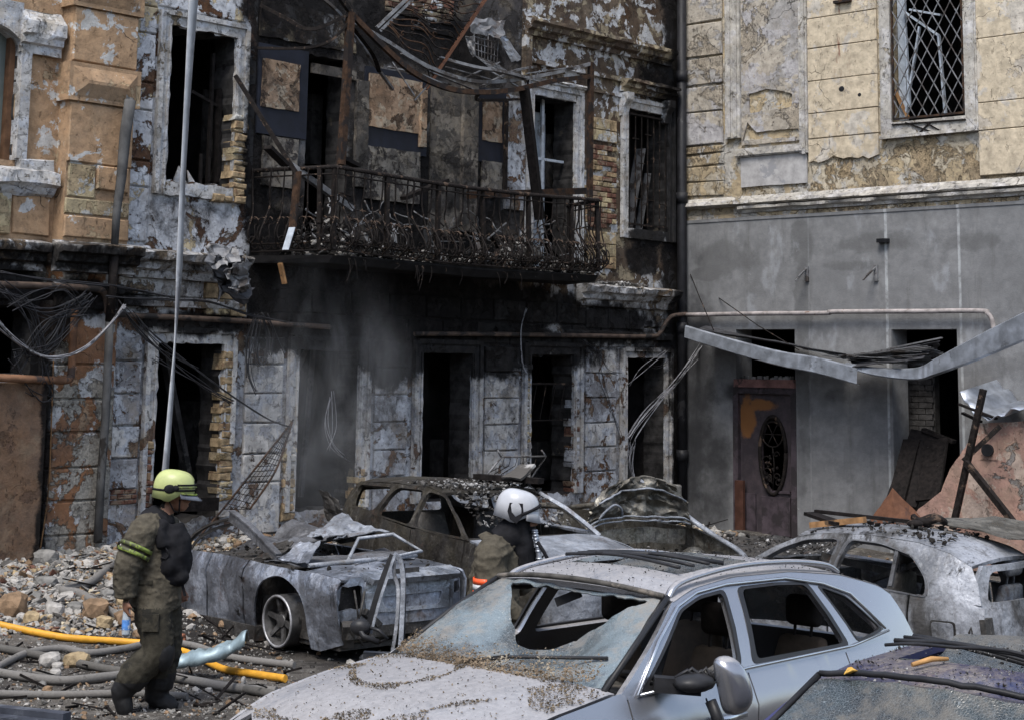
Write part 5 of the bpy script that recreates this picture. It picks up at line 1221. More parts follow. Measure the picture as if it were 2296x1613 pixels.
BM = {
 'sedan': burnt('ash_blue_metal', (.33, .36, .42), (.17, .18, .205), (.05, .045, .042), (.016, .015, .014), .95, 1, .5, .56, .62, metal=.5, rough=.45),
 'sedan_lo': burnt('ash_dark_metal', (.15, .155, .17), (.075, .075, .08), (.035, .03, .028), (.015, .014, .013), 2.4, 2),
 'van': burnt('burnt_olive_metal', (.022, .019, .017), (.046, .040, .029), (.011, .010, .009), (.14, .13, .115), 2.2, 3, .52, .55, .66),
 'van_lt': burnt('ash_pale_metal', (.33, .355, .40), (.15, .16, .18), (.13, .12, .11), (.05, .045, .04), 2.4, 4, .5, .6, .66),
 'hatch': burnt('ash_white_metal', (.34, .355, .39), (.12, .125, .135), (.05, .048, .047), (.016, .015, .015), 1.3, 5, .5, .53, .60, metal=.22, rough=.62),
 'hatch_dk': burnt('soot_metal', (.07, .07, .075), (.12, .125, .135), (.03, .03, .032), (.02, .02, .02), 2.6, 6),
 'wreck': burnt('burnt_brown_metal', (.11, .10, .082), (.20, .19, .165), (.03, .027, .024), (.012, .011, .010), 2.6, 7, .5, .56, .62, metal=.5, rough=.42),
 'dark': burnt('charred_metal', (.03, .028, .027), (.055, .05, .045), (.02, .02, .02), (.12, .11, .10), 3.0, 8)}
def paint(name, col, dust=(.36, .31, .27), t=.5, amt=.85, metal=.75, rough=.3, seed=0):
    N = NT(name); g = N.n('NewGeometry'); nz_ = N.sep(g.outputs['Normal'])[2]
    n = N.math('ADD', N.math('MULTIPLY', N.noise(3.2, 9, .68, off=seed, dist=.4), .5), N.math('MULTIPLY', N.noise(1.15, 5, .6, off=seed+30, dist=.8), .55)); n2 = N.noise(26, 6, .72, off=seed+4); n3 = N.noise(90, 3, .6)
    up = N.step(nz_, .45, .9); k = N.math('ADD', N.math('MULTIPLY', up, .34), N.math('ADD', N.math('MULTIPLY', n, .75), N.math('MULTIPLY', n2, .35)))
    m = N.math('MULTIPLY', N.step(k, t, t+.22), N.math('ADD', N.math('MULTIPLY', up, .85), .1)); m = N.math('MULTIPLY', m, amt)
    sp = N.step(N.noise(48, 6, .75, off=seed+9), .62, .68)
    dc = N.mix(N.math('MULTIPLY', sp, .7), dust, tuple(x*.3 for x in dust)); dc = N.mix(N.step(n2, .3, .7), tuple(x*.7 for x in dust), dc)
    c = N.mix(m, col, dc)
    return N.fin(c, N.mixf(m, rough, .9), N.bump(N.math('MULTIPLY', N.math('ADD', n2, n3), m), .004), N.mixf(m, metal, 0.0), Coat_Weight=.4, Coat_Roughness=.12)
SIL = paint('silver_paint', (.36, .365, .39), dust=(.345, .335, .34), t=.70, amt=.9, rough=.27); BLU = paint('dark_blue_paint', (.014, .017, .085), dust=(.22, .19, .165), t=.80, amt=.92, metal=.4, seed=5)
RUB = flat('black_rubber', (.018, .018, .019), .6, .3, 12); PLA = flat('black_plastic', (.022, .022, .024), .45, .25, 8, bump=.002)
DUSTY = flat('dusty_plastic', (.07, .066, .06), .8, .5, 9, col2=(.17, .15, .13)); CHR = flat('bright_trim', (.62, .64, .67), .22, .1, 4, .9, .001)
SEATB = flat('dark_seat_cover', (.035, .03, .028), .75, .3, 9); SEATT = flat('tan_seat_cover', (.10, .078, .06), .75, .25, 8); LINER = flat('grey_headliner', (.16, .155, .145), .9, .2, 8)
RIM = flat('scorched_alloy', (.085, .083, .082), .5, .45, 9, .5, col2=(.03, .028, .027), t2=.54); RIML = flat('pale_rim_lip', (.34, .34, .35), .45, .35, 9, .6, col2=(.12, .115, .11), t2=.58)
def glass_mat(name, tint, alpha, dirt=(.30, .27, .23), dk=.45, seed=0):
    N = NT(name); e = N.voro(75, 'DISTANCE_TO_EDGE'); e2 = N.voro(180, 'DISTANCE_TO_EDGE')
    cr = N.math('MAXIMUM', N.step(e, .05, .0), N.math('MULTIPLY', N.step(e2, .08, .0), .7))
    n = N.noise(2.6, 8, .65, off=seed); n2 = N.noise(14, 7, .7, off=seed+3)
    d = N.math('MULTIPLY', N.step(N.math('ADD', N.math('MULTIPLY', n, .7), N.math('MULTIPLY', n2, .5)), .52, .74), dk)
    tn = N.mix(N.step(N.noise(1.9, 6, .6, off=seed+8, dist=.6), .40, .62), tint, tuple(x*.16 for x in tint))
    c = N.mix(N.math('MULTIPLY', cr, .38), tn, (.42, .47, .50)); c = N.mix(d, c, dirt)
    al = N.math('MAXIMUM', N.math('ADD', N.math('MULTIPLY', cr, .25), alpha), N.math('MULTIPLY', d, .95), clamp=True)
    return N.fin(c, N.mixf(d, .12, .8), N.bump(N.math('ADD', e, N.math('MULTIPLY', n2, .2)), .003), .0, al)
GLW = glass_mat('shattered_glass', (.17, .215, .24), .78, (.26, .235, .205), .8); GLD = glass_mat('dusty_shattered_glass', (.022, .032, .036), .9, (.13, .12, .105), .75, 4)

def arr(L, x): return float(np.interp(x, [p[0] for p in L], [p[1] for p in L]))
class Car:
    def __init__(s, root, xf, xr, W, top, rail, wroof, zroof, sill=.26, kf=.16, kr=.10, wheels=(1.35, -1.4), wr=.36, dent=0.0, seed=0, belt=1.0, prof=None, wz=None):
        s.wz = wz
        s.r = root; s.xf, s.xr, s.W = xf, xr, W; s.top = sorted(top); s.rail = sorted(rail); s.wr_, s.zr = wroof, zroof
        s.sill, s.kf, s.kr, s.wx, s.wrad, s.dent, s.seed, s.belt = sill, kf, kr, wheels, wr, dent, seed, belt
        s.prof = prof or ([.1, .25, .5, .75, belt], [.90, .945, .985, 1.0, .955]); s.bw = s.prof[1][-1]
        s.k = (W*s.bw-wroof)/(zroof-belt)
    def T(s, x): return arr(s.top, x)
    def plan(s, x):
        a = max(0, (x-s.xf*.45)/(s.xf*.55)); b = max(0, (s.xr*.5-x)/(-s.xr*.5)); return 1-s.kf*min(a, 1.2)**2.4-s.kr*min(b, 1.2)**2.4
    def y(s, x, z):
        p = s.W*s.plan(x); zb = s.belt
        if z <= zb: f = float(np.interp(z, s.prof[0], s.prof[1]))*p
        else: f = s.bw*p-(z-zb)*s.k+.02*math.sin(math.pi*min(1, (z-zb)/(s.zr-zb)))
        if s.dent:
            f += s.dent*(nz(x*1.6, z*1.6, s.seed)+.5*nz(x*4, z*4, s.seed+3))
        return f
    def side(s, sg):
        return lambda x, z: (x, sg*s.y(x, z), z)
    def lower(s, name, x0, x1, mat, sg, slant0=0, slant1=0, th=.018, gap=.006, label=None):
        gap = gap*(2.0 if s.dent else 1.0); n = max(6, int(abs(x1-x0)/.035)); xs = np.linspace(x0+gap, x1-gap, n)
        bot = []
        for x in xs:
            zb = s.sill+.02*nz(x*3, s.seed)*(s.dent > 0)
            if x > s.xf-.35: zb += (x-(s.xf-.35))*.15
            if x < s.xr+.35: zb += ((s.xr+.35)-x)*.3
            for wx in s.wx:
                d = s.wrad+.055
                if abs(x-wx) < d: zb = max(zb, (s.wz or s.wrad-.02)+math.sqrt(d*d-(x-wx)**2))
            bot.append((x, min(zb, s.T(x)-.05)))
        tp = [(x, s.T(x)) for x in xs]
        P = bot+tp[::-1]
        P = [(x+(slant0 if abs(x-xs[0]) < 1e-6 else 0)*0, z) for x, z in P]
        def shear(x, z):   # slanted shut lines
            t = (x-x0)/(x1-x0); return x+(1-t)*slant0*(z-.6)+t*slant1*(z-.6)
        o = sheet(name, P, lambda x, z: (lambda X: (X, sg*s.y(X, z), z))(shear(x, z)), mat, s.r, sp=.085, th=th, flip=(sg > 0))
        if label: o['label'] = label
        return o
    def green(s, sg, outline, wins, mat, th=.05, name='side_frame', r_=.05):
        hs = [roundp(w_, r_, 3) for w_ in wins]
        return sheet(name, outline, lambda x, z: (x, sg*s.y(x, z), z), mat, s.r, holes=hs, sp=.09, th=th, flip=(sg > 0))
    def hood(s, mat, xa, xb, crown=.05, bow=.14, name='hood', inset=.03, noise=0.0, sp=.1, th=.02, nosecurve=.25):
        def w_(x): return s.y(x, s.T(x))-inset
        n = 14; L = [(xa, 0)]
        P = [(xa+bow*(1-(k/n*2-1)**2), w_(xa)*(k/n*2-1)) for k in range(n+1)]
        xs = np.linspace(xa, xb, 16)[1:-1]
        P2 = [(x, w_(x)) for x in xs]; P3 = [(xb-nosecurve*abs(k/n*2-1)**2.5, -w_(xb)*(k/n*2-1)) for k in range(n+1)]; P4 = [(x, -w_(x)) for x in xs[::-1]]
        def f(x, y):
            t = y/max(.1, w_(x)); z = s.T(x)+crown*(1-min(1, abs(t))**2.4)
            if noise: z += noise*(nz(x*1.5, y*1.5, s.seed+2)+.6*nz(x*4, y*4, s.seed+7))
            return (x, y, z)
        return sheet(name, P+P2+P3+P4, f, mat, s.r, sp=sp, th=th)
    def roof(s, mat, xa, xb, holes=(), crown=.05, bow=.08, noise=0.0, name='roof', th=.03, mat2=None, sagf=None):
        def w_(x): return s.y(x, arr(s.rail, x))+.004
        n = 14
        P = [(xb+bow*(1-(k/n*2-1)**2), w_(xb)*(k/n*2-1)) for k in range(n+1)]+[(x, w_(x)) for x in np.linspace(xb, xa, 18)[1:-1]]
        P += [(xa-bow*.6*(1-(k/n*2-1)**2), -w_(xa)*(k/n*2-1)) for k in range(n+1)]+[(x, -w_(x)) for x in np.linspace(xa, xb, 18)[1:-1]]
        def f(x, y):
            t = y/max(.1, w_(x)); z = arr(s.rail, min(max(x, xa), xb))+crown*(1-min(1, abs(t))**2.2)
            if noise: z += noise*(nz(x*1.3, y*1.3, s.seed+12)+.5*nz(x*4, y*4, s.seed+17))
            if sagf: z += sagf(x, y)
            return (x, y, z)
        return sheet(name, P, f, mat, s.r, holes=holes, sp=.1, th=th, flip=False, mat2=mat2)
    def ruled(s, name, b, t, mat, outline=None, holes=(), bowb=.14, bowt=.08, crown=.05, bulge=.03, th=.008, sp=.09, sag=None, mat2=None):
        """b=(x,halfwidth,z) at the bottom, t likewise at the top; mapped from s in -1..1, t in 0..1"""
        P = outline or [(-1, 0), (1, 0), (1, 1), (-1, 1)]
        def f(u, v):
            sgn = 1 if b[0] > t[0] else -1
            x0 = b[0]+sgn*bowb*(1-u*u); x1 = t[0]+sgn*bowt*(1-u*u); z0 = b[2]+crown*.6*(1-u*u); z1 = t[2]+crown*(1-u*u)
            x = x0+(x1-x0)*v; z = z0+(z1-z0)*v+bulge*math.sin(math.pi*v); y = u*(b[1]+(t[1]-b[1])*v)
            if sag: dx, dz = sag(u, v); x += dx; z += dz
            return (x, y, z)
        return sheet(name, P, f, mat, s.r, holes=holes, sp=sp, th=th, flip=(b[0] < t[0]), mat2=mat2)
    def rear(s, mat, outline, name='tailgate', holes=(), x0=None, curve=.12, lean=0.0, th=.03, front=False, noise=0.0, sp=.09):
        x0 = s.xr if x0 is None else x0; g = -1 if front else 1
        def f(y, z):
            return (x0+g*(curve*(abs(y)/s.W)**2.2+lean*max(0, z-.6)+(noise*nz(y*2.5, z*2.5, s.seed) if noise else 0)), y, z)
        return sheet(name, outline, f, mat, s.r, holes=holes, sp=sp, th=th, flip=(not front))
    def pan(s, mat, z=.24, xa=None, xb=None):
        m = MB(); a, b = (xa if xa is not None else s.xr+.2), (xb if xb is not None else s.xf-.25); w_ = s.W-.1
        m.box((a, -w_, z), (b, w_, z+.05)); return m.build('floor_pan', mat, s.r)
    def wheel(s, x, sg, rimmat, tyre=True, z=None, spokes=6, r=None, rr=.245):
        r = r or s.wrad-.03; z = r if z is None else z
        wg = bpy.data.objects.new('wheel', None)
        m = MB(); yo = s.W-.03; n = 28
        for (ra, rb, ya, yb) in ((rr, rr-.03, 0, 0), (rr-.03, rr-.045, 0, -.06), (rr, rr, 0, -.2), (rr-.045, rr-.045, -.06, -.2)):
            V = []; F = []
            for k in range(n):
                t = 2*math.pi*k/n; V += [(ra*math.cos(t), ya, ra*math.sin(t)), (rb*math.cos(t), yb, rb*math.sin(t))]
            for k in range(n): a = 2*k; b_ = (2*k+2) % (2*n); F.append((a, b_, b_+1, a+1))
            m.add(V, F, True)
        for k in range(spokes):
            t = 2*math.pi*k/spokes+.26; c_, s_ = math.cos(t), math.sin(t); V = []
            for rad, wd, yy in ((.05, .026, -.05), (rr-.04, .017, -.02)):
                for q, yd in ((-1, 0), (1, 0), (1, -.03), (-1, -.03)): V.append((rad*c_-q*wd*s_, yy+yd, rad*s_+q*wd*c_))
            m.add(V, [(0, 1, 5, 4), (1, 2, 6, 5), (2, 3, 7, 6), (3, 0, 4, 7)])
        m.tube([(0, -.09, 0), (0, -.035, 0)], .06, 12)
        V = [(.16*math.cos(2*math.pi*k/16), -.14, .16*math.sin(2*math.pi*k/16)) for k in range(16)]; m.add(V, [tuple(range(16))])
        for p in range(len(m.v)): x_, y_, z_ = m.v[p]; m.v[p] = (x+x_, sg*(yo+y_), z+z_)
        rim = m.build('wheel', rimmat, s.r)
        m = MB(); m.tube([(x+(rr-.012)*math.cos(t), sg*(yo+.004), z+(rr-.012)*math.sin(t)) for t in np.linspace(0, 2*math.pi, 37)], .013, 6, cap=False); m.build('rim_lip', RIML, rim)
        if tyre:
            m = MB(); prof = [(rr-.01, -.01), (rr+.05, .02), (r-.02, .015), (r, -.03), (r, -.17), (r-.03, -.21), (rr, -.2)]; V = []; F = []; n = 32; L = len(prof)
            for k in range(n):
                t = 2*math.pi*k/n
                for a, b_ in prof: V.append((x+a*math.cos(t), sg*(yo+b_), z+a*math.sin(t)))
            for k in range(n):
                for j in range(L-1): F.append((k*L+j, k*L+j+1, ((k+1) % n)*L+j+1, ((k+1) % n)*L+j))
            m.add(V, F, True); m.build('tyre', RUB, rim)
        return rim
def seat(root, x, y, z, mats, face=1, head=True, burntf=False, hz=.0):
    """seat with its own headrest; face=+1 looks forward"""
    m = MB()
    def pad(P, w_, n_=8):
        P = catmull(P, 4); V = []; F = []; ring_ = []
        for p in P:
            for k in range(n_): t = 2*math.pi*k/n_; V.append((p[0]+p[2]*math.cos(t)*.5*0+0, 0, 0))
        return P
    b = [(x-.18, z+.0), (x-.24, z+.25), (x-.33, z+.62)]
    for i in range(2):
        (xa, za), (xb, zb) = b[i], b[i+1]; wa, wb = (.25, .23) if i == 0 else (.23, .16)
        V = [(xa, y-wa, za), (xa, y+wa, za), (xa-.13, y+wa, za), (xa-.13, y-wa, za), (xb, y-wb, zb), (xb, y+wb, zb), (xb-.09, y+wb, zb), (xb-.09, y-wb, zb)]
        m.add(V, [(0, 1, 5, 4), (1, 2, 6, 5), (2, 3, 7, 6), (3, 0, 4, 7), (4, 5, 6, 7)], True)
    m.add([(x-.2, y-.25, z), (x-.2, y+.25, z), (x+.3, y+.25, z+.04), (x+.3, y-.25, z+.04), (x-.2, y-.25, z-.14), (x-.2, y+.25, z-.14), (x+.3, y+.25, z-.1), (x+.3, y-.25, z-.1)], [(0, 1, 2, 3), (7, 6, 5, 4), (0, 3, 7, 4), (1, 5, 6, 2), (2, 6, 7, 3), (0, 4, 5, 1)])
    o = m.build('seat', mats[0], root)
    md = o.modifiers.new('round', 'BEVEL'); md.width = .035; md.segments = 2; md.limit_method = 'ANGLE'
    if head:
        m = MB(); hx, hzz = x-.39, z+.62+.16+hz
        hb_ = MB(); hb_.box((hx-.05, y-.13, hzz-.095), (hx+.05, y+.13, hzz+.095));
        for q in (-.06, .06): m.bar((x-.36, y+q, z+.58), (hx, y+q, hzz), .014)
        h_ = hb_.build('headrest', mats[1], o); md = h_.modifiers.new('round', 'BEVEL'); md.width = .05; md.segments = 4; h_.data.polygons.foreach_set('use_smooth', [True]*len(h_.data.polygons)); m.build('headrest_post', mats[1], o)
    return o

# ---- silver estate car in the foreground
suv = empty('silver_car', (.579, 10.141, -.026), R(47.72+180), 'silver estate car in the foreground with smashed windscreen and dusty bonnet', 'car')
c = Car(suv, 2.32, -2.3, .93, [(2.32, .60), (2.27, .74), (2.12, .89), (1.8, 1.0), (1.4, 1.065), (.95, 1.11), (.8, 1.075), (-.2, 1.085), (-1.7, 1.09), (-2.1, 1.05), (-2.3, .95)],
        [(.95, 1.08), (.55, 1.30), (.24, 1.475), (.0, 1.53), (-.4, 1.56), (-1.0, 1.545), (-1.5, 1.49), (-1.9, 1.40), (-2.05, 1.34)], .63, 1.52, kf=.2, kr=.12, wheels=(1.45, -1.36), belt=1.07, prof=([.1, .25, .5, .72, .90, .94, 1.07], [.90, .93, .965, .975, 1.0, .99, .925]))
wins = [[(.74, 1.10), (.20, 1.435), (-.02, 1.485), (-.27, 1.50), (-.15, 1.125)], [(-.41, 1.50), (-.8, 1.495), (-1.10, 1.475), (-1.27, 1.115), (-.28, 1.125)], [(-1.20, 1.455), (-1.45, 1.375), (-1.73, 1.155), (-1.39, 1.12)]]
go = [(.97, 1.075)]+[(x, c.T(x)) for x in np.linspace(.8, -1.95, 20)][0:0]+[(.6, c.T(.6)), (-.6, c.T(-.6)), (-1.95, 1.07), (-2.2, 1.0), (-2.12, 1.2), (-2.04, 1.33), (-1.9, 1.40), (-1.5, 1.49), (-1.0, 1.545), (-.4, 1.56), (0, 1.53), (.24, 1.475), (.55, 1.30)]
go = go[::-1]
for sg in (1, -1):
    c.green(sg, go, wins, SIL, .045, r_=.045)
    c.lower('fender', .90, 2.30, SIL, sg, slant0=-.05); c.lower('door', -.2, .90, SIL, sg, slant1=-.05)
    c.lower('door', -1.22, -.2, SIL, sg); c.lower('quarter_panel', -2.28, -1.22, SIL, sg)
    for k, w_ in enumerate(wins):     # dark weather-strips round the windows
        ins = roundp(w_, .045, 3); cen = np.array(ins).mean(0); sm = [tuple(cen+(np.array(p)-cen)*.93) for p in ins]; bg_ = [tuple(cen+(np.array(p)-cen)*1.035) for p in ins]
        sheet('window_seal', bg_, lambda x, z, sg=sg: (x, sg*(c.y(x, z)+.004), z), PLA, suv, holes=[sm], sp=.2, th=.012, grid=False, flip=(sg > 0))
    m = MB(); m.tube([(x, sg*(c.y(x, z)+.012), z) for x, z in [(.80, 1.085), (.5, 1.31), (.22, 1.455), (0, 1.508), (-.3, 1.527), (-.9, 1.515), (-1.25, 1.46), (-1.5, 1.385), (-1.76, 1.16)]], .009, 5); m.tube([(x, sg*(c.y(x, 1.1)+.012), z) for x, z in [(.8, 1.085), (-.2, 1.11), (-1.3, 1.11), (-1.76, 1.15)]], .008, 5); m.build('window_trim', CHR, suv)
    # roof rail
    P = [(.20, 1.50), (.12, 1.565), (-.1, 1.60), (-.5, 1.625), (-1.0, 1.61), (-1.4, 1.565), (-1.55, 1.51)]
    m = MB(); m.tube(catmull([(x, sg*.60, z-(.012 if sg > 0 else .045)) for x, z in P], 5), .016, 8, flat=1.5); m.build('roof_rail', SIL, suv)
    for x in (1.45, -1.36): c.wheel(x, sg, RIM, True)
c.hood(SIL, .93, 2.26, crown=.07, bow=.17, noise=.0, sp=.08)
sun_hole = [(-.15, -.42), (-.15, .42), (-.95, .42), (-.95, -.42)]
c.roof(SIL, -2.05, .22, holes=[roundp(sun_hole, .08)], mat2=LINER)
# buckled sunroof panel and seals
sheet('sunroof', roundp([(-.17, -.4), (-.17, .4), (-.93, .4), (-.93, -.4)], .08), lambda x, y: (x, y, 1.575+.05*math.sin((x+.2)*5)*math.cos(y*3)+.03*nz(x*4, y*4)), GLD, suv, sp=.07, th=.01)
m = MB()
for k in range(3): m.tube([(-.16-.12*k+.03*math.sin(y*4+k), y, 1.60+.045*math.cos(y*2.8)) for y in np.linspace(-.46, .44, 14)], .011, 5)
m.tube([(-.15, -.2, 1.645), (-.45, .1, 1.64), (-.62, .40, 1.60)], .014, 5); m.build('torn_seal', PLA, suv)
wh = [(-.70, .93), (.0, .95), (.86, .94), (.78, .86), (.5, .74), (.22, .62), (-.02, .47), (-.16, .46), (-.34, .58), (-.55, .80)]
def wsag(u, v):
    k = math.exp(-((u-.15)/.6)**2-((v-.5)/.4)**2); return (-.16*k, -.20*k+.015*nz(u*6, v*6))
c.ruled('windscreen', (.95, .765, 1.115), (.23, .615, 1.50), GLW, outline=[(-.97, .02), (.97, .02), (.96, .97), (-.96, .97)], holes=[jag(wh, .02, .05, 2)], bowb=.17, bowt=.08, sag=wsag, sp=.06)
m = MB(); P = [(.23+.08*(1-(s/8)**2)+.02, .615*s/8, 1.505+.05*(1-(s/8)**2)) for s in range(-8, 9)]; m.tube(P, .016, 5); m.tube([(x-.06, y, z-.035) for x, y, z in P], .02, 5); m.tube([(x-.1, y*.95, z-.07+.02*nz(y*5, 2)) for x, y, z in P], .012, 5); m.build('header_rail', DUSTY, suv)
m = MB(); m.tube([(.98, -.1, 1.16), (.92, .1, 1.20), (.74, .62, 1.235)], .010, 5); m.tube([(1.0, -.12, 1.15), (.98, -.2, 1.16)], .02, 6); m.bar((.97, -.14, 1.16), (.92, .08, 1.20), .03, .02); m.build('wiper', PLA, suv)
for sg in (1, -1): m = MB(); m.tube([(.96, sg*.77, 1.11), (.58, sg*.70, 1.32), (.23, sg*.625, 1.50)], .018, 5); m.build('pillar_seal', PLA, suv)
m = MB(); m.box((.1, -.72, .80), (.95, .72, .985)); m.build('dashboard', DUSTY, suv)
m = MB(); ctr = Vector((.02, .36, 1.0)); ax = Vector((-.35, 0, 1)).normalized(); e1_ = Vector((0, 1, 0)); e2_ = ax.cross(e1_)
m.tube([ctr+(e1_*math.cos(t)+e2_*math.sin(t))*.185 for t in np.linspace(0, 2*math.pi, 25)], .016, 6, cap=False)
for t in (.3, 2.8, 4.7): m.bar(ctr, ctr+(e1_*math.cos(t)+e2_*math.sin(t))*.18, .04, .015)
m.ball(ctr, .06, 1, 1, .5); m.build('steering_wheel', PLA, suv)
m = MB(); m.bar((.3, -.1, 1.02), (.2, .05, 1.16), .1, .02); m.ball((.25, .0, 1.12), .06, .6, 1.3, 1.3); m.build('column_stalk', PLA, suv); m = MB(); m.bar((.26, -.15, 1.40), (.2, -.02, 1.46), .03, .05); m.build('torn_mirror_mount', PLA, suv)
for y in (.38, -.38): seat(suv, -.22, y, .50, (SEATT, SEATB))
for y in (.40, -.40): seat(suv, -1.10, y, .48, (SEATT, SEATB), hz=-.01)
c.pan(PLA)
c.rear(SIL, [(-.72, .55), (.72, .55), (.74, .98), (.6, 1.02), (-.6, 1.02), (-.74, .98)], lean=.25, th=.03)
c.ruled('rear_window', (-2.13, .70, 1.03), (-2.02, .56, 1.33), GLW, bowb=.05, bowt=.05, th=.006)
m = MB(); m.add([(-1.9, -.58, 1.42), (-1.9, .58, 1.42), (-2.16, .54, 1.36), (-2.16, -.54, 1.36), (-1.9, -.58, 1.40), (-1.9, .58, 1.40), (-2.16, .54, 1.33), (-2.16, -.54, 1.33)], [(0, 1, 2, 3), (7, 6, 5, 4), (2, 6, 7, 3), (1, 5, 6, 2), (0, 3, 7, 4)]); m.build('roof_spoiler', SIL, suv)
c.rear(SIL, [(-.70, .3), (.70, .3), (.74, .62), (.66, .8), (-.66, .8), (-.74, .62)], name='front_bumper', x0=2.34, curve=.42, front=True)
c.rear(SIL, [(-.74, .3), (.74, .3), (.76, .52), (-.76, .52)], name='rear_bumper', x0=-2.34, curve=.2)
m = MB(); m.tube([(-.02, c.y(0, .90)+.03, .90), (.2, c.y(.2, .9)+.045, .905), (.24, c.y(.24, .9)+.02, .905)], .018, 6); m.build('door_handle', CHR, suv)
# hanging driver's mirror: broken arm, black insides, silver shell tipped outward
mir = MB(); mir.bar((.66, .86, 1.13), (.50, 1.04, 1.115), .09, .075); mir.ball((.52, 1.02, 1.14), .10, 1.4, 1.0, .5, 10, 6)
for k in range(7): mir.tube([(.6-.02*k, .95+.02*k, 1.16), (.56-.02*k, 1.0+.015*k, 1.20+.01*math.sin(k*2)), (.5-.01*k, 1.05+.01*k, 1.15)], .011, 4)
mir.tube([(.47, 1.08, 1.05), (.45, 1.12, .95), (.43, 1.14, .84)], .03, 6); mir.tube([(.48, 1.06, 1.06), (.46, 1.08, .97), (.47, 1.10, .93)], .006, 4)
mo = mir.build('wing_mirror', PLA, suv)
sp_ = MB(); sp_.bar((.40, .97, 1.135), (.12, .90, 1.165), .04, .03); sp_.build('trim_strip', DUSTY, suv)
out = [(-.10, .20), (-.02, .21), (.05, .15), (.10, .02), (.11, -.10), (.07, -.17), (.0, -.185), (-.05, -.15), (-.08, -.02), (-.105, .12)]
out = catmull([(a, b, 0) for a, b in out], 3, True); V = []; F = []; n = len(out); NR = 7
Mm = Matrix.Translation((.40, 1.16, 1.12)) @ Matrix.Rotation(R(159), 4, 'Z') @ Matrix.Rotation(R(90), 4, 'X')
for j in range(NR):
    ph = math.pi*.5*j/NR; q = math.cos(ph)**.6
    for p in out: V.append(Mm @ Vector((p.x*q*.92, p.y*q*.70, .085*math.sin(ph))))
V.append(Mm @ Vector((0, 0, .0855)))
for j in range(NR-1):
    for k in range(n): F.append((j*n+k, j*n+(k+1) % n, (j+1)*n+(k+1) % n, (j+1)*n+k))
for k in range(n): F.append(((NR-1)*n+k, (NR-1)*n+(k+1) % n, NR*n))
me = mesh_np('mirror_shell', V, F, True); so = link('mirror_shell', me, mo, SIL); md = so.modifiers.new('thick', 'SOLIDIFY'); md.thickness = .008
# burnt door frame standing up beyond the bonnet, between the cars
df = empty('burnt_car_door', (DP(862, 1440, 11.5).x, 11.5, 0), 0, 'bent pale metal door frame standing upright beyond the silver bonnet', 'door frame')
ox_, oy_ = DP(862, 1440, 11.5).x, 11.5
def dfp(u, v, dy=0.0): q = DP(u, v, 11.5+dy); return Vector((q.x-ox_, q.y-oy_, q.z))
def strip(pts, w_, h_, mat, name):
    Q = catmull(pts, 5); m = MB()
    for k in range(len(Q)-1): m.bar(Q[k], Q[k+1]+(Q[k+1]-Q[k])*.08, w_, h_, up=(0, 1, 0))
    return m.build(name, mat, df)
strip([dfp(822, 1420), dfp(840, 1350), dfp(862, 1285, .03), dfp(880, 1243, .05)], .035, .05, PLA, 'frame_seal'); strip([dfp(832, 1418, -.02), dfp(850, 1350, -.02), dfp(870, 1288, 0), dfp(884, 1246, .03)], .018, .03, BM['van_lt'], 'frame_edge')
strip([dfp(884, 1242, .05), dfp(898, 1256, .06), dfp(904, 1300, .05), dfp(902, 1380, .03), dfp(897, 1470, 0)], .03, .06, BM['van_lt'], 'frame_edge'); strip([dfp(884, 1248, .04), dfp(884, 1285, .05), dfp(893, 1320, .05), dfp(889, 1400, .02), dfp(878, 1470, 0)], .022, .045, BM['hatch'], 'frame_edge'); strip([dfp(906, 1262, .09), dfp(908, 1330, .08), dfp(905, 1470, .03)], .012, .04, PLA, 'frame_seal')
m = MB(); a, b = dfp(815, 1470), dfp(905, 1470); m.add([(a.x, -.03, 0), (b.x, .1, 0), (b.x, .1, a.z), (a.x, -.03, a.z+.03), (a.x, .04, 0), (b.x, .17, 0), (b.x, .17, a.z), (a.x, .04, a.z+.03)], [(0, 1, 2, 3), (7, 6, 5, 4), (0, 3, 7, 4), (1, 5, 6, 2), (2, 6, 7, 3)]); m.build('door_panel', BM['hatch_dk'], df)
m = MB(); m.tube([dfp(828, 1405, -.05), dfp(850, 1412, -.1), dfp(868, 1430, -.1), dfp(850, 1440, -.08), dfp(832, 1425, -.06)], .012, 5); m.ball(dfp(808, 1405, -.05), .07, 1, .7, .8); m.tube([dfp(800, 1400, -.05), dfp(815, 1425, -.1), dfp(850, 1438, -.1)], .02, 5); m.build('mirror_remains', PLA, df)
# litter on the bonnet and cowl
def hood_pt(r_):
    while True:
        x = r_.uniform(1.0, 2.2); y = r_.uniform(-.82, .82); d = .075-abs(nz(x*1.5+3, y*1.5, 7))+.10*nz(x*6, y*6, 2)-.03
        if d > .0 or (x < 1.12 and r_.rand() < .6) or r_.rand() < .035:
            w_ = c.y(x, c.T(x)); t = y/w_; return (x, y, c.T(x)+.07*(1-min(1, abs(t))**2.4)+.005)
for nm, n_, a, b, mt, sd_ in (('leaf_litter', 5200, .002, .0085, flat('dry_litter', (.13, .10, .065), .95, .6, 9, col2=(.25, .2, .14)), 11), ('soot_litter', 1800, .002, .007, M['debris_dk'], 12)):
    o = chips(nm, hood_pt, n_, a, b, mt, sd_, flatk=.35); o.matrix_world = suv.matrix_basis.copy(); o['label'] = 'brown crumbs and leaf litter strewn over the silver bonnet' if sd_ == 11 else 'dark soot flakes strewn over the silver bonnet'
def cowl_pt(r_):
    u = r_.uniform(-.95, .95); v = abs(r_.randn())*.10; x = .98+.17*(1-u*u)-.72*v; return (x, u*.75, 1.135+.4*v+.02)
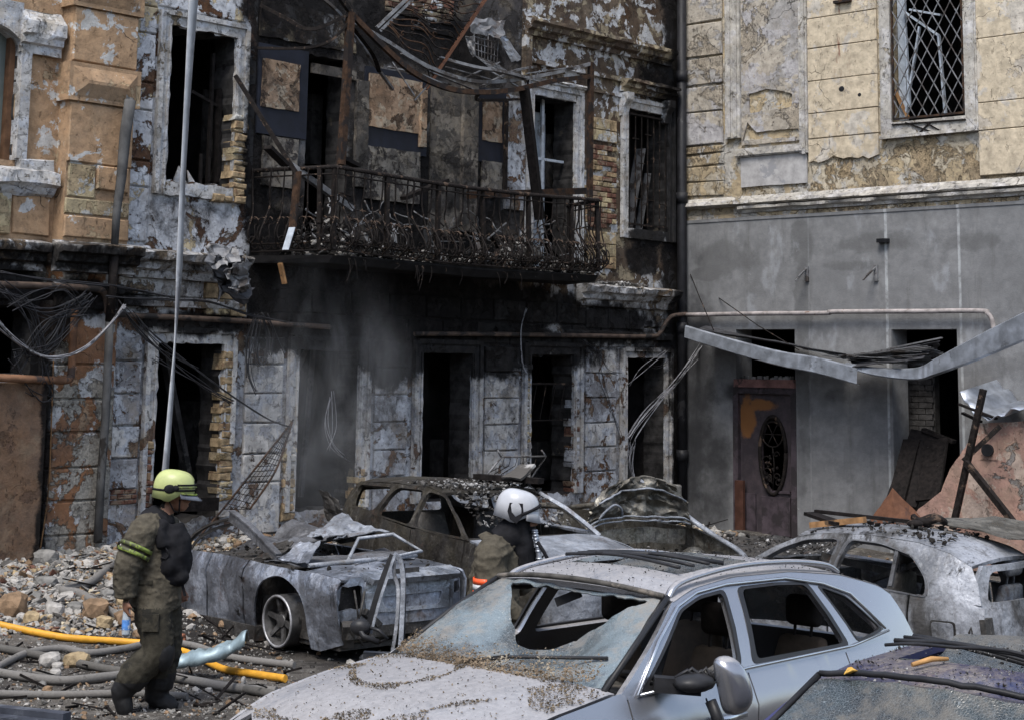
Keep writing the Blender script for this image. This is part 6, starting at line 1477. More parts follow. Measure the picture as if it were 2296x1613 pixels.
o = chips('cowl_litter', cowl_pt, 2600, .003, .010, flat('cowl_crumbs', (.17, .13, .09), .95, .6, 9, col2=(.3, .26, .2)), 13, flatk=.5); o.matrix_world = suv.matrix_basis.copy(); o['label'] = 'crumbs and litter gathered along the foot of the smashed windscreen'
def roof_pt(r_): x = r_.uniform(-1.9, .2); y = r_.uniform(-.6, .6); return (x, y, arr(c.rail, x)+.05*(1-(y/.63)**2)+.012)
o = chips('roof_litter', roof_pt, 1400, .002, .008, M['debris_dk'], 14, flatk=.4); o.matrix_world = suv.matrix_basis.copy(); o['label'] = 'soot flakes strewn over the roof of the silver car'

# ---- burnt saloon at the left, rear towards us
sed = empty('burnt_saloon', (-2.463, 18.25, -.145), R(-48.24+180), 'burnt blue-grey saloon car with collapsed roof and scorched alloy rear wheel', 'car')
c2 = Car(sed, 1.9, -2.3, .86, [(1.9, .7), (1.6, .86), (.9, .93), (.4, .95), (-.2, .955), (-.74, .945), (-1.3, .93), (-1.9, .92), (-2.22, .90), (-2.3, .86)], [(.4, .97), (-.2, 1.3), (-1.1, 1.1)], .6, 1.3, kr=.12, wheels=(1.25, -1.38), wr=.36, dent=.036, seed=3, belt=.94, sill=.22, prof=([.1, .25, .45, .62, .80, .84, .94], [.86, .90, .955, .965, 1.0, .985, .90]), wz=.44)
for sg in (1, -1):
    c2.lower('fender', .70, 1.9, BM['sedan_lo'], sg); c2.lower('door', -.1, .70, BM['sedan'], sg); c2.lower('door', -.78, -.1, BM['sedan'], sg, slant0=.0, slant1=0)
    c2.lower('quarter_panel', -2.26, -.78, BM['sedan'], sg)
    c2.lower('sill', -.95, .9, BM['sedan_lo'], sg, th=.05) if False else None
    m = MB(); m.box((-.98, sg*.70, .2), (1.0, sg*.82, .34)) if sg > 0 else m.box((-.98, -.82, .2), (1.0, -.70, .34)); m.build('sill', BM['dark'], sed)
for x, sg in ((-1.38, 1), (1.25, 1), (-1.38, -1)): c2.wheel(x, sg, RIM, False, z=.435, rr=.245)
m = MB()
for sg in (1, -1):
    m.box((-1.38-.36, sg*.35-.05, .25), (-1.38+.36, sg*.35+.05, .8))
m.box((-2.2, -.7, .25), (1.8, .7, .3)); m.box((-2.1, -.72, .3), (-.95, .72, .62)); m.box((-.9, -.7, .3), (.9, .7, .84)); m.build('floor_pan', BM['dark'], sed)
# roof frame: bent pillars and collapsed roof skin
m = MB(); yb = c2.y(-.3, .95)-.05
Q = catmull([(.55, yb-.02, .96), (.42, yb-.05, 1.10), (.2, yb-.1, 1.21), (-.1, yb-.12, 1.28)], 5)
for k in range(len(Q)-1): m.bar(Q[k], Q[k+1]+(Q[k+1]-Q[k])*.1, .055, .022); m.bar(Q[k]-Vector((.03, .02, .05)), Q[k+1]-Vector((.03, .02, .05)), .012, .03)
m.build('roof_rail', BM['dark'], sed)
m = MB(); Q = catmull([(-.16, yb-.10, 1.31), (-.5, yb-.08, 1.21), (-.85, yb-.05, 1.08), (-1.15, yb-.02, .97)], 5)
for k in range(len(Q)-1): m.bar(Q[k], Q[k+1]+(Q[k+1]-Q[k])*.1, .05, .10-.002*k); m.bar(Q[k]+Vector((0, .0, .055)), Q[k+1]+Vector((0, 0, .055)), .07, .018)
m.build('rear_pillar', BM['sedan_lo'], sed)
def loc_sheet(name, P4, mat, par, amp, n_=9, seed=0, th=.008, label=None):
    o = crumple(name, P4, mat, par, amp, n_, th, seed); 
    if label: o['label'] = label
    return o
loc_sheet('roof_skin', [(.3, .2, .98), (-.8, .25, 1.0), (-1.0, -.6, 1.12), (.3, -.7, 1.12)], BM['sedan_lo'], sed, .13, 14, 3)
loc_sheet('roof_skin', [(-.3, -.25, 1.08), (-1.0, -.1, 1.08), (-1.2, -.65, 1.2), (-.2, -.7, 1.25)], BM['van_lt'], sed, .10, 10, 5)
loc_sheet('parcel_shelf', [(-.9, .72, .95), (-1.45, .70, .97), (-1.45, -.7, .97), (-.9, -.72, .95)], BM['sedan_lo'], sed, .07, 10, 4)
loc_sheet('rear_window_flap', [(-1.12, .70, .96), (-1.62, .66, .97), (-1.42, .38, 1.14), (-1.22, .48, 1.14)], BM['sedan'], sed, .03, 8, 6); loc_sheet('rear_window_flap', [(-.78, .74, .96), (-1.1, .72, .96), (-1.18, .55, 1.12), (-.9, .55, 1.12)], BM['dark'], sed, .05, 8, 8)
m = MB(); m.tube([(-1.62, .66, .96), (-1.7, .0, .98), (-1.66, -.62, .98)], .022, 5); m.tube([(-1.62, .2, .97), (-1.45, -.05, 1.16), (-1.62, -.35, 1.2), (-1.95, -.45, 1.06), (-1.7, -.1, .97)], .02, 5); m.build('window_frame', BM['van_lt'], sed)
c2.hood(BM['sedan'], -2.24, -1.62, crown=.02, bow=.02, name='boot_lid', noise=.03, nosecurve=0)
BM['lid'] = burnt('ash_lid_metal', (.40, .43, .48), (.24, .26, .29), (.09, .085, .08), (.02, .018, .017), 1.3, 21, .5, .58, .62, metal=.5, rough=.42)
tail = [(-.66, .46), (.66, .46), (.76, .58), (.74, .80), (.62, .90), (-.62, .90), (-.74, .80), (-.76, .58)]
c2.rear(BM['sedan'], tail, name='rear_panel', holes=[jag(roundp([(.50, .62), (.72, .60), (.71, .84), (.52, .83)], .03), .03, .04, 3), jag(roundp([(-.74, .68), (-.63, .67), (-.63, .79), (-.73, .80)], .02), .012, .04, 5)], noise=.03, curve=.14)
c2.rear(BM['lid'], jag([(-.60, .56), (.46, .58), (.50, .70), (.48, .86), (.40, .915), (-.56, .915), (-.61, .86)], .008, .06, 9), name='boot_lid', x0=-2.315, curve=.10, noise=.02, holes=[roundp([(-.40, .60), (.26, .61), (.30, .72), (-.44, .72)], .04)])
c2.rear(BM['sedan'], rect(-.48, .34, .58, .74), name='plate_recess', x0=-2.285, curve=.1, th=.02); c2.rear(BM['dark'], rect(-.74, .74, .55, .86), name='lamp_housing', x0=-2.16, curve=.1)
m = MB(); m.add([(-2.40, -.58, .885), (-2.40, .46, .89), (-2.22, .50, .945), (-2.22, -.60, .945), (-2.36, -.58, .83), (-2.36, .46, .84), (-2.2, .50, .90), (-2.2, -.60, .90)], [(0, 1, 2, 3), (7, 6, 5, 4), (0, 4, 5, 1), (1, 5, 6, 2), (3, 7, 4, 0), (2, 6, 7, 3)]); m.build('boot_lip', BM['lid'], sed)
m = MB(); m.bar((-2.30, -.14, .936), (-2.30, .18, .936), .012, .05); m.build('brake_lamp_slot', BM['dark'], sed)
m = MB(); m.box((-2.3, -.68, .36), (-2.18, .68, .46)); m.bar((-2.25, .3, .45), (-2.28, .5, .6), .1, .06); m.bar((-2.2, .62, .3), (-2.28, .66, .5), .12, .1); m.tube([(-2.3, .5, .78), (-2.33, .56, .6), (-2.28, .6, .42), (-2.3, .5, .3)], .012, 5); m.tube([(-2.3, .62, .8), (-2.33, .6, .62), (-2.3, .55, .4)], .009, 5); m.build('bumper_beam', BM['dark'], sed)
def sed_pt(r_): return (r_.uniform(-2.1, .6), r_.uniform(-.7, .7), .90+.06*r_.rand())
o = chips('cabin_debris', sed_pt, 420, .006, .032, M['debris_dk'], 31); o.matrix_world = sed.matrix_basis.copy(); o['label'] = 'dark ash and crumbs lying in the collapsed saloon cabin'

# ---- burnt people carrier behind
van = empty('burnt_people_carrier', (-.166, 19.04, -.064), R(122.36+180), 'burnt olive-brown people carrier with empty windows and rubble on its roof', 'car')
c3 = Car(van, 2.1, -2.2, .88, [(2.1, .62), (2.0, .74), (1.7, .88), (1.3, .95), (.85, 1.0), (-.27, 1.03), (-1.17, 1.10), (-1.9, 1.14), (-2.2, 1.1)], [(.88, 1.02), (.45, 1.25), (.02, 1.42), (-.35, 1.46), (-1.1, 1.45), (-2.0, 1.42), (-2.15, 1.38)], .60, 1.44, wheels=(1.35, -1.35), wr=.34, dent=.02, seed=5, belt=1.03)
wins = [[(.80, 1.03), (.38, 1.265), (.05, 1.39), (-.34, 1.42), (-.26, 1.055)], [(-.40, 1.42), (-1.04, 1.415), (-1.17, 1.12), (-.33, 1.065)], [(-1.13, 1.41), (-2.02, 1.385), (-1.93, 1.17), (-1.25, 1.14)]]
go = [(.9, 1.01), (.3, c3.T(.3)), (-1.17, 1.10), (-2.15, 1.12), (-2.18, 1.3), (-2.05, 1.42), (-1.1, 1.45), (-.35, 1.46), (.02, 1.42), (.45, 1.25)][::-1]
for sg in (1, -1):
    c3.green(sg, go, wins, BM['van'] if sg < 0 else BM['van_lt'], .045, r_=.10)
    c3.lower('fender', .85, 2.08, BM['van_lt'] if sg > 0 else BM['van'], sg); c3.lower('door', -.28, .85, BM['van'], sg, slant1=-.03); c3.lower('door', -1.2, -.28, BM['van'], sg); c3.lower('quarter_panel', -2.18, -1.2, BM['van'], sg)
    for x in (1.35, -1.35): c3.wheel(x, sg, RIM, False, z=.27)
c3.hood(BM['van_lt'], .9, 2.05, crown=.06, bow=.15, noise=.03)
c3.roof(BM['van'], -2.12, .02, noise=.03, sagf=lambda x, y: -.10*math.exp(-((x+.3)/.4)**2-(y/.4)**2))
c3.pan(BM['dark'])
m = MB(); m.box((.45, -.7, .7), (.9, .7, .98)); m.build('dashboard', BM['dark'], van)
for y in (.38, -.38): seat(van, -.3, y, .55, (BM['dark'], BM['dark']), head=False)
c3.rear(BM['van'], [(-.7, .4), (.7, .4), (.74, 1.0), (.62, 1.36), (-.62, 1.36), (-.74, 1.0)], holes=[roundp([(-.6, 1.05), (.6, 1.05), (.52, 1.32), (-.52, 1.32)], .06)], lean=.1)
c3.rear(BM['van_lt'], [(-.66, .3), (.66, .3), (.70, .6), (.62, .68), (-.62, .68), (-.70, .6)], name='front_bumper', x0=2.1, curve=.35, front=True)
def van_pt(r_): x = r_.uniform(-.95, .75); y = r_.uniform(-.55, .55); h = 1.46 if x < 0 else 1.46-.5*x; return (x, y, h+.04*r_.rand()*(1 if x < 0 else 1.5))
for mt, n_, sd_, lb in (('debris', 520, 41, 'pale rubble heaped on the people carrier roof and windscreen'), ('debris_dk', 500, 42, 'dark ash heaped on the people carrier roof')):
    o = chips('roof_rubble', van_pt, n_, .008, .042, M[mt], sd_); o.matrix_world = van.matrix_basis.copy(); o['label'] = lb
m = MB(); m.bar((-.5, .1, 1.55), (.3, .45, 1.54), .12, .06); o = m.build('fallen_plank', M['wood_burnt'], None); o.matrix_world = van.matrix_basis.copy(); tag(o, 'charred plank lying on the rubble of the people carrier roof', 'plank')
o = crumple('fallen_slab', [(-.1, .2, 1.56), (.2, .25, 1.56), (.18, .45, 1.7), (-.1, .42, 1.68)], M['debris'], None, .02, 5, .03, 4); o.matrix_world = van.matrix_basis.copy(); tag(o, 'pale plaster slab standing in the rubble on the people carrier roof', 'plaster slab')
loc_sheet('torn_panel', [(-1.75, -.8, .95), (-2.3, -.85, .95), (-2.45, -.9, 1.3), (-2.05, -.85, 1.22)], BM['dark'], van, .05, 8, 9)

# ---- wreck with its bonnet thrown up
wk = empty('open_bonnet_wreck', (1.06, 20.76, -.05), R(122+180), 'burnt brown car wreck with warped bonnet thrown up and empty engine bay', 'car')
c4_ = Car(wk, 2.1, -2.0, .86, [(2.1, .48), (2.0, .58), (1.85, .66), (1.5, .78), (.9, .92), (-2, .98)], [(.9, .95), (.1, 1.32), (-1, 1.36), (-1.9, 1.3)], .58, 1.35, wheels=(1.3, -1.3), wr=.33, dent=.02, seed=8, belt=.95)
for sg in (1, -1): c4_.lower('fender', .85, 2.08, BM['wreck'], sg, th=.03) if sg > 0 else None; c4_.lower('door', -1.0, .85, BM['wreck'], sg); c4_.lower('quarter_panel', -1.95, -1.0, BM['wreck'], sg)
for sg in (1, -1): m = MB(); m.tube(catmull([(.92, sg*.72, .95), (.5, sg*.68, 1.1), (.1, sg*.62, 1.16), (-.6, sg*.62, 1.1), (-1.5, sg*.66, .98)], 4), .035, 6); m.build('roof_pillar', BM['wreck'], wk)
m = MB(); m.tube(catmull([(.1, .60, 1.42), (.45, .66, 1.30), (.85, .74, 1.05), (1.3, .80, .86), (1.7, .80, .74), (1.95, .72, .62), (2.06, .64, .46)], 5), .028, 6, flat=1.5); m.build('wing_edge', BM['van_lt'], wk)
c4_.pan(BM['dark'])
def bonnet(u, v):      # u across -1..1, v from hinge to lip; arched and warped
    w_ = .74-.10*v; a = R(58); L_ = .62*v; arch_ = .22*(1-u*u)*(.4+.6*v)
    return (.86+.10*v+L_*math.cos(a)*-.15+.10*nz(u*2.4, v*2.4, 3)+.06*(1-2*abs(nz(u*4, v*4, 1)))-.03+.03*nz(u*11, v*11, 5), u*w_, .93+L_*math.sin(a)*.72+arch_+.03*nz(u*3, v*3, 6))
holes_ = [roundp([(u0, .84), (u0+.09, .84), (u0+.09, .93), (u0, .93)], .02, 2) for u0 in (-.75, -.5, -.25, .0, .28)]
sheet('bonnet', roundp([(-1, .0), (-.55, .12), (0, .16), (.5, .12), (1, 0), (1, .8), (.8, 1), (-.8, 1), (-1, .8)], .12), bonnet, BM['wreck'], wk, holes=holes_, sp=.045, th=.025)
m = MB()
m.tube([Vector(bonnet(u, .74))+Vector((.04, 0, 0)) for u in np.linspace(-.92, .92, 18)], .012, 6, flat=2); m.tube([Vector(bonnet(u, .18))+Vector((.05, 0, -.01)) for u in np.linspace(-.95, .95, 18)], .011, 6); m.tube([Vector(bonnet(u, .1))+Vector((.05, 0, -.02)) for u in np.linspace(-.95, .95, 18)], .010, 6)
m.tube(catmull([Vector(bonnet(u, v))+Vector((.05, 0, 0)) for u, v in ((-.8, .2), (-.75, .4), (-.6, .55), (-.45, .4), (-.35, .2))], 5), .014, 6); m.build('bonnet_rib', BM['van_lt'], wk)
m = MB(); P = [(.80, y, .86-.04*(y/.7)**2+.02*nz(y*3, 1)) for y in np.linspace(-.72, .72, 12)]
for k in range(11): m.bar(P[k], P[k+1], .05, .17)
m.build('cowl', BM['wreck'], wk)
m = MB(); m.ball((1.2, .55, .62), .16, 1, 1, .8); m.ball((1.2, -.55, .62), .16, 1, 1, .8); m.box((1.0, -.4, .35), (1.5, .3, .62)); m.bar((1.5, -.6, .6), (1.4, -.2, .72), .06); m.build('engine', BM['wreck'], wk)
m = MB(); m.box((1.95, -.7, .36), (2.02, .7, .44)); m.build('bumper_beam', BM['dark'], wk)
for y in (.64, -.64): m = MB(); m.ball((2.03, y, .56), .1, .6, 1, 1, 14, 9); m.build('headlight', flat('cracked_lamp_glass', (.5, .52, .55), .2, .3, 12, .6), wk)
m = MB(); m.bar((1.75, .80, .3), (1.9, .79, .66), .14, .03); m.bar((1.55, .76, .3), (1.6, .74, .66), .1, .03); m.build('inner_wing', BM['van_lt'], wk)

# ---- burnt small hatchback at the right
hb = empty('burnt_hatchback', (3.07, 15.57, -.086), R(-43.36+180), 'burnt ash-white small hatchback at right with empty windows and open tailgate hole', 'car')
c5 = Car(hb, 1.75, -1.68, .74, [(1.75, .6), (1.65, .74), (1.3, .92), (.85, 1.05), (.61, 1.10), (-.2, 1.06), (-1.07, .985), (-1.5, .96), (-1.68, .92)], [(.65, 1.13), (.4, 1.26), (.2, 1.35), (-.05, 1.405), (-.5, 1.42), (-1.0, 1.39), (-1.3, 1.325), (-1.48, 1.24)], .50, 1.38, wheels=(1.1, -1.1), wr=.30, dent=.014, seed=11, belt=1.02, kr=.2, sill=.22, prof=([.1, .25, .5, .7, .82, 1.02], [.88, .92, .96, .985, 1.0, .93]))
wins = [[(.54, 1.115), (.32, 1.25), (.10, 1.335), (-.23, 1.365), (-.17, 1.075)], [(-.33, 1.365), (-.64, 1.355), (-.95, 1.285), (-1.12, 1.13), (-1.15, .99), (-.25, 1.05)]]
go = [(.66, 1.10), (-.2, c5.T(-.2)), (-1.07, c5.T(-1.07)), (-1.6, .95), (-1.56, 1.1), (-1.48, 1.24), (-1.3, 1.325), (-1.0, 1.39), (-.5, 1.42), (-.05, 1.405), (.2, 1.35), (.4, 1.26)][::-1]
for sg in (1, -1):
    c5.green(sg, go, wins, BM['hatch'], .05, r_=.06)
    c5.lower('fender', .62, 1.72, BM['hatch'], sg); c5.lower('door', -.22, .62, BM['hatch'], sg); c5.lower('door', -1.0, -.22, BM['hatch'], sg); c5.lower('quarter_panel', -1.64, -1.0, BM['hatch'], sg)
    for k, w_ in enumerate(wins):
        ins = roundp(w_, .06, 3); cen = np.array(ins).mean(0); bg_ = [tuple(cen+(np.array(p)-cen)*1.07) for p in ins]; in_ = [tuple(cen+(np.array(p)-cen)*1.015) for p in ins]
        sheet('window_flange', bg_, lambda x, z, sg=sg: (x, sg*(c5.y(x, z)+.006), z), BM['hatch_dk'], hb, holes=[in_], sp=.2, th=.012, grid=False, flip=(sg > 0))
    for x in (1.1, -1.1): c5.wheel(x, sg, RIM, False, z=.24, rr=.2)
m = MB(); m.bar((-.80, c5.y(-.8, 1.05)-.03, 1.03), (-.80, c5.y(-.8, 1.3)-.03, 1.31), .035, .03); m.build('window_divider', BM['hatch_dk'], hb)
fl = roundp(rect(-1.40, -1.22, .64, .80), .03, 3)
sheet('fuel_flap', fl, lambda x, z: (x, c5.y(x, z)+.016, z), BM['hatch'], hb, sp=.06, th=.01, flip=True)
sheet('fuel_recess', roundp(rect(-1.415, -1.205, .625, .815), .03, 3), lambda x, z: (x, c5.y(x, z)+.006, z), BM['dark'], hb, sp=.06, th=.004, flip=True)
c5.roof(BM['hatch'], -1.48, .2, noise=.015); c5.hood(BM['hatch_dk'], .68, 1.68, crown=.05, bow=.1, noise=.03); c5.pan(BM['dark'])
tg_ = [(-.62, .35), (.62, .35), (.66, .7), (.62, .95), (.56, 1.1), (.46, 1.25), (-.46, 1.25), (-.56, 1.1), (-.62, .95), (-.66, .7)]
c5.rear(BM['hatch'], tg_, holes=[roundp([(-.47, .96), (.47, .96), (.40, 1.20), (-.40, 1.20)], .07)], lean=.12, curve=.2, th=.05, name='tailgate', x0=-1.70)
m = MB(); m.tube(catmull([(-1.49, .62, .5), (-1.52, .63, .7), (-1.50, .60, .95), (-1.46, .55, 1.1), (-1.40, .50, 1.24), (-1.36, .3, 1.29)], 5), .028, 6); m.build('hatch_channel', BM['dark'], hb)
m = MB(); m.bar((-1.66, .55, .45), (-1.62, .57, .85), .13, .05); m.build('lamp_recess', BM['dark'], hb)
seat(hb, -.35, .3, .5, (BM['dark'], BM['dark'])); seat(hb, -.35, -.3, .5, (BM['dark'], BM['dark'])); seat(hb, -1.05, -.25, .42, (BM['van_lt'], BM['van_lt']))
m = MB(); m.box((.25, -.6, .75), (.65, .6, 1.02)); m.build('dashboard', BM['dark'], hb)
m = MB(); m.bar((.0, .45, 1.2), (-.9, -.3, .95), .06, .06); m.bar((-.3, .1, 1.0), (-.9, .35, 1.2), .05, .04); m.build('fallen_pillar', BM['dark'], hb)
def rf_pt(r_): x = r_.uniform(-1.2, .1); y = r_.uniform(-.3, .5); return (x, y, arr(c5.rail, x)+.05*(1-(y/.5)**2)+.02)
o = chips('roof_rubble', rf_pt, 260, .008, .035, M['debris_dk'], 51); o.matrix_world = hb.matrix_basis.copy(); o['label'] = 'black and pale crumbs lying on the ash-white hatchback roof'
def hbt(name, mb, mat, label, cat): o = mb.build(name, mat, None); o.matrix_world = hb.matrix_basis.copy(); return tag(o, label, cat)
m = MB(); m.bar((.2, .3, 1.44), (-.32, .25, 1.52), .07, .05); hbt('wooden_stick', m, M['wood'], 'light brown broken stick lying across the hatchback roof front', 'stick')
m = MB(); m.bar((.35, .1, 1.52), (-.1, .3, 1.47), .12, .03); m.bar((.32, .05, 1.54), (-.6, -.1, 1.5), .05, .03); hbt('charred_lath', m, M['wood_burnt'], 'charred laths crossed beside the brown stick on the hatchback roof', 'laths')
m = MB(); m.tube([(-.75+.14*math.cos(t), -.1+.1*math.sin(t), 1.53+.02*math.sin(3*t)) for t in np.linspace(0, 6, 20)], .03, 6); m.ball((-.7, .05, 1.5), .06, 1.3, 1, .6); hbt('burnt_coil', m, M['iron'], 'black coil of burnt rubber lying on the hatchback roof', 'coil')
o = crumple('roof_sheet', [(-.6, -.2, 1.50), (-1.5, -.1, 1.42), (-1.9, -1.3, 1.4), (-.8, -1.2, 1.5)], BM['wreck'], None, .04, 8, .01, 13); o.matrix_world = hb.matrix_basis.copy(); tag(o, 'brownish scorched metal sheet lying over the far side of the hatchback roof', 'metal sheet')
o = crumple('white_panel', [(-1.55, -.35, 1.28), (-1.75, -.2, 1.3), (-2.0, -.9, 1.3), (-1.8, -1.0, 1.34)], BM['van_lt'], None, .03, 6, .02, 15); o.matrix_world = hb.matrix_basis.copy(); tag(o, 'pale bent body panel jutting from the far rear corner of the hatchback', 'body panel')

# ---- flattened wreck between the corner and the hatchback
fw = empty('flattened_wreck', (2.75, 20.4, -.05), R(-40+180), 'flattened charred car wreck buried in debris before the scorched door', 'car')
crumple('roof_skin', [(1.6, -.7, .62), (-1.2, -.7, .80), (-1.2, .7, .66), (1.6, .7, .45)], BM['dark'], fw, .16, 16, .015, 2)
crumple('side_panel', [(1.6, .72, .5), (-1.3, .74, .78), (-1.3, .8, .1), (1.6, .8, .1)], BM['dark'], fw, .10, 12, .015, 4); crumple('end_panel', [(1.65, -.7, .7), (1.65, .7, .5), (1.75, .75, .1), (1.75, -.75, .1)], BM['dark'], fw, .10, 8, .015, 6)
m = MB(); m.box((-1.2, -.6, .1), (1.5, .6, .4)); m.build('floor_pan', BM['dark'], fw)
def fw_pt(r_): x = r_.uniform(-1.4, 1.7); y = r_.uniform(-.8, .8); return (x, y, .66-.08*x-.10*y+.07*r_.rand())
for mt, n_, sd_, lb in (('debris', 260, 61, 'pale plaster crumbs on the flattened wreck'), ('debris_dk', 800, 62, 'dark ash and splinters heaped on the flattened wreck')):
    o = chips('wreck_debris', fw_pt, n_, .008, .04, M[mt], sd_); o.matrix_world = fw.matrix_basis.copy(); o['label'] = lb

# ---- dark blue car, bottom right
bl = empty('blue_car', (1.98, 7.43, 0), R(50+180), 'dark blue car at bottom right under dust with crazed windscreen and buckled sunroof', 'car')
c6 = Car(bl, 2.2, -2.2, .88, [(2.2, .6), (2.0, .75), (1.4, .92), (.95, .98), (-.2, 1.0), (-1.8, 1.0), (-2.2, .9)], [(.97, 1.0), (.6, 1.2), (.28, 1.38), (0, 1.425), (-.5, 1.44), (-1.2, 1.39), (-1.7, 1.25), (-1.9, 1.05)], .58, 1.42, wheels=(1.35, -1.35), belt=.98)
wins = [[(.78, 1.03), (.3, 1.32), (-.1, 1.375), (-.3, 1.38), (-.25, 1.04)], [(-.42, 1.38), (-1.1, 1.33), (-1.4, 1.05), (-.4, 1.05)]]
go = [(.98, .99), (-.2, 1.0), (-1.95, .99), (-1.9, 1.05), (-1.7, 1.25), (-1.2, 1.39), (-.5, 1.44), (0, 1.425), (.28, 1.38), (.6, 1.2)][::-1]
for sg in (1, -1):
    c6.green(sg, go, wins, BLU, .045); c6.lower('fender', .9, 2.18, BLU, sg); c6.lower('door', -.3, .9, BLU, sg); c6.lower('door', -1.25, -.3, BLU, sg); c6.lower('quarter_panel', -2.18, -1.25, BLU, sg)
    for x in (1.35, -1.35): c6.wheel(x, sg, RIM, True)
c6.hood(BLU, .97, 2.15); c6.pan(PLA)
c6.roof(BLU, -1.75, .27, holes=[roundp([(-.05, -.40), (-.05, .40), (-.75, .40), (-.75, -.40)], .08)], mat2=LINER, noise=.008)
sheet('sunroof', roundp([(-.06, -.4), (-.06, .4), (-.74, .4), (-.74, -.4)], .08), lambda x, y: (x, y, 1.44+.06*math.sin((x+.1)*7)*math.cos(y*2.2)+.05*nz(x*5, y*3, 8)), GLD, bl, sp=.06, th=.012)
m = MB()
for k in range(4): m.tube([(-.08-.09*k, y, 1.475+.07*math.cos(y*2.4+.4*k)-.01*k+.012*nz(y*4, k)) for y in np.linspace(-.45, .45, 12)], .008+.004*(k % 2), 5)
m.build('torn_seal', PLA, bl)
c6.ruled('windscreen', (.97, .72, .99), (.27, .575, 1.40), GLD, outline=[(-.98, .02), (.98, .02), (.97, .98), (-.97, .98)], bowb=.15, bowt=.08, sag=lambda u, v: (-.05*(1-u*u)*v*(1-v)*4, -.07*(1-u*u)*v*(1-v)*4+.012*nz(u*5, v*5)), sp=.07)
m = MB(); m.tube([(.27+.08*(1-(k/10)**2), .58*k/10, 1.415+.05*(1-(k/10)**2)+.012*nz(k*.8, 4)) for k in range(-10, 11)], .014, 5)
for sg in (1, -1): m.tube([(.98, sg*.74, 1.0), (.6, sg*.66, 1.22), (.27, sg*.585, 1.41)], .016, 5)
m.build('windscreen_seal', PLA, bl)
c6.rear(BLU, [(-.7, .4), (.7, .4), (.74, .9), (-.74, .9)]); c6.rear(BLU, [(-.7, .3), (.7, .3), (.72, .7), (-.72, .7)], name='front_bumper', x0=2.2, curve=.35, front=True)
m = MB(); m.box((.2, -.66, .75), (.95, .66, .93)); m.build('dashboard', DUSTY, bl)
for y in (.36, -.36): seat(bl, -.35, y, .52, (SEATB, SEATB))
for k, (p, lb) in enumerate((((.30, -.40, 1.44), 'yellow dry leaf on the windscreen top edge of the blue car'), ((.12, -.22, 1.475), 'thin tan twig lying on the blue roof by the sunroof'))):
    m = MB()
    if k == 0: V = [Vector(p)+Vector((.04*math.cos(t)*(1+.5*math.cos(t)), .035*math.sin(t), .012*math.sin(2*t)+.012)) for t in np.linspace(0, 6.28, 11)[:-1]]; m.add(V+[v-Vector((0, 0, .003)) for v in V], [tuple(range(10)), tuple(range(19, 9, -1))]+[(i, i+10, (i+1) % 10+10, (i+1) % 10) for i in range(10)])
    else: m.tube([p, (p[0]-.08, p[1]+.05, p[2]+.02), (p[0]-.14, p[1]+.10, p[2]+.02)], [.010, .013, .008], 5)
    o = m.build('dry_leaf' if k == 0 else 'twig', flat('leaf_yellow' if k == 0 else 'tan_twig', (.5, .30, .07) if k == 0 else (.42, .24, .1), .8, .2, 9), None); o.matrix_world = bl.matrix_basis.copy(); tag(o, lb, 'leaf' if k == 0 else 'twig')
def bl_pt(r_):
    x = r_.uniform(-1.6, .3); y = r_.uniform(-.56, .56); d = nz(x*2.2, y*2.2, 3)
    if d < -.05 and r_.rand() > .15: return None
    return (x, y, arr(c6.rail, x)+.05*(1-(y/.58)**2)+.008)
for mt, n_, sd_, lb in (('debris', 1200, 71, 'pale grit on the blue car roof'), ('debris_dk', 2400, 72, 'dark grit and crumbs on the blue car roof')):
    o = chips('roof_litter', bl_pt, n_, .002, .009, M[mt], sd_, flatk=.5); o.matrix_world = bl.matrix_basis.copy(); o['label'] = lb
# ------------------------------------------------------------------ people
def limb(*jr, n=14, sub=5, flat=None):
    """smooth tapered limb through ((x,y,z), radius) joints"""
    P = catmull([Vector(j[0]) for j in jr], sub); t = np.linspace(0, len(jr)-1, len(P)); rs = np.interp(t, np.arange(len(jr)), [j[1] for j in jr])
    m = MB(); m.tube(P, list(rs), n, flat=flat); return [Vector(v) for v in m.v], list(m.f)
def body_parts(J, legs):
    g = lambda k: J[k]; P = []
    P.append(limb(g('pelvis'), g('belly'), g('chest'), g('upper'), n=20)); P.append(limb(g('upper'), g('neck'), g('neck2')))
    for s_ in 'rl':
        up_ = (tuple(Vector(g('upper')[0]).lerp(Vector(g(s_+'sh')[0]), .45)), g(s_+'sh')[1]*1.05)
        P.append(limb(up_, g(s_+'sh'), (tuple(Vector(g(s_+'sh')[0]).lerp(Vector(g(s_+'elb')[0]), .5)), g(s_+'sh')[1]*.95), g(s_+'elb'), (tuple(Vector(g(s_+'elb')[0]).lerp(Vector(g(s_+'wr')[0]), .6)), g(s_+'elb')[1]*.85), g(s_+'wr')))
        P.append(limb((tuple(Vector(g('pelvis')[0])+Vector((0, .06 if s_ == 'l' else -.06, .02))), .14), *[g(s_+k) for k in legs]))
    return P
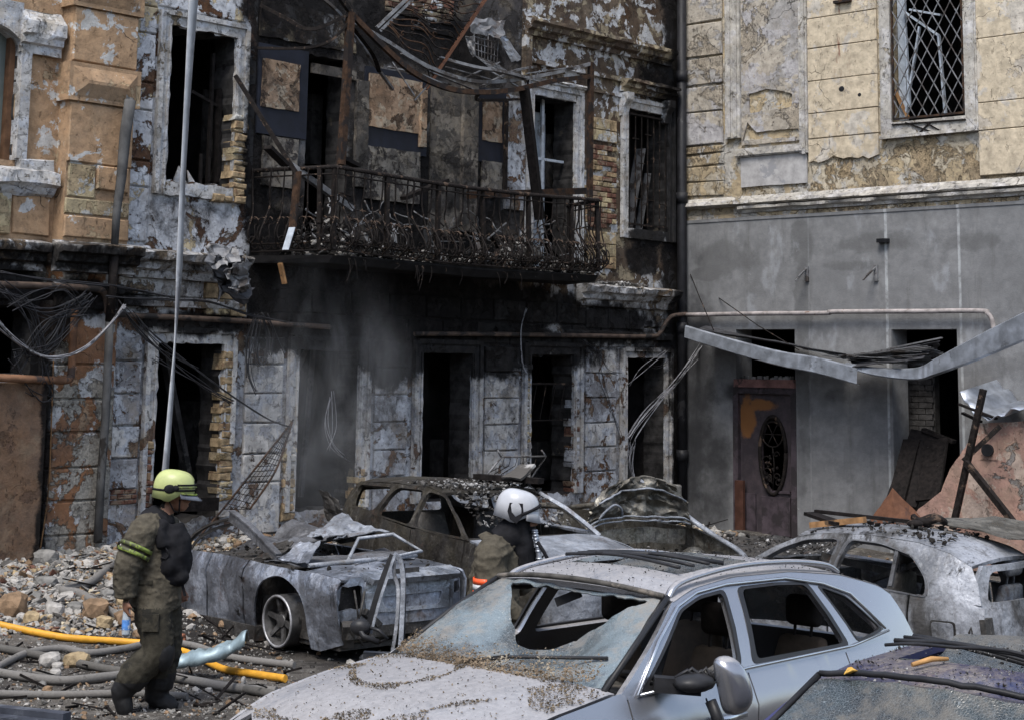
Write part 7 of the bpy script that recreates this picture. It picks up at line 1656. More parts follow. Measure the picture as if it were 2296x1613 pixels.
def fuse(name, parts, voxel, smooth_it, mats, matf, parent, wrinkle=None):
    """several overlapping closed shells -> one continuous skin"""
    V = []; F = []
    for v, f in parts: n = len(V); V += v; F += [tuple(i+n for i in x) for x in f]
    me = mesh_np('tmp', V, F); o = bpy.data.objects.new('tmp', me); COL.objects.link(o)
    r_ = o.modifiers.new('re', 'REMESH'); r_.mode = 'VOXEL'; r_.voxel_size = voxel; r_.use_smooth_shade = True
    if smooth_it: s = o.modifiers.new('sm', 'SMOOTH'); s.iterations = smooth_it; s.factor = .5
    dg = bpy.context.evaluated_depsgraph_get(); dg.update(); ev = o.evaluated_get(dg).to_mesh(); m2 = bpy.data.meshes.new(name)
    co = np.empty(len(ev.vertices)*3); ev.vertices.foreach_get('co', co); co = co.reshape(-1, 3)
    no = np.empty(len(ev.vertices)*3); ev.vertices.foreach_get('normal', no); no = no.reshape(-1, 3)
    fs = [tuple(p.vertices) for p in ev.polygons]
    o.evaluated_get(dg).to_mesh_clear(); bpy.data.objects.remove(o); bpy.data.meshes.remove(me)
    if wrinkle is not None:
        d = np.array([wrinkle(*p) for p in co]); co = co+no*d[:, None]
    m2 = mesh_np(name, co, fs, True)
    for m in mats: m2.materials.append(m)
    m2.polygons.foreach_set('material_index', [matf(*(sum((co[i] for i in f), np.zeros(3))/len(f))) for f in fs])
    return link(name, m2, parent)
def ball_part(c, r, s=(1, 1, 1), nu=16, nv=12, rot=None):
    m = MB(); m.ball((0, 0, 0), r, *s, nu, nv); V = [Vector(v) for v in m.v]
    # weld poles: ball() repeats pole vertices, good enough for a voxel remesh
    if rot is not None: V = [rot @ v for v in V]
    return [v+Vector(c) for v in V], list(m.f)
def tube_part(P, rs, n=8): m = MB(); m.tube(P, rs, n); return [Vector(v) for v in m.v], list(m.f)
CLOTH = flat('olive_turnout_cloth', (.075, .066, .05), .92, .3, 22, bump=.006, col2=(.045, .04, .032), t2=.6); TROU = flat('olive_trousers', (.042, .038, .029), .92, .35, 18, bump=.006, col2=(.022, .021, .018), t2=.52)
SKIN = flat('weathered_skin', (.23, .115, .07), .6, .15, 16, bump=.001); BOOT = flat('black_boot', (.014, .014, .015), .6, .3, 14); VEST = flat('black_vest', (.012, .012, .014), .8, .4, 18, bump=.006); HAIR = flat('dark_hair', (.02, .015, .012), .8, .3, 40)
LIMEH = flat('lime_helmet', (.42, .46, .19), .42, .12, 5, bump=.002, col2=(.25, .27, .13), t2=.56); WHITEH = flat('white_helmet', (.42, .43, .455), .3, .08, 5, bump=.001, col2=(.34, .34, .35), t2=.64)
VIS = flat('smoked_visor', (.12, .13, .16), .2, .15, 5, bump=.0); LIMES = flat('lime_tape', (.17, .225, .04), .6, .4, 26, col2=(.06, .065, .03), t2=.48); ORNG = flat('orange_tape', (.85, .11, .03), .45, .1, 8); SILT = flat('silver_tape', (.5, .5, .5), .4, .2, 10)
def head_parts(C, fw=(1, 0, 0), k=1.0, tilt=0.0):
    """head centred at C, facing +x, tilted nose-down by tilt"""
    Rm = Matrix.Rotation(tilt, 3, 'Y'); Cv = Vector(C)
    def at(x, y, z): return Cv+Rm @ Vector((x*k, y*k, z*k))
    P = [ball_part(at(-.005, 0, .03), .1*k, (.98, .78, 1.0)), ball_part(at(.035, 0, -.035), .075*k, (.9, .78, 1.05)), ball_part(at(.055, 0, -.085), .038*k, (.95, 1.0, .75)),
         ball_part(at(.082, 0, .028), .04*k, (.5, 1.4, .5)), tube_part([at(.088, 0, .02), at(.104, 0, -.012), at(.116, 0, -.03)], [.010*k, .013*k, .017*k]), ball_part(at(.094, 0, -.064), .02*k, (.6, 1.2, .42)), ball_part(at(.090, 0, -.08), .017*k, (.6, 1.1, .45))]
    for s in (1, -1): P.append(ball_part(at(-.005, s*.078, -.008), .03*k, (.7, .35, 1.1))); P.append(ball_part(at(.06, s*.04, -.03), .03*k, (.7, .7, .8)))
    return P, at
def hand_parts(W, d, palm, k=1.0, curl=.9):
    """right-ish hand from wrist W pointing along d; palm normal; fingers curled round what is held"""
    d = Vector(d).normalized(); pn = Vector(palm).normalized(); s = d.cross(pn).normalized(); W = Vector(W); P = []
    P.append(ball_part(W+d*.045*k, .045*k, (1, 1, 1))); Rm = Matrix((s, d, pn)).transposed()
    v, f = ball_part((0, 0, 0), 1); P[-1] = ([W+d*.05*k+Rm @ Vector((p.x*.042*k, p.y*.055*k, p.z*.02*k)) for p in v], f)
    for i, (o, L) in enumerate(((.030, .070), (.010, .080), (-.011, .074), (-.030, .058))):
        b = W+d*.088*k+s*o*k; a0 = d; Q = [b]; a = 0
        for seg, (f_, tn) in enumerate(((.45, .55), (.32, .85), (.23, .7))):
            a += curl*tn; dirn = d*math.cos(a)+pn*math.sin(a); Q.append(Q[-1]+dirn*L*f_*k)
        P.append(tube_part(Q, [.0105*k, .010*k, .009*k, .0075*k]))
    Q = [W+d*.025*k+s*.03*k, W+d*.055*k+s*.055*k+pn*.012*k, W+d*.082*k+s*.056*k+pn*.035*k, W+d*.10*k+s*.045*k+pn*.055*k]; P.append(tube_part(Q, [.016*k, .013*k, .011*k, .008*k]))
    return P
# --- firefighter with the lime helmet, walking right
g1 = GP(318, 1592); S1 = 1/293.0
ff = empty('person', g1, 0, 'firefighter in lime helmet and black vest walking right with a water bottle', 'person')
def q1(u, v, y=0.0): return ((u-318)*S1, y, (1596-v)*S1)
J = {'pelvis': (q1(338, 1355), .185), 'belly': (q1(338, 1295), .20), 'chest': (q1(336, 1225), .205), 'upper': (q1(338, 1182), .165), 'neck': (q1(352, 1152), .066), 'neck2': (q1(360, 1130), .055),
     'rsh': (q1(314, 1190, -.18), .125), 'relb': (q1(284, 1268, -.25), .108), 'rwr': (q1(283, 1336, -.24), .075),
     'lsh': (q1(350, 1190, .20), .10), 'lelb': (q1(340, 1275, .28), .08), 'lwr': (q1(372, 1325, .24), .05),
     'rhip': (q1(340, 1375, -.09), .155), 'rknee': (q1(352, 1455, -.11), .125), 'rshin': (q1(306, 1508, -.12), .115), 'rank': (q1(276, 1550, -.12), .085), 'rtoe': (q1(288, 1588, -.13), .05),
     'lhip': (q1(352, 1375, .09), .15), 'lknee': (q1(364, 1465, .10), .12), 'lshin': (q1(350, 1525, .10), .11), 'lank': (q1(342, 1572, .10), .085), 'ltoe': (q1(380, 1589, .10), .05)}
E_ = [('pelvis', 'belly'), ('belly', 'chest'), ('chest', 'upper'), ('upper', 'neck'), ('neck', 'neck2'), ('upper', 'rsh'), ('rsh', 'relb'), ('relb', 'rwr'), ('upper', 'lsh'), ('lsh', 'lelb'), ('lelb', 'lwr'), ('pelvis', 'rhip'), ('rhip', 'rknee'), ('rknee', 'rshin'), ('rshin', 'rank'), ('rank', 'rtoe'), ('pelvis', 'lhip'), ('lhip', 'lknee'), ('lknee', 'lshin'), ('lshin', 'lank'), ('lank', 'ltoe')]
parts = body_parts(J, ('hip', 'knee', 'shin', 'ank'))
HCn = q1(377, 1112); hp, hat = head_parts(HCn, k=1.02, tilt=R(6)); parts += hp
parts += hand_parts(q1(284, 1338, -.25), (.1, -.02, -1), (.75, .55, 0), 1.05, .8) + hand_parts(q1(374, 1326, .24), (.6, -.2, -.7), (.2, -.9, 0), 1.0, .8)
# jacket hem, cuffs, trouser legs bagging, boots
parts += [tube_part([q1(340, 1268), q1(338, 1300), q1(336, 1345), q1(336, 1368)], [.20, .21, .215, .205], 18)]
parts += [tube_part([q1(283, 1296, -.25), q1(283, 1334, -.24)], [.098, .085], 14)]
for a in (('rank', 'rtoe', 'rshin'), ('lank', 'ltoe', 'lshin')):
    A_, T_, S_ = [Vector(J[k][0]) for k in a]; d = (T_-A_).normalized()
    parts += [tube_part([A_.lerp(S_, .55), A_, A_.lerp(T_, .3)], [.105, .09, .078], 12), tube_part([A_-d*.03-Vector((0, 0, .015 if a[0][0] == 'l' else 0)), A_.lerp(T_, .6), T_, T_+d*.05], [.07, .074, .066, .042], 12)]
    parts += [tube_part([A_.lerp(S_, .5), S_, S_.lerp(Vector(J[a[0][0]+'knee'][0]), .6)], [.118, .128, .122], 12)]
def m1(x, y, z):
    x, z = x/.942, z/.942
    if z > 1.60 and x > .13: return 2 if z < 1.86 else 4
    if z > 1.66: return 4
    if z > 1.645 and x > .10: return 2
    if y < -.19 and z < .915 and z > .66 and x < -.055: return 2
    if y > .15 and .82 < z < .99 and x > .18: return 2
    if z > .855: return 0
    if z > .30 or (y < 0 and z > .26): return 1
    return 3
def wr(x, y, z):
    x, z = x/.942, z/.942
    if z > 1.62 or (z < .95 and abs(y) > .17): return 0.0
    k = .020 if z > .3 else .003
    a = 1-2*abs(mnoise.noise(Vector((x*4.5+z*2, y*4.5, z*9)))); b = 1-2*abs(mnoise.noise(Vector((x*9-z*5, y*9, z*17+5))))
    return k*(.55*a*a*a+.35*b*b*b-.45)+.004*mnoise.noise(Vector((x*25, y*25, z*40)))
body = fuse('body', parts, .0115, 3, [CLOTH, TROU, SKIN, BOOT, HAIR], m1, ff, wr)
def helmet(par, C, k, mat, tilt, front, kind):
    Rm = Matrix.Rotation(tilt, 3, 'Y'); Cv = Vector(C); at = lambda x, y, z: Cv+Rm @ Vector((x*k, y*k, z*k))
    V = []; F = []; nu, nv = 28, 12
    for j in range(nv+1):
        for i in range(nu+1):
            a = math.pi*2*i/nu; ca, sa = math.cos(a), math.sin(a)
            low = -.035 if ca > .45 else (-.035-.06*min(1, (.45-ca)/.45) if ca > -.35 else -.085)      # rim drops behind the ear
            ph = math.pi*.5*j/nv; z = .150*math.cos(ph)**.8 if j < nv else low
            r_ = math.sin(ph)**.62 if j < nv else 1.0
            if j == nv: r_ = 1.0
            V.append(at(.165*r_*ca-.01, .130*r_*sa, z if j < nv else low))
    for j in range(nv):
        for i in range(nu): a = j*(nu+1)+i; F.append((a, a+1, a+nu+2, a+nu+1))
    o = link('helmet', mesh_np('helmet', V, F, True), par, mat); md = o.modifiers.new('thick', 'SOLIDIFY'); md.thickness = .012
    if kind == 'peak':
        V = []; F = []; n = 14
        for i in range(n+1):
            a = (i/n-.5)*2.3; V += [at(.155*math.cos(a), .132*math.sin(a), -.005), at(.265*math.cos(a)-.02, .15*math.sin(a), -.055)]
        for i in range(n): F.append((2*i, 2*i+1, 2*i+3, 2*i+2))
        p = link('visor', mesh_np('visor', V, F, True), o, VIS); md = p.modifiers.new('thick', 'SOLIDIFY'); md.thickness = .008
        m = MB(); m.tube([at(.176*math.cos(a)-.01, .142*math.sin(a), .0+.018*math.cos(a)) for a in np.linspace(-3.0, 3.0, 30)], .009, 5); m.tube([at(.174*math.cos(a)-.008, .142*math.sin(a), .045+.02*math.cos(a)) for a in np.linspace(-1.3, 1.3, 16)], .007, 5); m.build('strap', VEST, o)
        m = MB(); m.tube([at(.182*math.cos(a)-.008, .148*math.sin(a), .024+.02*math.cos(a)) for a in np.linspace(-1.4, 1.4, 18)], .006, 4); m.tube([at(.20*math.cos(a)-.01, .150*math.sin(a), -.016) for a in np.linspace(-1.1, 1.1, 14)], .006, 4); m.build('stripe', LIMES, o)
        
        for c_, r_, q in ((at(-.02, -.142, .01), .036, (1.3, .4, 1)), (at(.03, -.146, .025), .024, (1, .5, 1)), (at(.148, 0, .06), .03, (.5, 1, 1.3))): m = MB(); m.ball(c_, r_, *q); m.build('fitting', VEST, o)
    else:
        V = []; F = []; n = 14
        for i in range(n+1):
            a = (i/n-.5)*2.2; V += [at(.165*math.cos(a)-.01, .135*math.sin(a), .06), at(.20*math.cos(a)-.02, .148*math.sin(a), -.0), at(.225*math.cos(a)-.02, .15*math.sin(a), -.055)]
        for i in range(n):
            for j in range(2): F.append((3*i+j, 3*i+j+1, 3*i+j+4, 3*i+j+3))
        p = link('visor', mesh_np('visor', V, F, True), o, mat); md = p.modifiers.new('thick', 'SOLIDIFY'); md.thickness = .008
        m = MB(); P = [at((.176-.03*max(0, .09-abs(a)*.08))*math.cos(a)-.008, .142*math.sin(a), .085-.10*(abs(a)/1.3)**1.6) for a in np.linspace(-1.35, 1.35, 20)]; m.tube(P, .013, 5, flat=.8); m.build('visor_seal', VEST, o)
        pts = [(-.085, .05), (.02, .07), (.05, -.02), (.01, -.095), (-.05, -.075), (-.085, -.02)]
        m = MB(); V = []
        for x, z in pts: rr_ = math.sqrt(max(.02, 1-((x+.01)/.178)**2)); V.append(at(x, -.143*rr_*(1 if z < .03 else .96), z))
        V2_ = [v+Rm @ Vector((0, .02, 0)) for v in V]; V = [v-Rm @ Vector((0, .006, 0)) for v in V]; n = len(V); m.add(V+V2_, [tuple(range(n))[::-1], tuple(range(n, 2*n))]+[(i, (i+1) % n, (i+1) % n+n, i+n) for i in range(n)]); m.build('ear_cover', VEST, o)
    return o
helmet(ff, Vector(q1(373, 1097)), .94, LIMEH, R(8), 1, 'peak')
# vest, pouches, hood, straps and arm tape
vp = [tube_part([q1(362, 1178, -.02), q1(370, 1215, -.03), q1(372, 1270, -.03), q1(364, 1308, -.03)], [.12, .165, .165, .13], 16), limb((q1(356, 1168, -.12), .05), (q1(352, 1190, -.17), .05), (q1(362, 1225, -.18), .055)), ball_part(q1(397, 1240, -.09), .085, (.8, 1, 1.3)), ball_part(q1(400, 1292, -.09), .075, (.9, 1, .9)), ball_part(q1(388, 1205, -.1), .065, (.8, 1, 1.2)), ball_part(q1(376, 1262, -.16), .07, (.9, .7, 1.4)), ball_part(q1(396, 1262, .08), .09, (.8, 1, 1.5))]
fuse('vest', vp, .014, 2, [VEST], lambda x, y, z: 0, ff, lambda x, y, z: .006*mnoise.noise(Vector((x*14, y*14, z*20))))
fuse('hood', [tube_part([q1(338, 1172), q1(340, 1155), q1(346, 1142)], [.14, .125, .085], 14), ball_part(q1(318, 1160), .085, (1, 1.4, .8))], .014, 3, [VEST], lambda x, y, z: 0, ff)
fuse('dark_back_strip', [tube_part([q1(300, 1170, .05), q1(276, 1215, .06), q1(262, 1270, .05), q1(256, 1335, .0)], [.05, .06, .05, .03], 10)], .014, 2, [VEST], lambda x, y, z: 0, ff)  # thin dark strip down the back of the jacket
ctr = Vector(J['rsh'][0]).lerp(Vector(J['relb'][0]), .52); ax = (Vector(J['relb'][0])-Vector(J['rsh'][0])).normalized(); e1_ = ax.orthogonal().normalized(); e2_ = ax.cross(e1_)
m = MB()
for dz_ in (-.026, .026):
    V = []; F = []; n = 20
    for k in range(n):
        t = 2*math.pi*k/n; r_ = .128; o_ = (e1_*math.cos(t)+e2_*math.sin(t))*r_
        V += [ctr+o_+ax*(dz_-.015), ctr+o_+ax*(dz_+.015)]
    for k in range(n): F.append((2*k, 2*k+1, (2*k+3) % (2*n), (2*k+2) % (2*n)))
    m.add(V, F, True)
o = m.build('arm_tape', LIMES, ff); md = o.modifiers.new('thick', 'SOLIDIFY'); md.thickness = .006
m = MB(); m.tube([q1(389, 1118, -.075), q1(388, 1140, -.06), q1(386, 1152, -.02)], .006, 4); m.tube([q1(362, 1118, -.085), q1(376, 1145, -.06), q1(385, 1153, -.02)], .006, 4); m.build('chin_strap', VEST, ff)
m = MB(); m.tube([q1(362, 1215, -.2), q1(378, 1238, -.21), q1(370, 1250, -.2), q1(358, 1246, -.2)], .007, 4); m.build('tool_cord', VEST, ff); m = MB(); m.bar(q1(402, 1300, -.1), q1(412, 1335, -.1), .02); m.build('hanging_strap', VEST, ff)
m = MB()
m.box((q1(345, 1385)[0]-.07, -.255, q1(345, 1385)[2]-.08), (q1(345, 1385)[0]+.06, -.225, q1(345, 1385)[2]+.05)); m.build('pocket', TROU, ff); m = MB()
m.box((q1(322, 1300)[0]-.09, -.215, q1(322, 1300)[2]-.02), (q1(322, 1300)[0]+.07, -.195, q1(322, 1300)[2]+.01)); m.build('pocket', TROU, ff)
m = MB(); kx = Vector(q1(360, 1462, -.11)); m.ball(kx+Vector((.03, 0, 0)), .12, .75, .95, 1.2); m.build('knee_patch', BOOT, ff)
# eyes
m = MB()
for s in (1, -1): m.ball(hat(.083, s*.033, .006), .0125)
m.build('eyes', flat('eye_dark', (.05, .035, .03), .2, .1, 9), ff)
bt = empty('water_bottle', g1, 0, 'small clear plastic water bottle with blue label in the firefighter hand', 'bottle')
bx, by, bz = q1(288, 1385, -.235); WATER = NT('clear_plastic'); WATER = WATER.fin((.62, .72, .80), .08, None, 0.0, .55)
m = MB(); prof = [(.0, -.11), (.030, -.11), (.033, -.10), (.031, -.05), (.033, .0), (.031, .05), (.026, .08), (.013, .105), (.013, .12)]
V = []; F = []; n = 16
for r_, z in prof:
    for k in range(n): t = 2*math.pi*k/n; V.append((bx+r_*math.cos(t), by+r_*math.sin(t), bz+z))
for j in range(len(prof)-1):
    for k in range(n): F.append((j*n+k, j*n+(k+1) % n, (j+1)*n+(k+1) % n, (j+1)*n+k))
m.add(V, F, True); m.build('bottle_body', WATER, bt)
m = MB(); m.tube([(bx, by, bz+.12), (bx, by, bz+.135)], .015, 10); m.build('cap', flat('blue_cap', (.05, .12, .4), .4, .1, 9), bt)
m = MB(); m.tube([(bx, by, bz-.07), (bx, by, bz+.005)], .0345, 14, cap=False); m.build('paper_label', flat('blue_label', (.10, .26, .62), .4, .2, 30, col2=(.5, .56, .65), t2=.54), bt)
# --- firefighter with the white helmet behind the silver car
S2 = 1/297.0; g2 = DP(1120, 1190, 12.75); g2.z = 0
f2 = empty('person', g2, 0, 'firefighter in white helmet and olive jacket behind the silver car, facing right', 'person')
Zb = 2.7
def q2(u, v, y=0.0): return ((u-1120)*S2, y, 2.7-(v-824)*S2)
J = {'pelvis': (q2(1110, 1385), .18), 'belly': (q2(1108, 1320), .19), 'chest': (q2(1114, 1258), .19), 'upper': (q2(1122, 1216), .15), 'neck': (q2(1148, 1182), .075), 'neck2': (q2(1158, 1160), .06),
     'rsh': (q2(1104, 1222, -.17), .125), 'relb': (q2(1100, 1310, -.24), .105), 'rwr': (q2(1165, 1345, -.22), .055), 'lsh': (q2(1140, 1220, .2), .10), 'lelb': (q2(1165, 1300, .26), .085), 'lwr': (q2(1195, 1250, .16), .05),
     'rhip': (q2(1110, 1400, -.1), .13), 'rknee': ((.05, -.1, .5), .09), 'rank': ((-.05, -.1, .1), .07), 'rtoe': ((.15, -.1, .05), .05), 'lhip': (q2(1115, 1400, .1), .13), 'lknee': ((.1, .1, .5), .09), 'lank': ((.05, .1, .1), .07), 'ltoe': ((.25, .1, .05), .05)}
E2 = [e for e in E_ if 'shin' not in e[0] and 'shin' not in e[1]]+[('rknee', 'rank'), ('lknee', 'lank')]
parts = body_parts(J, ('hip', 'knee', 'ank')); hp, hat2 = head_parts(q2(1170, 1146), k=1.0, tilt=R(12)); parts += hp
parts += hand_parts(q2(1193, 1250, .16), (.3, -.1, .9), (0, -1, .2), 1.0, .9)+hand_parts(q2(1165, 1345, -.22), (.9, .1, -.2), (0, .9, -.2), 1.0, .9)
def m2(x, y, z):
    Z = z
    if Z > 1.56 and x > .225 and Z < 1.70: return 2
    if Z > 1.475 and x > .03: return 3
    if Z > 1.56: return 3
    if x > .23 and y > .08 and Z > 1.24: return 3
    return 0 if z > .75 else (1 if z > .25 else 3)
def wr2(x, y, z): return 0.0 if z > 1.5 else .022*(.6*(1-2*abs(mnoise.noise(Vector((x*4.5+z*2, y*4.5, z*8)))))**3+.4*(1-2*abs(mnoise.noise(Vector((x*9-z*4, y*9, z*15)))))**3-.4)
fuse('body', parts, .0115, 3, [CLOTH, TROU, SKIN, VEST], m2, f2, wr2)
fuse('hood', [tube_part([q2(1128, 1200), q2(1146, 1178), q2(1160, 1158), q2(1168, 1140)], [.125, .115, .098, .092], 14), tube_part([q2(1160, 1178), q2(1172, 1205), q2(1172, 1262), q2(1168, 1290)], [.09, .085, .075, .05], 12)], .014, 3, [VEST], lambda x, y, z: 0, f2, lambda x, y, z: .006*mnoise.noise(Vector((x*12, y*12, z*18))))
fuse('collar', [tube_part([q2(1110, 1214), q2(1122, 1198)], [.165, .13], 16)], .014, 2, [CLOTH], lambda x, y, z: 0, f2)
helmet(f2, Vector(q2(1160, 1130)), .90, WHITEH, R(14), 1, 'full')
for k, mm_ in enumerate((ORNG, SILT, ORNG)):
    V = []; F = []; n = 14; u0 = 1266+k*13
    for i in range(n+1):
        a = math.pi*(.55+.9*i/n); c0 = Vector(q2(1101, u0, -.22)); V += [c0+Vector((.122*math.cos(a), .12*math.sin(a), 0)), c0+Vector((.122*math.cos(a), .12*math.sin(a), -.04))]
    for i in range(n): F.append((2*i, 2*i+1, 2*i+3, 2*i+2))
    o = link('arm_tape', mesh_np('arm_tape', V, F, True), f2, mm_); md = o.modifiers.new('thick', 'SOLIDIFY'); md.thickness = .006
bh = empty('breathing_hose', g2, 0, 'ribbed grey hose with black strap held before the white-helmeted firefighter', 'hose')
P = catmull([q2(1196, 1172, -.02), q2(1200, 1190, -.03), q2(1205, 1215, -.04), q2(1210, 1262, -.05)], 6); m = MB(); m.tube(P, .020, 8)
for p in P[::2]: m.ball(p, .026, 1, 1, .45)
m.build('hose', M['galv'], bh); m = MB(); m.tube([q2(1202, 1195, -.05), q2(1216, 1215, -.06), q2(1238, 1255, -.06)], .014, 5); m.build('strap', VEST, bh)
# ------------------------------------------------------------------ hoses, rubble, smoke
def hose(px_, r, mat, label, z=.0, n=8, lift=None):
    P = []
    for k, q in enumerate(px_):
        u, v = q[0], q[1]; h = q[2] if len(q) > 2 else 0
        p = GH(u, v, h+r)
        P.append(p)
    C = catmull(P, n); m = MB(); m.tube(C, [r*.86*(1+.10*nz(k*.35, px_[0][1])) for k in range(len(C))], 10, flat=.85); o = m.build('fire_hose', mat, None); return tag(o, label, 'hose', 'fire hoses on the ground')
YEL = flat('yellow_hose', (.62, .30, .025), .6, .15, 14, col2=(.45, .21, .03), t2=.6); GRH = flat('grey_hose', (.165, .157, .148), .9, .1, 40, col2=(.12, .113, .105), t2=.6); GRD = flat('wet_grey_hose', (.10, .095, .088), .85, .12, 40)
hose([(-40, 1390), (60, 1412), (150, 1428), (260, 1436), (340, 1443), (420, 1462), (500, 1498), (560, 1508), (640, 1520)], .038, YEL, 'bright yellow fire hose running across the rubble from the left')
hose([(-40, 1445), (60, 1462), (140, 1478), (250, 1500), (340, 1510), (420, 1522), (560, 1545), (680, 1570)], .042, GRD, 'dark grey fire hose lying just under the yellow hose')
hose([(-30, 1510), (20, 1480), (70, 1460), (140, 1452), (200, 1462), (280, 1452), (350, 1438), (430, 1445), (520, 1472), (660, 1490)], .038, GRH, 'grey fire hose arching up from left edge and curving right')
hose([(-40, 1500), (60, 1516), (150, 1524), (250, 1514), (330, 1506), (430, 1524), (520, 1540), (620, 1548)], .044, GRH, 'grey fire hose sagging in a long bow behind the firefighter boots')
hose([(-40, 1552), (100, 1556), (220, 1554), (300, 1553), (420, 1560)], .035, GRH, 'straight grey fire hose nearest the bottom left edge')
hose([(250, 1268), (222, 1290), (190, 1310), (140, 1322), (180, 1330), (230, 1360), (285, 1392)], .055, GRH, 'flattened grey hose folded in a V on the rubble heap')
o = empty('crumpled_gutter', (0, 0, 0), 0, 'long bluish grey crumpled gutter section resting across the hoses', 'metal panel')
m = MB(); P = [GP(374, 1494, .08), GP(420, 1483, .12), GP(470, 1474, .17), GP(515, 1458, .22), GP(553, 1434, .32)]; C = catmull(P, 6); V = []; F = []
for k, p in enumerate(C):
    w_ = .105+.012*math.sin(k*.9)
    for j in range(7): a = math.pi*(j/6-.1)*1.15; V.append(p+Vector((.02*nz(k, j), -w_*math.cos(a), w_*.8*math.sin(a)+.02*nz(k*.8, j, 3))))
for k in range(len(C)-1):
    for j in range(6): a = k*7+j; F.append((a, a+1, a+8, a+7))
g_ = link('sheet', mesh_np('sheet', V, F, True), o, flat('teal_grey_sheet', (.24, .31, .34), .45, .3, 6, .3, col2=(.14, .17, .18), t2=.55)); md = g_.modifiers.new('thick', 'SOLIDIFY'); md.thickness = .008
# stones: each large one is a thing of its own
def stone_mesh(seed, sx, sy, sz, blocky=.5):
    bm = bmesh.new(); bmesh.ops.create_icosphere(bm, subdivisions=2, radius=1.0); rr = random.Random(seed); off = Vector((rr.random()*50, rr.random()*50, rr.random()*50))
    for v in bm.verts:
        p = v.co.copy(); m_ = max(abs(p.x), abs(p.y), abs(p.z)); p = p.lerp(p/m_*.82, blocky)
        p *= 1+.22*mnoise.noise(p*1.6+off)+.10*mnoise.noise(p*3.6+off); v.co = (p.x*sx, p.y*sy, p.z*sz)
    me = bpy.data.meshes.new('rock'); bm.to_mesh(me); bm.free(); return me
ST = [ # u, v(centre), width px, height px, material, blockiness, look
 (25, 1358, 70, 62, 'stone_b', .7, 'large brown block with ochre face at left edge above yellow hose'),
 (68, 1386, 38, 34, 'stone_y', .6, 'pale yellow lump just above the yellow hose, left of the grey slabs'), (46, 1384, 26, 24, 'stone_w', .5, 'whitish lump beside the large brown block'),
 (210, 1366, 66, 54, 'stone_b', .8, 'tan squared block in the middle of the rubble heap'), (232, 1395, 40, 34, 'stone_y', .7, 'cream block leaning under the tan squared block'), (278, 1345, 46, 36, 'stone_y', .6, 'orange-yellow rock behind the firefighter legs, highest there'), (280, 1385, 56, 42, 'stone_b', .8, 'brown block under the orange-yellow rock'),
 (108, 1478, 50, 34, 'stone_w', .5, 'grey-white rock lying on the grey hoses'), (168, 1478, 60, 36, 'stone_y', .4, 'rough yellow rock lying on the grey hoses'), (128, 1492, 28, 20, 'stone_w', .6, 'small white chunk between the two rocks on hoses'), (122, 1508, 30, 22, 'stone_w', .6, 'small white chunk below the rocks on hoses'),
 (105, 1545, 24, 18, 'stone_b', .5, 'small tan stone below the bowed hose'), (92, 1534, 22, 16, 'stone_g', .5, 'small grey stone on the bowed hose'),
 (150, 1335, 40, 22, 'stone_w', .7, 'white slab fragment in front of the folded hose'), (72, 1335, 44, 24, 'stone_g', .8, 'flat grey slab left of the white fragments'), (95, 1326, 24, 12, 'stone_w', .8, 'bright white brick-like piece, upper left of heap'), (60, 1328, 20, 12, 'stone_w', .8, 'tiny bright white piece at left of heap'),
 (165, 1362, 38, 28, 'stone_g', .6, 'grey stone left of the tan squared block'), (120, 1366, 46, 34, 'stone_w', .5, 'pale rough chunk left of the grey stone'), (195, 1340, 30, 22, 'stone_b', .5, 'ochre pebble-shaped stone above the tan block'), (255, 1312, 44, 24, 'stone_w', .6, 'pale stone right of the folded hose'), (240, 1330, 36, 22, 'stone_g', .6, 'grey stone right of the folded hose bend'),
 (100, 1302, 60, 26, 'stone_g', .9, 'wide grey-green render slab at the top of heap'), (30, 1302, 40, 14, 'stone_w', .8, 'long pale splinter at the left foot of the orange wall'), (100, 1250, 60, 40, 'stone_g', .7, 'large grey fragment slipped from the pilaster foot'),
 (215, 1215, 30, 18, 'stone_w', .7, 'pale plaster chunk at the wall by the downpipe foot'), (235, 1228, 34, 16, 'stone_w', .8, 'flat pale plaster flake right of the downpipe foot'), (240, 1200, 22, 16, 'stone_w', .6, 'small white chunk high on heap beside the downpipe'),
 (500, 1398, 24, 20, 'stone_b', .4, 'round brown stone before the burnt saloon sill'), (585, 1415, 26, 16, 'stone_r', .4, 'reddish stone by the burnt saloon wheel'), (542, 1438, 22, 12, 'stone_y', .6, 'yellow chip on dark ground left of the alloy wheel'), (630, 1448, 18, 10, 'stone_y', .6, 'small yellow chip under the alloy wheel'),
 (455, 1150, 26, 14, 'stone_y', .7, 'yellow stone on the sill rubble of the left doorway'), (480, 1160, 40, 16, 'stone_y', .6, 'long yellow stone in the rubble below the left doorway'), (440, 1172, 30, 14, 'stone_b', .6, 'ochre stone in the rubble behind the lime helmet'), (520, 1150, 22, 14, 'stone_w', .6, 'pale stone by the foot of the wire-mesh panel'),
 (770, 1150, 46, 16, 'stone_r', .6, 'reddish stone in the rubble under the smoky doorway'), (720, 1165, 38, 16, 'stone_b', .6, 'brown stone in rubble left of the people carrier'), (325, 1408, 36, 26, 'stone_y', .6, 'cream stone just behind the firefighter knee'), (310, 1420, 30, 20, 'stone_b', .6, 'tan stone by the firefighter knee'), (395, 1430, 44, 24, 'stone_r', .8, 'dark brick chunk at right of the firefighter legs'),
 (60, 1578, 14, 8, 'stone_w', .5, 'white pebble on the dirt at bottom left'), (440, 1545, 20, 12, 'stone_w', .5, 'white pebble right of the firefighter shin'), (468, 1546, 18, 12, 'stone_w', .5, 'second white pebble further right of the firefighter shin'), (545, 1525, 10, 20, 'stone_w', .4, 'upright white shard near the tip of the silver bonnet')]
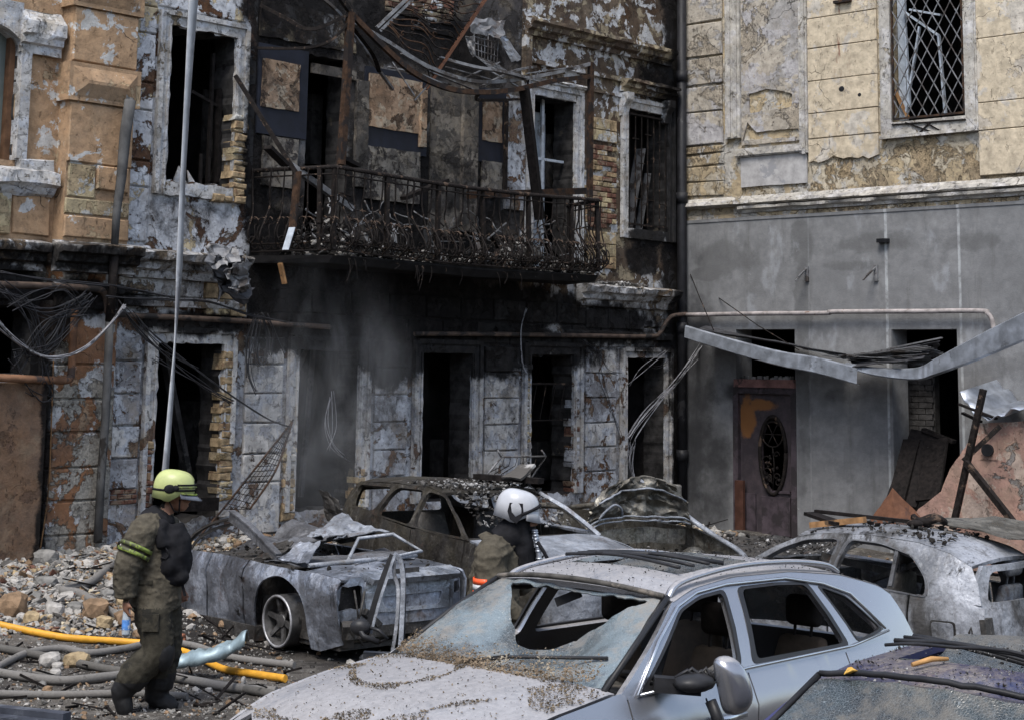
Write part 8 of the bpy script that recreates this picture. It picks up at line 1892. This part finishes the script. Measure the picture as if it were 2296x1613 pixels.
for k, (u, v, w_, h_, mt, bk, lb) in enumerate(ST):
    p = GH(u, v+h_*.42)
    sc_ = p.y/FPX; sx, sz = w_*.5*sc_, h_*.5*sc_*1.05
    o = link('rock', stone_mesh(k*7+3, sx, (sx+sz)*.5, sz, bk), None, M[mt]); o.location = (p.x, p.y+sz*.3, p.z+sz*.72); o.rotation_euler = (random.uniform(-.15, .15), random.uniform(-.15, .15), random.uniform(-.4, .4)); tag(o, lb, 'stone')
# rubble without count
def heap_pt(r_):
    for _ in range(40):
        u = -r_.uniform(.8, 13.2); v = -abs(r_.uniform(0, 1)**1.6)*6.0-.05
        x = CORNER[0]+u*math.cos(ANG_A)-v*math.sin(ANG_A)*1.0; y = CORNER[1]+u*math.sin(ANG_A)+v*math.cos(ANG_A)
        if r_.rand() < max(.12, 1+v/4.6): return (x, y, ground_h(x, y)+.01)
def yard_pt(r_): x = r_.uniform(-6.5, 3.5); y = 9.5+11*r_.rand()**.8; return (x, y, ground_h(x, y)+.004)
def left_pt(r_):
    p = GH(r_.uniform(-10, 660), 1235+375*r_.rand()); return (p.x, p.y, p.z+.006)
def left_heap(r_):
    v = 1238+r_.rand()**1.25*185; u = r_.uniform(-15, 330)
    p = GH(u, v); return (p.x, p.y, p.z+.03*r_.rand())
for nm, fn, n_, a, b, mt, sd_, lb in (('rubble_heap', heap_pt, 2600, .014, .09, 'stone_w', 81, 'pale stone rubble banked along the burnt house'), ('rubble_heap', heap_pt, 1500, .014, .09, 'stone_b', 82, 'brown stone rubble banked along the burnt house'), ('rubble_heap', heap_pt, 2600, .014, .09, 'stone_g', 83, 'grey ashy rubble banked along the burnt house'), ('rubble_heap', heap_pt, 900, .014, .085, 'stone_y', 88, 'yellow limestone rubble banked along the burnt house'),
    ('rubble_slope', left_heap, 2300, .007, .055, 'stone_w', 181, 'pale stone rubble strewn down the slope at left'), ('rubble_slope', left_heap, 1300, .007, .05, 'stone_b', 182, 'brown stone rubble strewn down the slope at left'), ('rubble_slope', left_heap, 1900, .007, .055, 'stone_g', 183, 'grey ashy rubble strewn down the slope at left'), ('rubble_slope', left_heap, 700, .007, .05, 'stone_y', 184, 'yellow limestone rubble strewn down the slope at left'),
    ('gravel', left_pt, 3000, .004, .022, 'stone_w', 84, 'white plaster gravel sprinkled over the dirt'), ('gravel', left_pt, 2600, .004, .03, 'stone_g', 85, 'grey gravel sprinkled over the dirt'), ('gravel', left_pt, 900, .006, .035, 'stone_b', 86, 'brown crumbs sprinkled over the dirt'), ('burnt_litter', yard_pt, 2500, .006, .04, 'debris_dk', 87, 'burnt dark litter strewn across the yard')):
    chips(nm, fn, n_, a, b, M[mt], sd_, flatk=.7 if nm != 'burnt_litter' else .4, label=lb)
for mt, n_, sd_, fn, lb in (('stone_w', 260, 191, left_heap, 'flat pale plaster slabs lying in the rubble slope at left'), ('stone_g', 260, 192, left_heap, 'flat grey render slabs lying in the rubble slope at left'), ('brick', 150, 193, left_heap, 'broken red bricks lying in the rubble slope at left'), ('stone_w', 320, 194, heap_pt, 'flat plaster slabs lying along the foot of the house')):
    chips('plaster_slabs', fn, n_, .03, .11, M[mt], sd_, flatk=.28, label=lb)
def stick_pt(n_, seed, name, label, fn, L0, L1, mat):
    r_ = np.random.RandomState(seed); m = MB()
    for k in range(n_):
        p = Vector(fn(r_)); a = r_.rand()*6.28; L_ = r_.uniform(L0, L1); d = Vector((math.cos(a), math.sin(a), r_.uniform(-.1, .35)))*L_; m.bar(p, p+d, r_.uniform(.008, .03), r_.uniform(.006, .02))
    o = m.build(name, mat, None); o['kind'] = 'stuff'; o['label'] = label
stick_pt(160, 91, 'burnt_sticks', 'charred sticks and splinters lying over the rubble and dirt', left_pt, .08, .4, M['wood_burnt']); stick_pt(140, 92, 'burnt_laths', 'burnt laths lying in the rubble at the house foot', heap_pt, .15, .7, M['wood_burnt'])
# charred sill beam in the left doorway, and bars standing in for a car's dark edge at bottom left
m = MB(); m.bar(PA3(395, 1130, .25), PA3(480, 1128, .1), .16, .16); thing_mesh('charred_sill', m, M['wood_burnt'], 'charred black beam lying across the foot of the left doorway', 'beam', M_A)
m = MB(); a, b = GP(-60, 1590, .06), GP(150, 1612, .06); m.bar(a, b, .10, .10); m.bar(a+Vector((0, -.14, -.02)), b+Vector((0, -.14, -.02)), .12, .06); thing_mesh('dark_car_edge', m, flat('blue_grey_edge', (.04, .045, .06), .6, .3, 6, col2=(.09, .1, .12)), 'dark blue-grey edge of a car in the bottom left corner', 'rail')
p = GP(455, 1583, .0); m = MB(); m.tube([p+Vector((.07*math.cos(t), .035*math.sin(t), .012+.008*math.sin(2*t))) for t in np.linspace(0, 6, 16)], .014, 5); thing_mesh('burnt_scrap', m, M['iron'], 'flat black scrap of burnt rubber on the dirt right of the boot', 'scrap')
p = GP(830, 1425, .03); o = crumple('grey_flake', [p+Vector((-.12, -.05, 0)), p+Vector((.1, -.06, .02)), p+Vector((.14, .06, .06)), p+Vector((-.08, .06, .05))], M['galv'], None, .02, 5, .006, 5); tag(o, 'pale sheet-metal scrap under the burnt saloon tail', 'scrap')
# loose masonry under the burnt openings
for k, (u, v, lb) in enumerate(((1490, 1100, 'grey squared stone below the last right doorway'), (1475, 1130, 'dark squared stone by the corner pipe foot'))):
    q = PA3(u, v, .5); m = MB(); m.box((q.x-.28, q.y-.15, q.z-.2), (q.x+.28, q.y+.2, q.z+.1)); o = m.build('squared_stone', M['stone_g'], None); o.matrix_world = M_A; md = o.modifiers.new('b', 'BEVEL'); md.width = .03; md.segments = 2; tag(o, lb, 'stone')
# thin smoke drifting up before the second doorway
def smoke_mat():
    m_ = bpy.data.materials.new('smoke'); m_.use_nodes = True; t = m_.node_tree; t.nodes.clear()
    N = NT.__new__(NT); N.m = m_; N.t = t; N.tc = t.nodes.new('ShaderNodeTexCoord'); N.P = N.tc.outputs['Object']
    o = t.nodes.new('ShaderNodeOutputMaterial'); v = t.nodes.new('ShaderNodeVolumePrincipled')
    X = N.sep(); n = N.noise(1.6, 7, .66, sc=(1, 1, .5), dist=.9)
    core_ = N.vm('LENGTH', N.vm('MULTIPLY', N.P, (1/1.7, 1/.8, 1/2.3)))
    d = N.math('MULTIPLY', N.step(core_, 1.0, .1), N.step(n, .42, .66)); t.links.new(N.math('MULTIPLY', d, .5), v.inputs['Density'])
    v.inputs['Color'].default_value = (.78, .80, .84, 1); t.links.new(v.outputs[0], o.inputs['Volume']); return m_
c_ = M_A @ PA3(745, 900, .95); m = MB(); m.box((-1.7, -.8, -2.3), (1.7, .8, 2.3)); o = m.build('smoke', smoke_mat(), None); o.location = c_; o.rotation_euler = (0, 0, ANG_A)
tag(o, 'thin grey smoke drifting up before the second left doorway', 'smoke', kind='stuff')
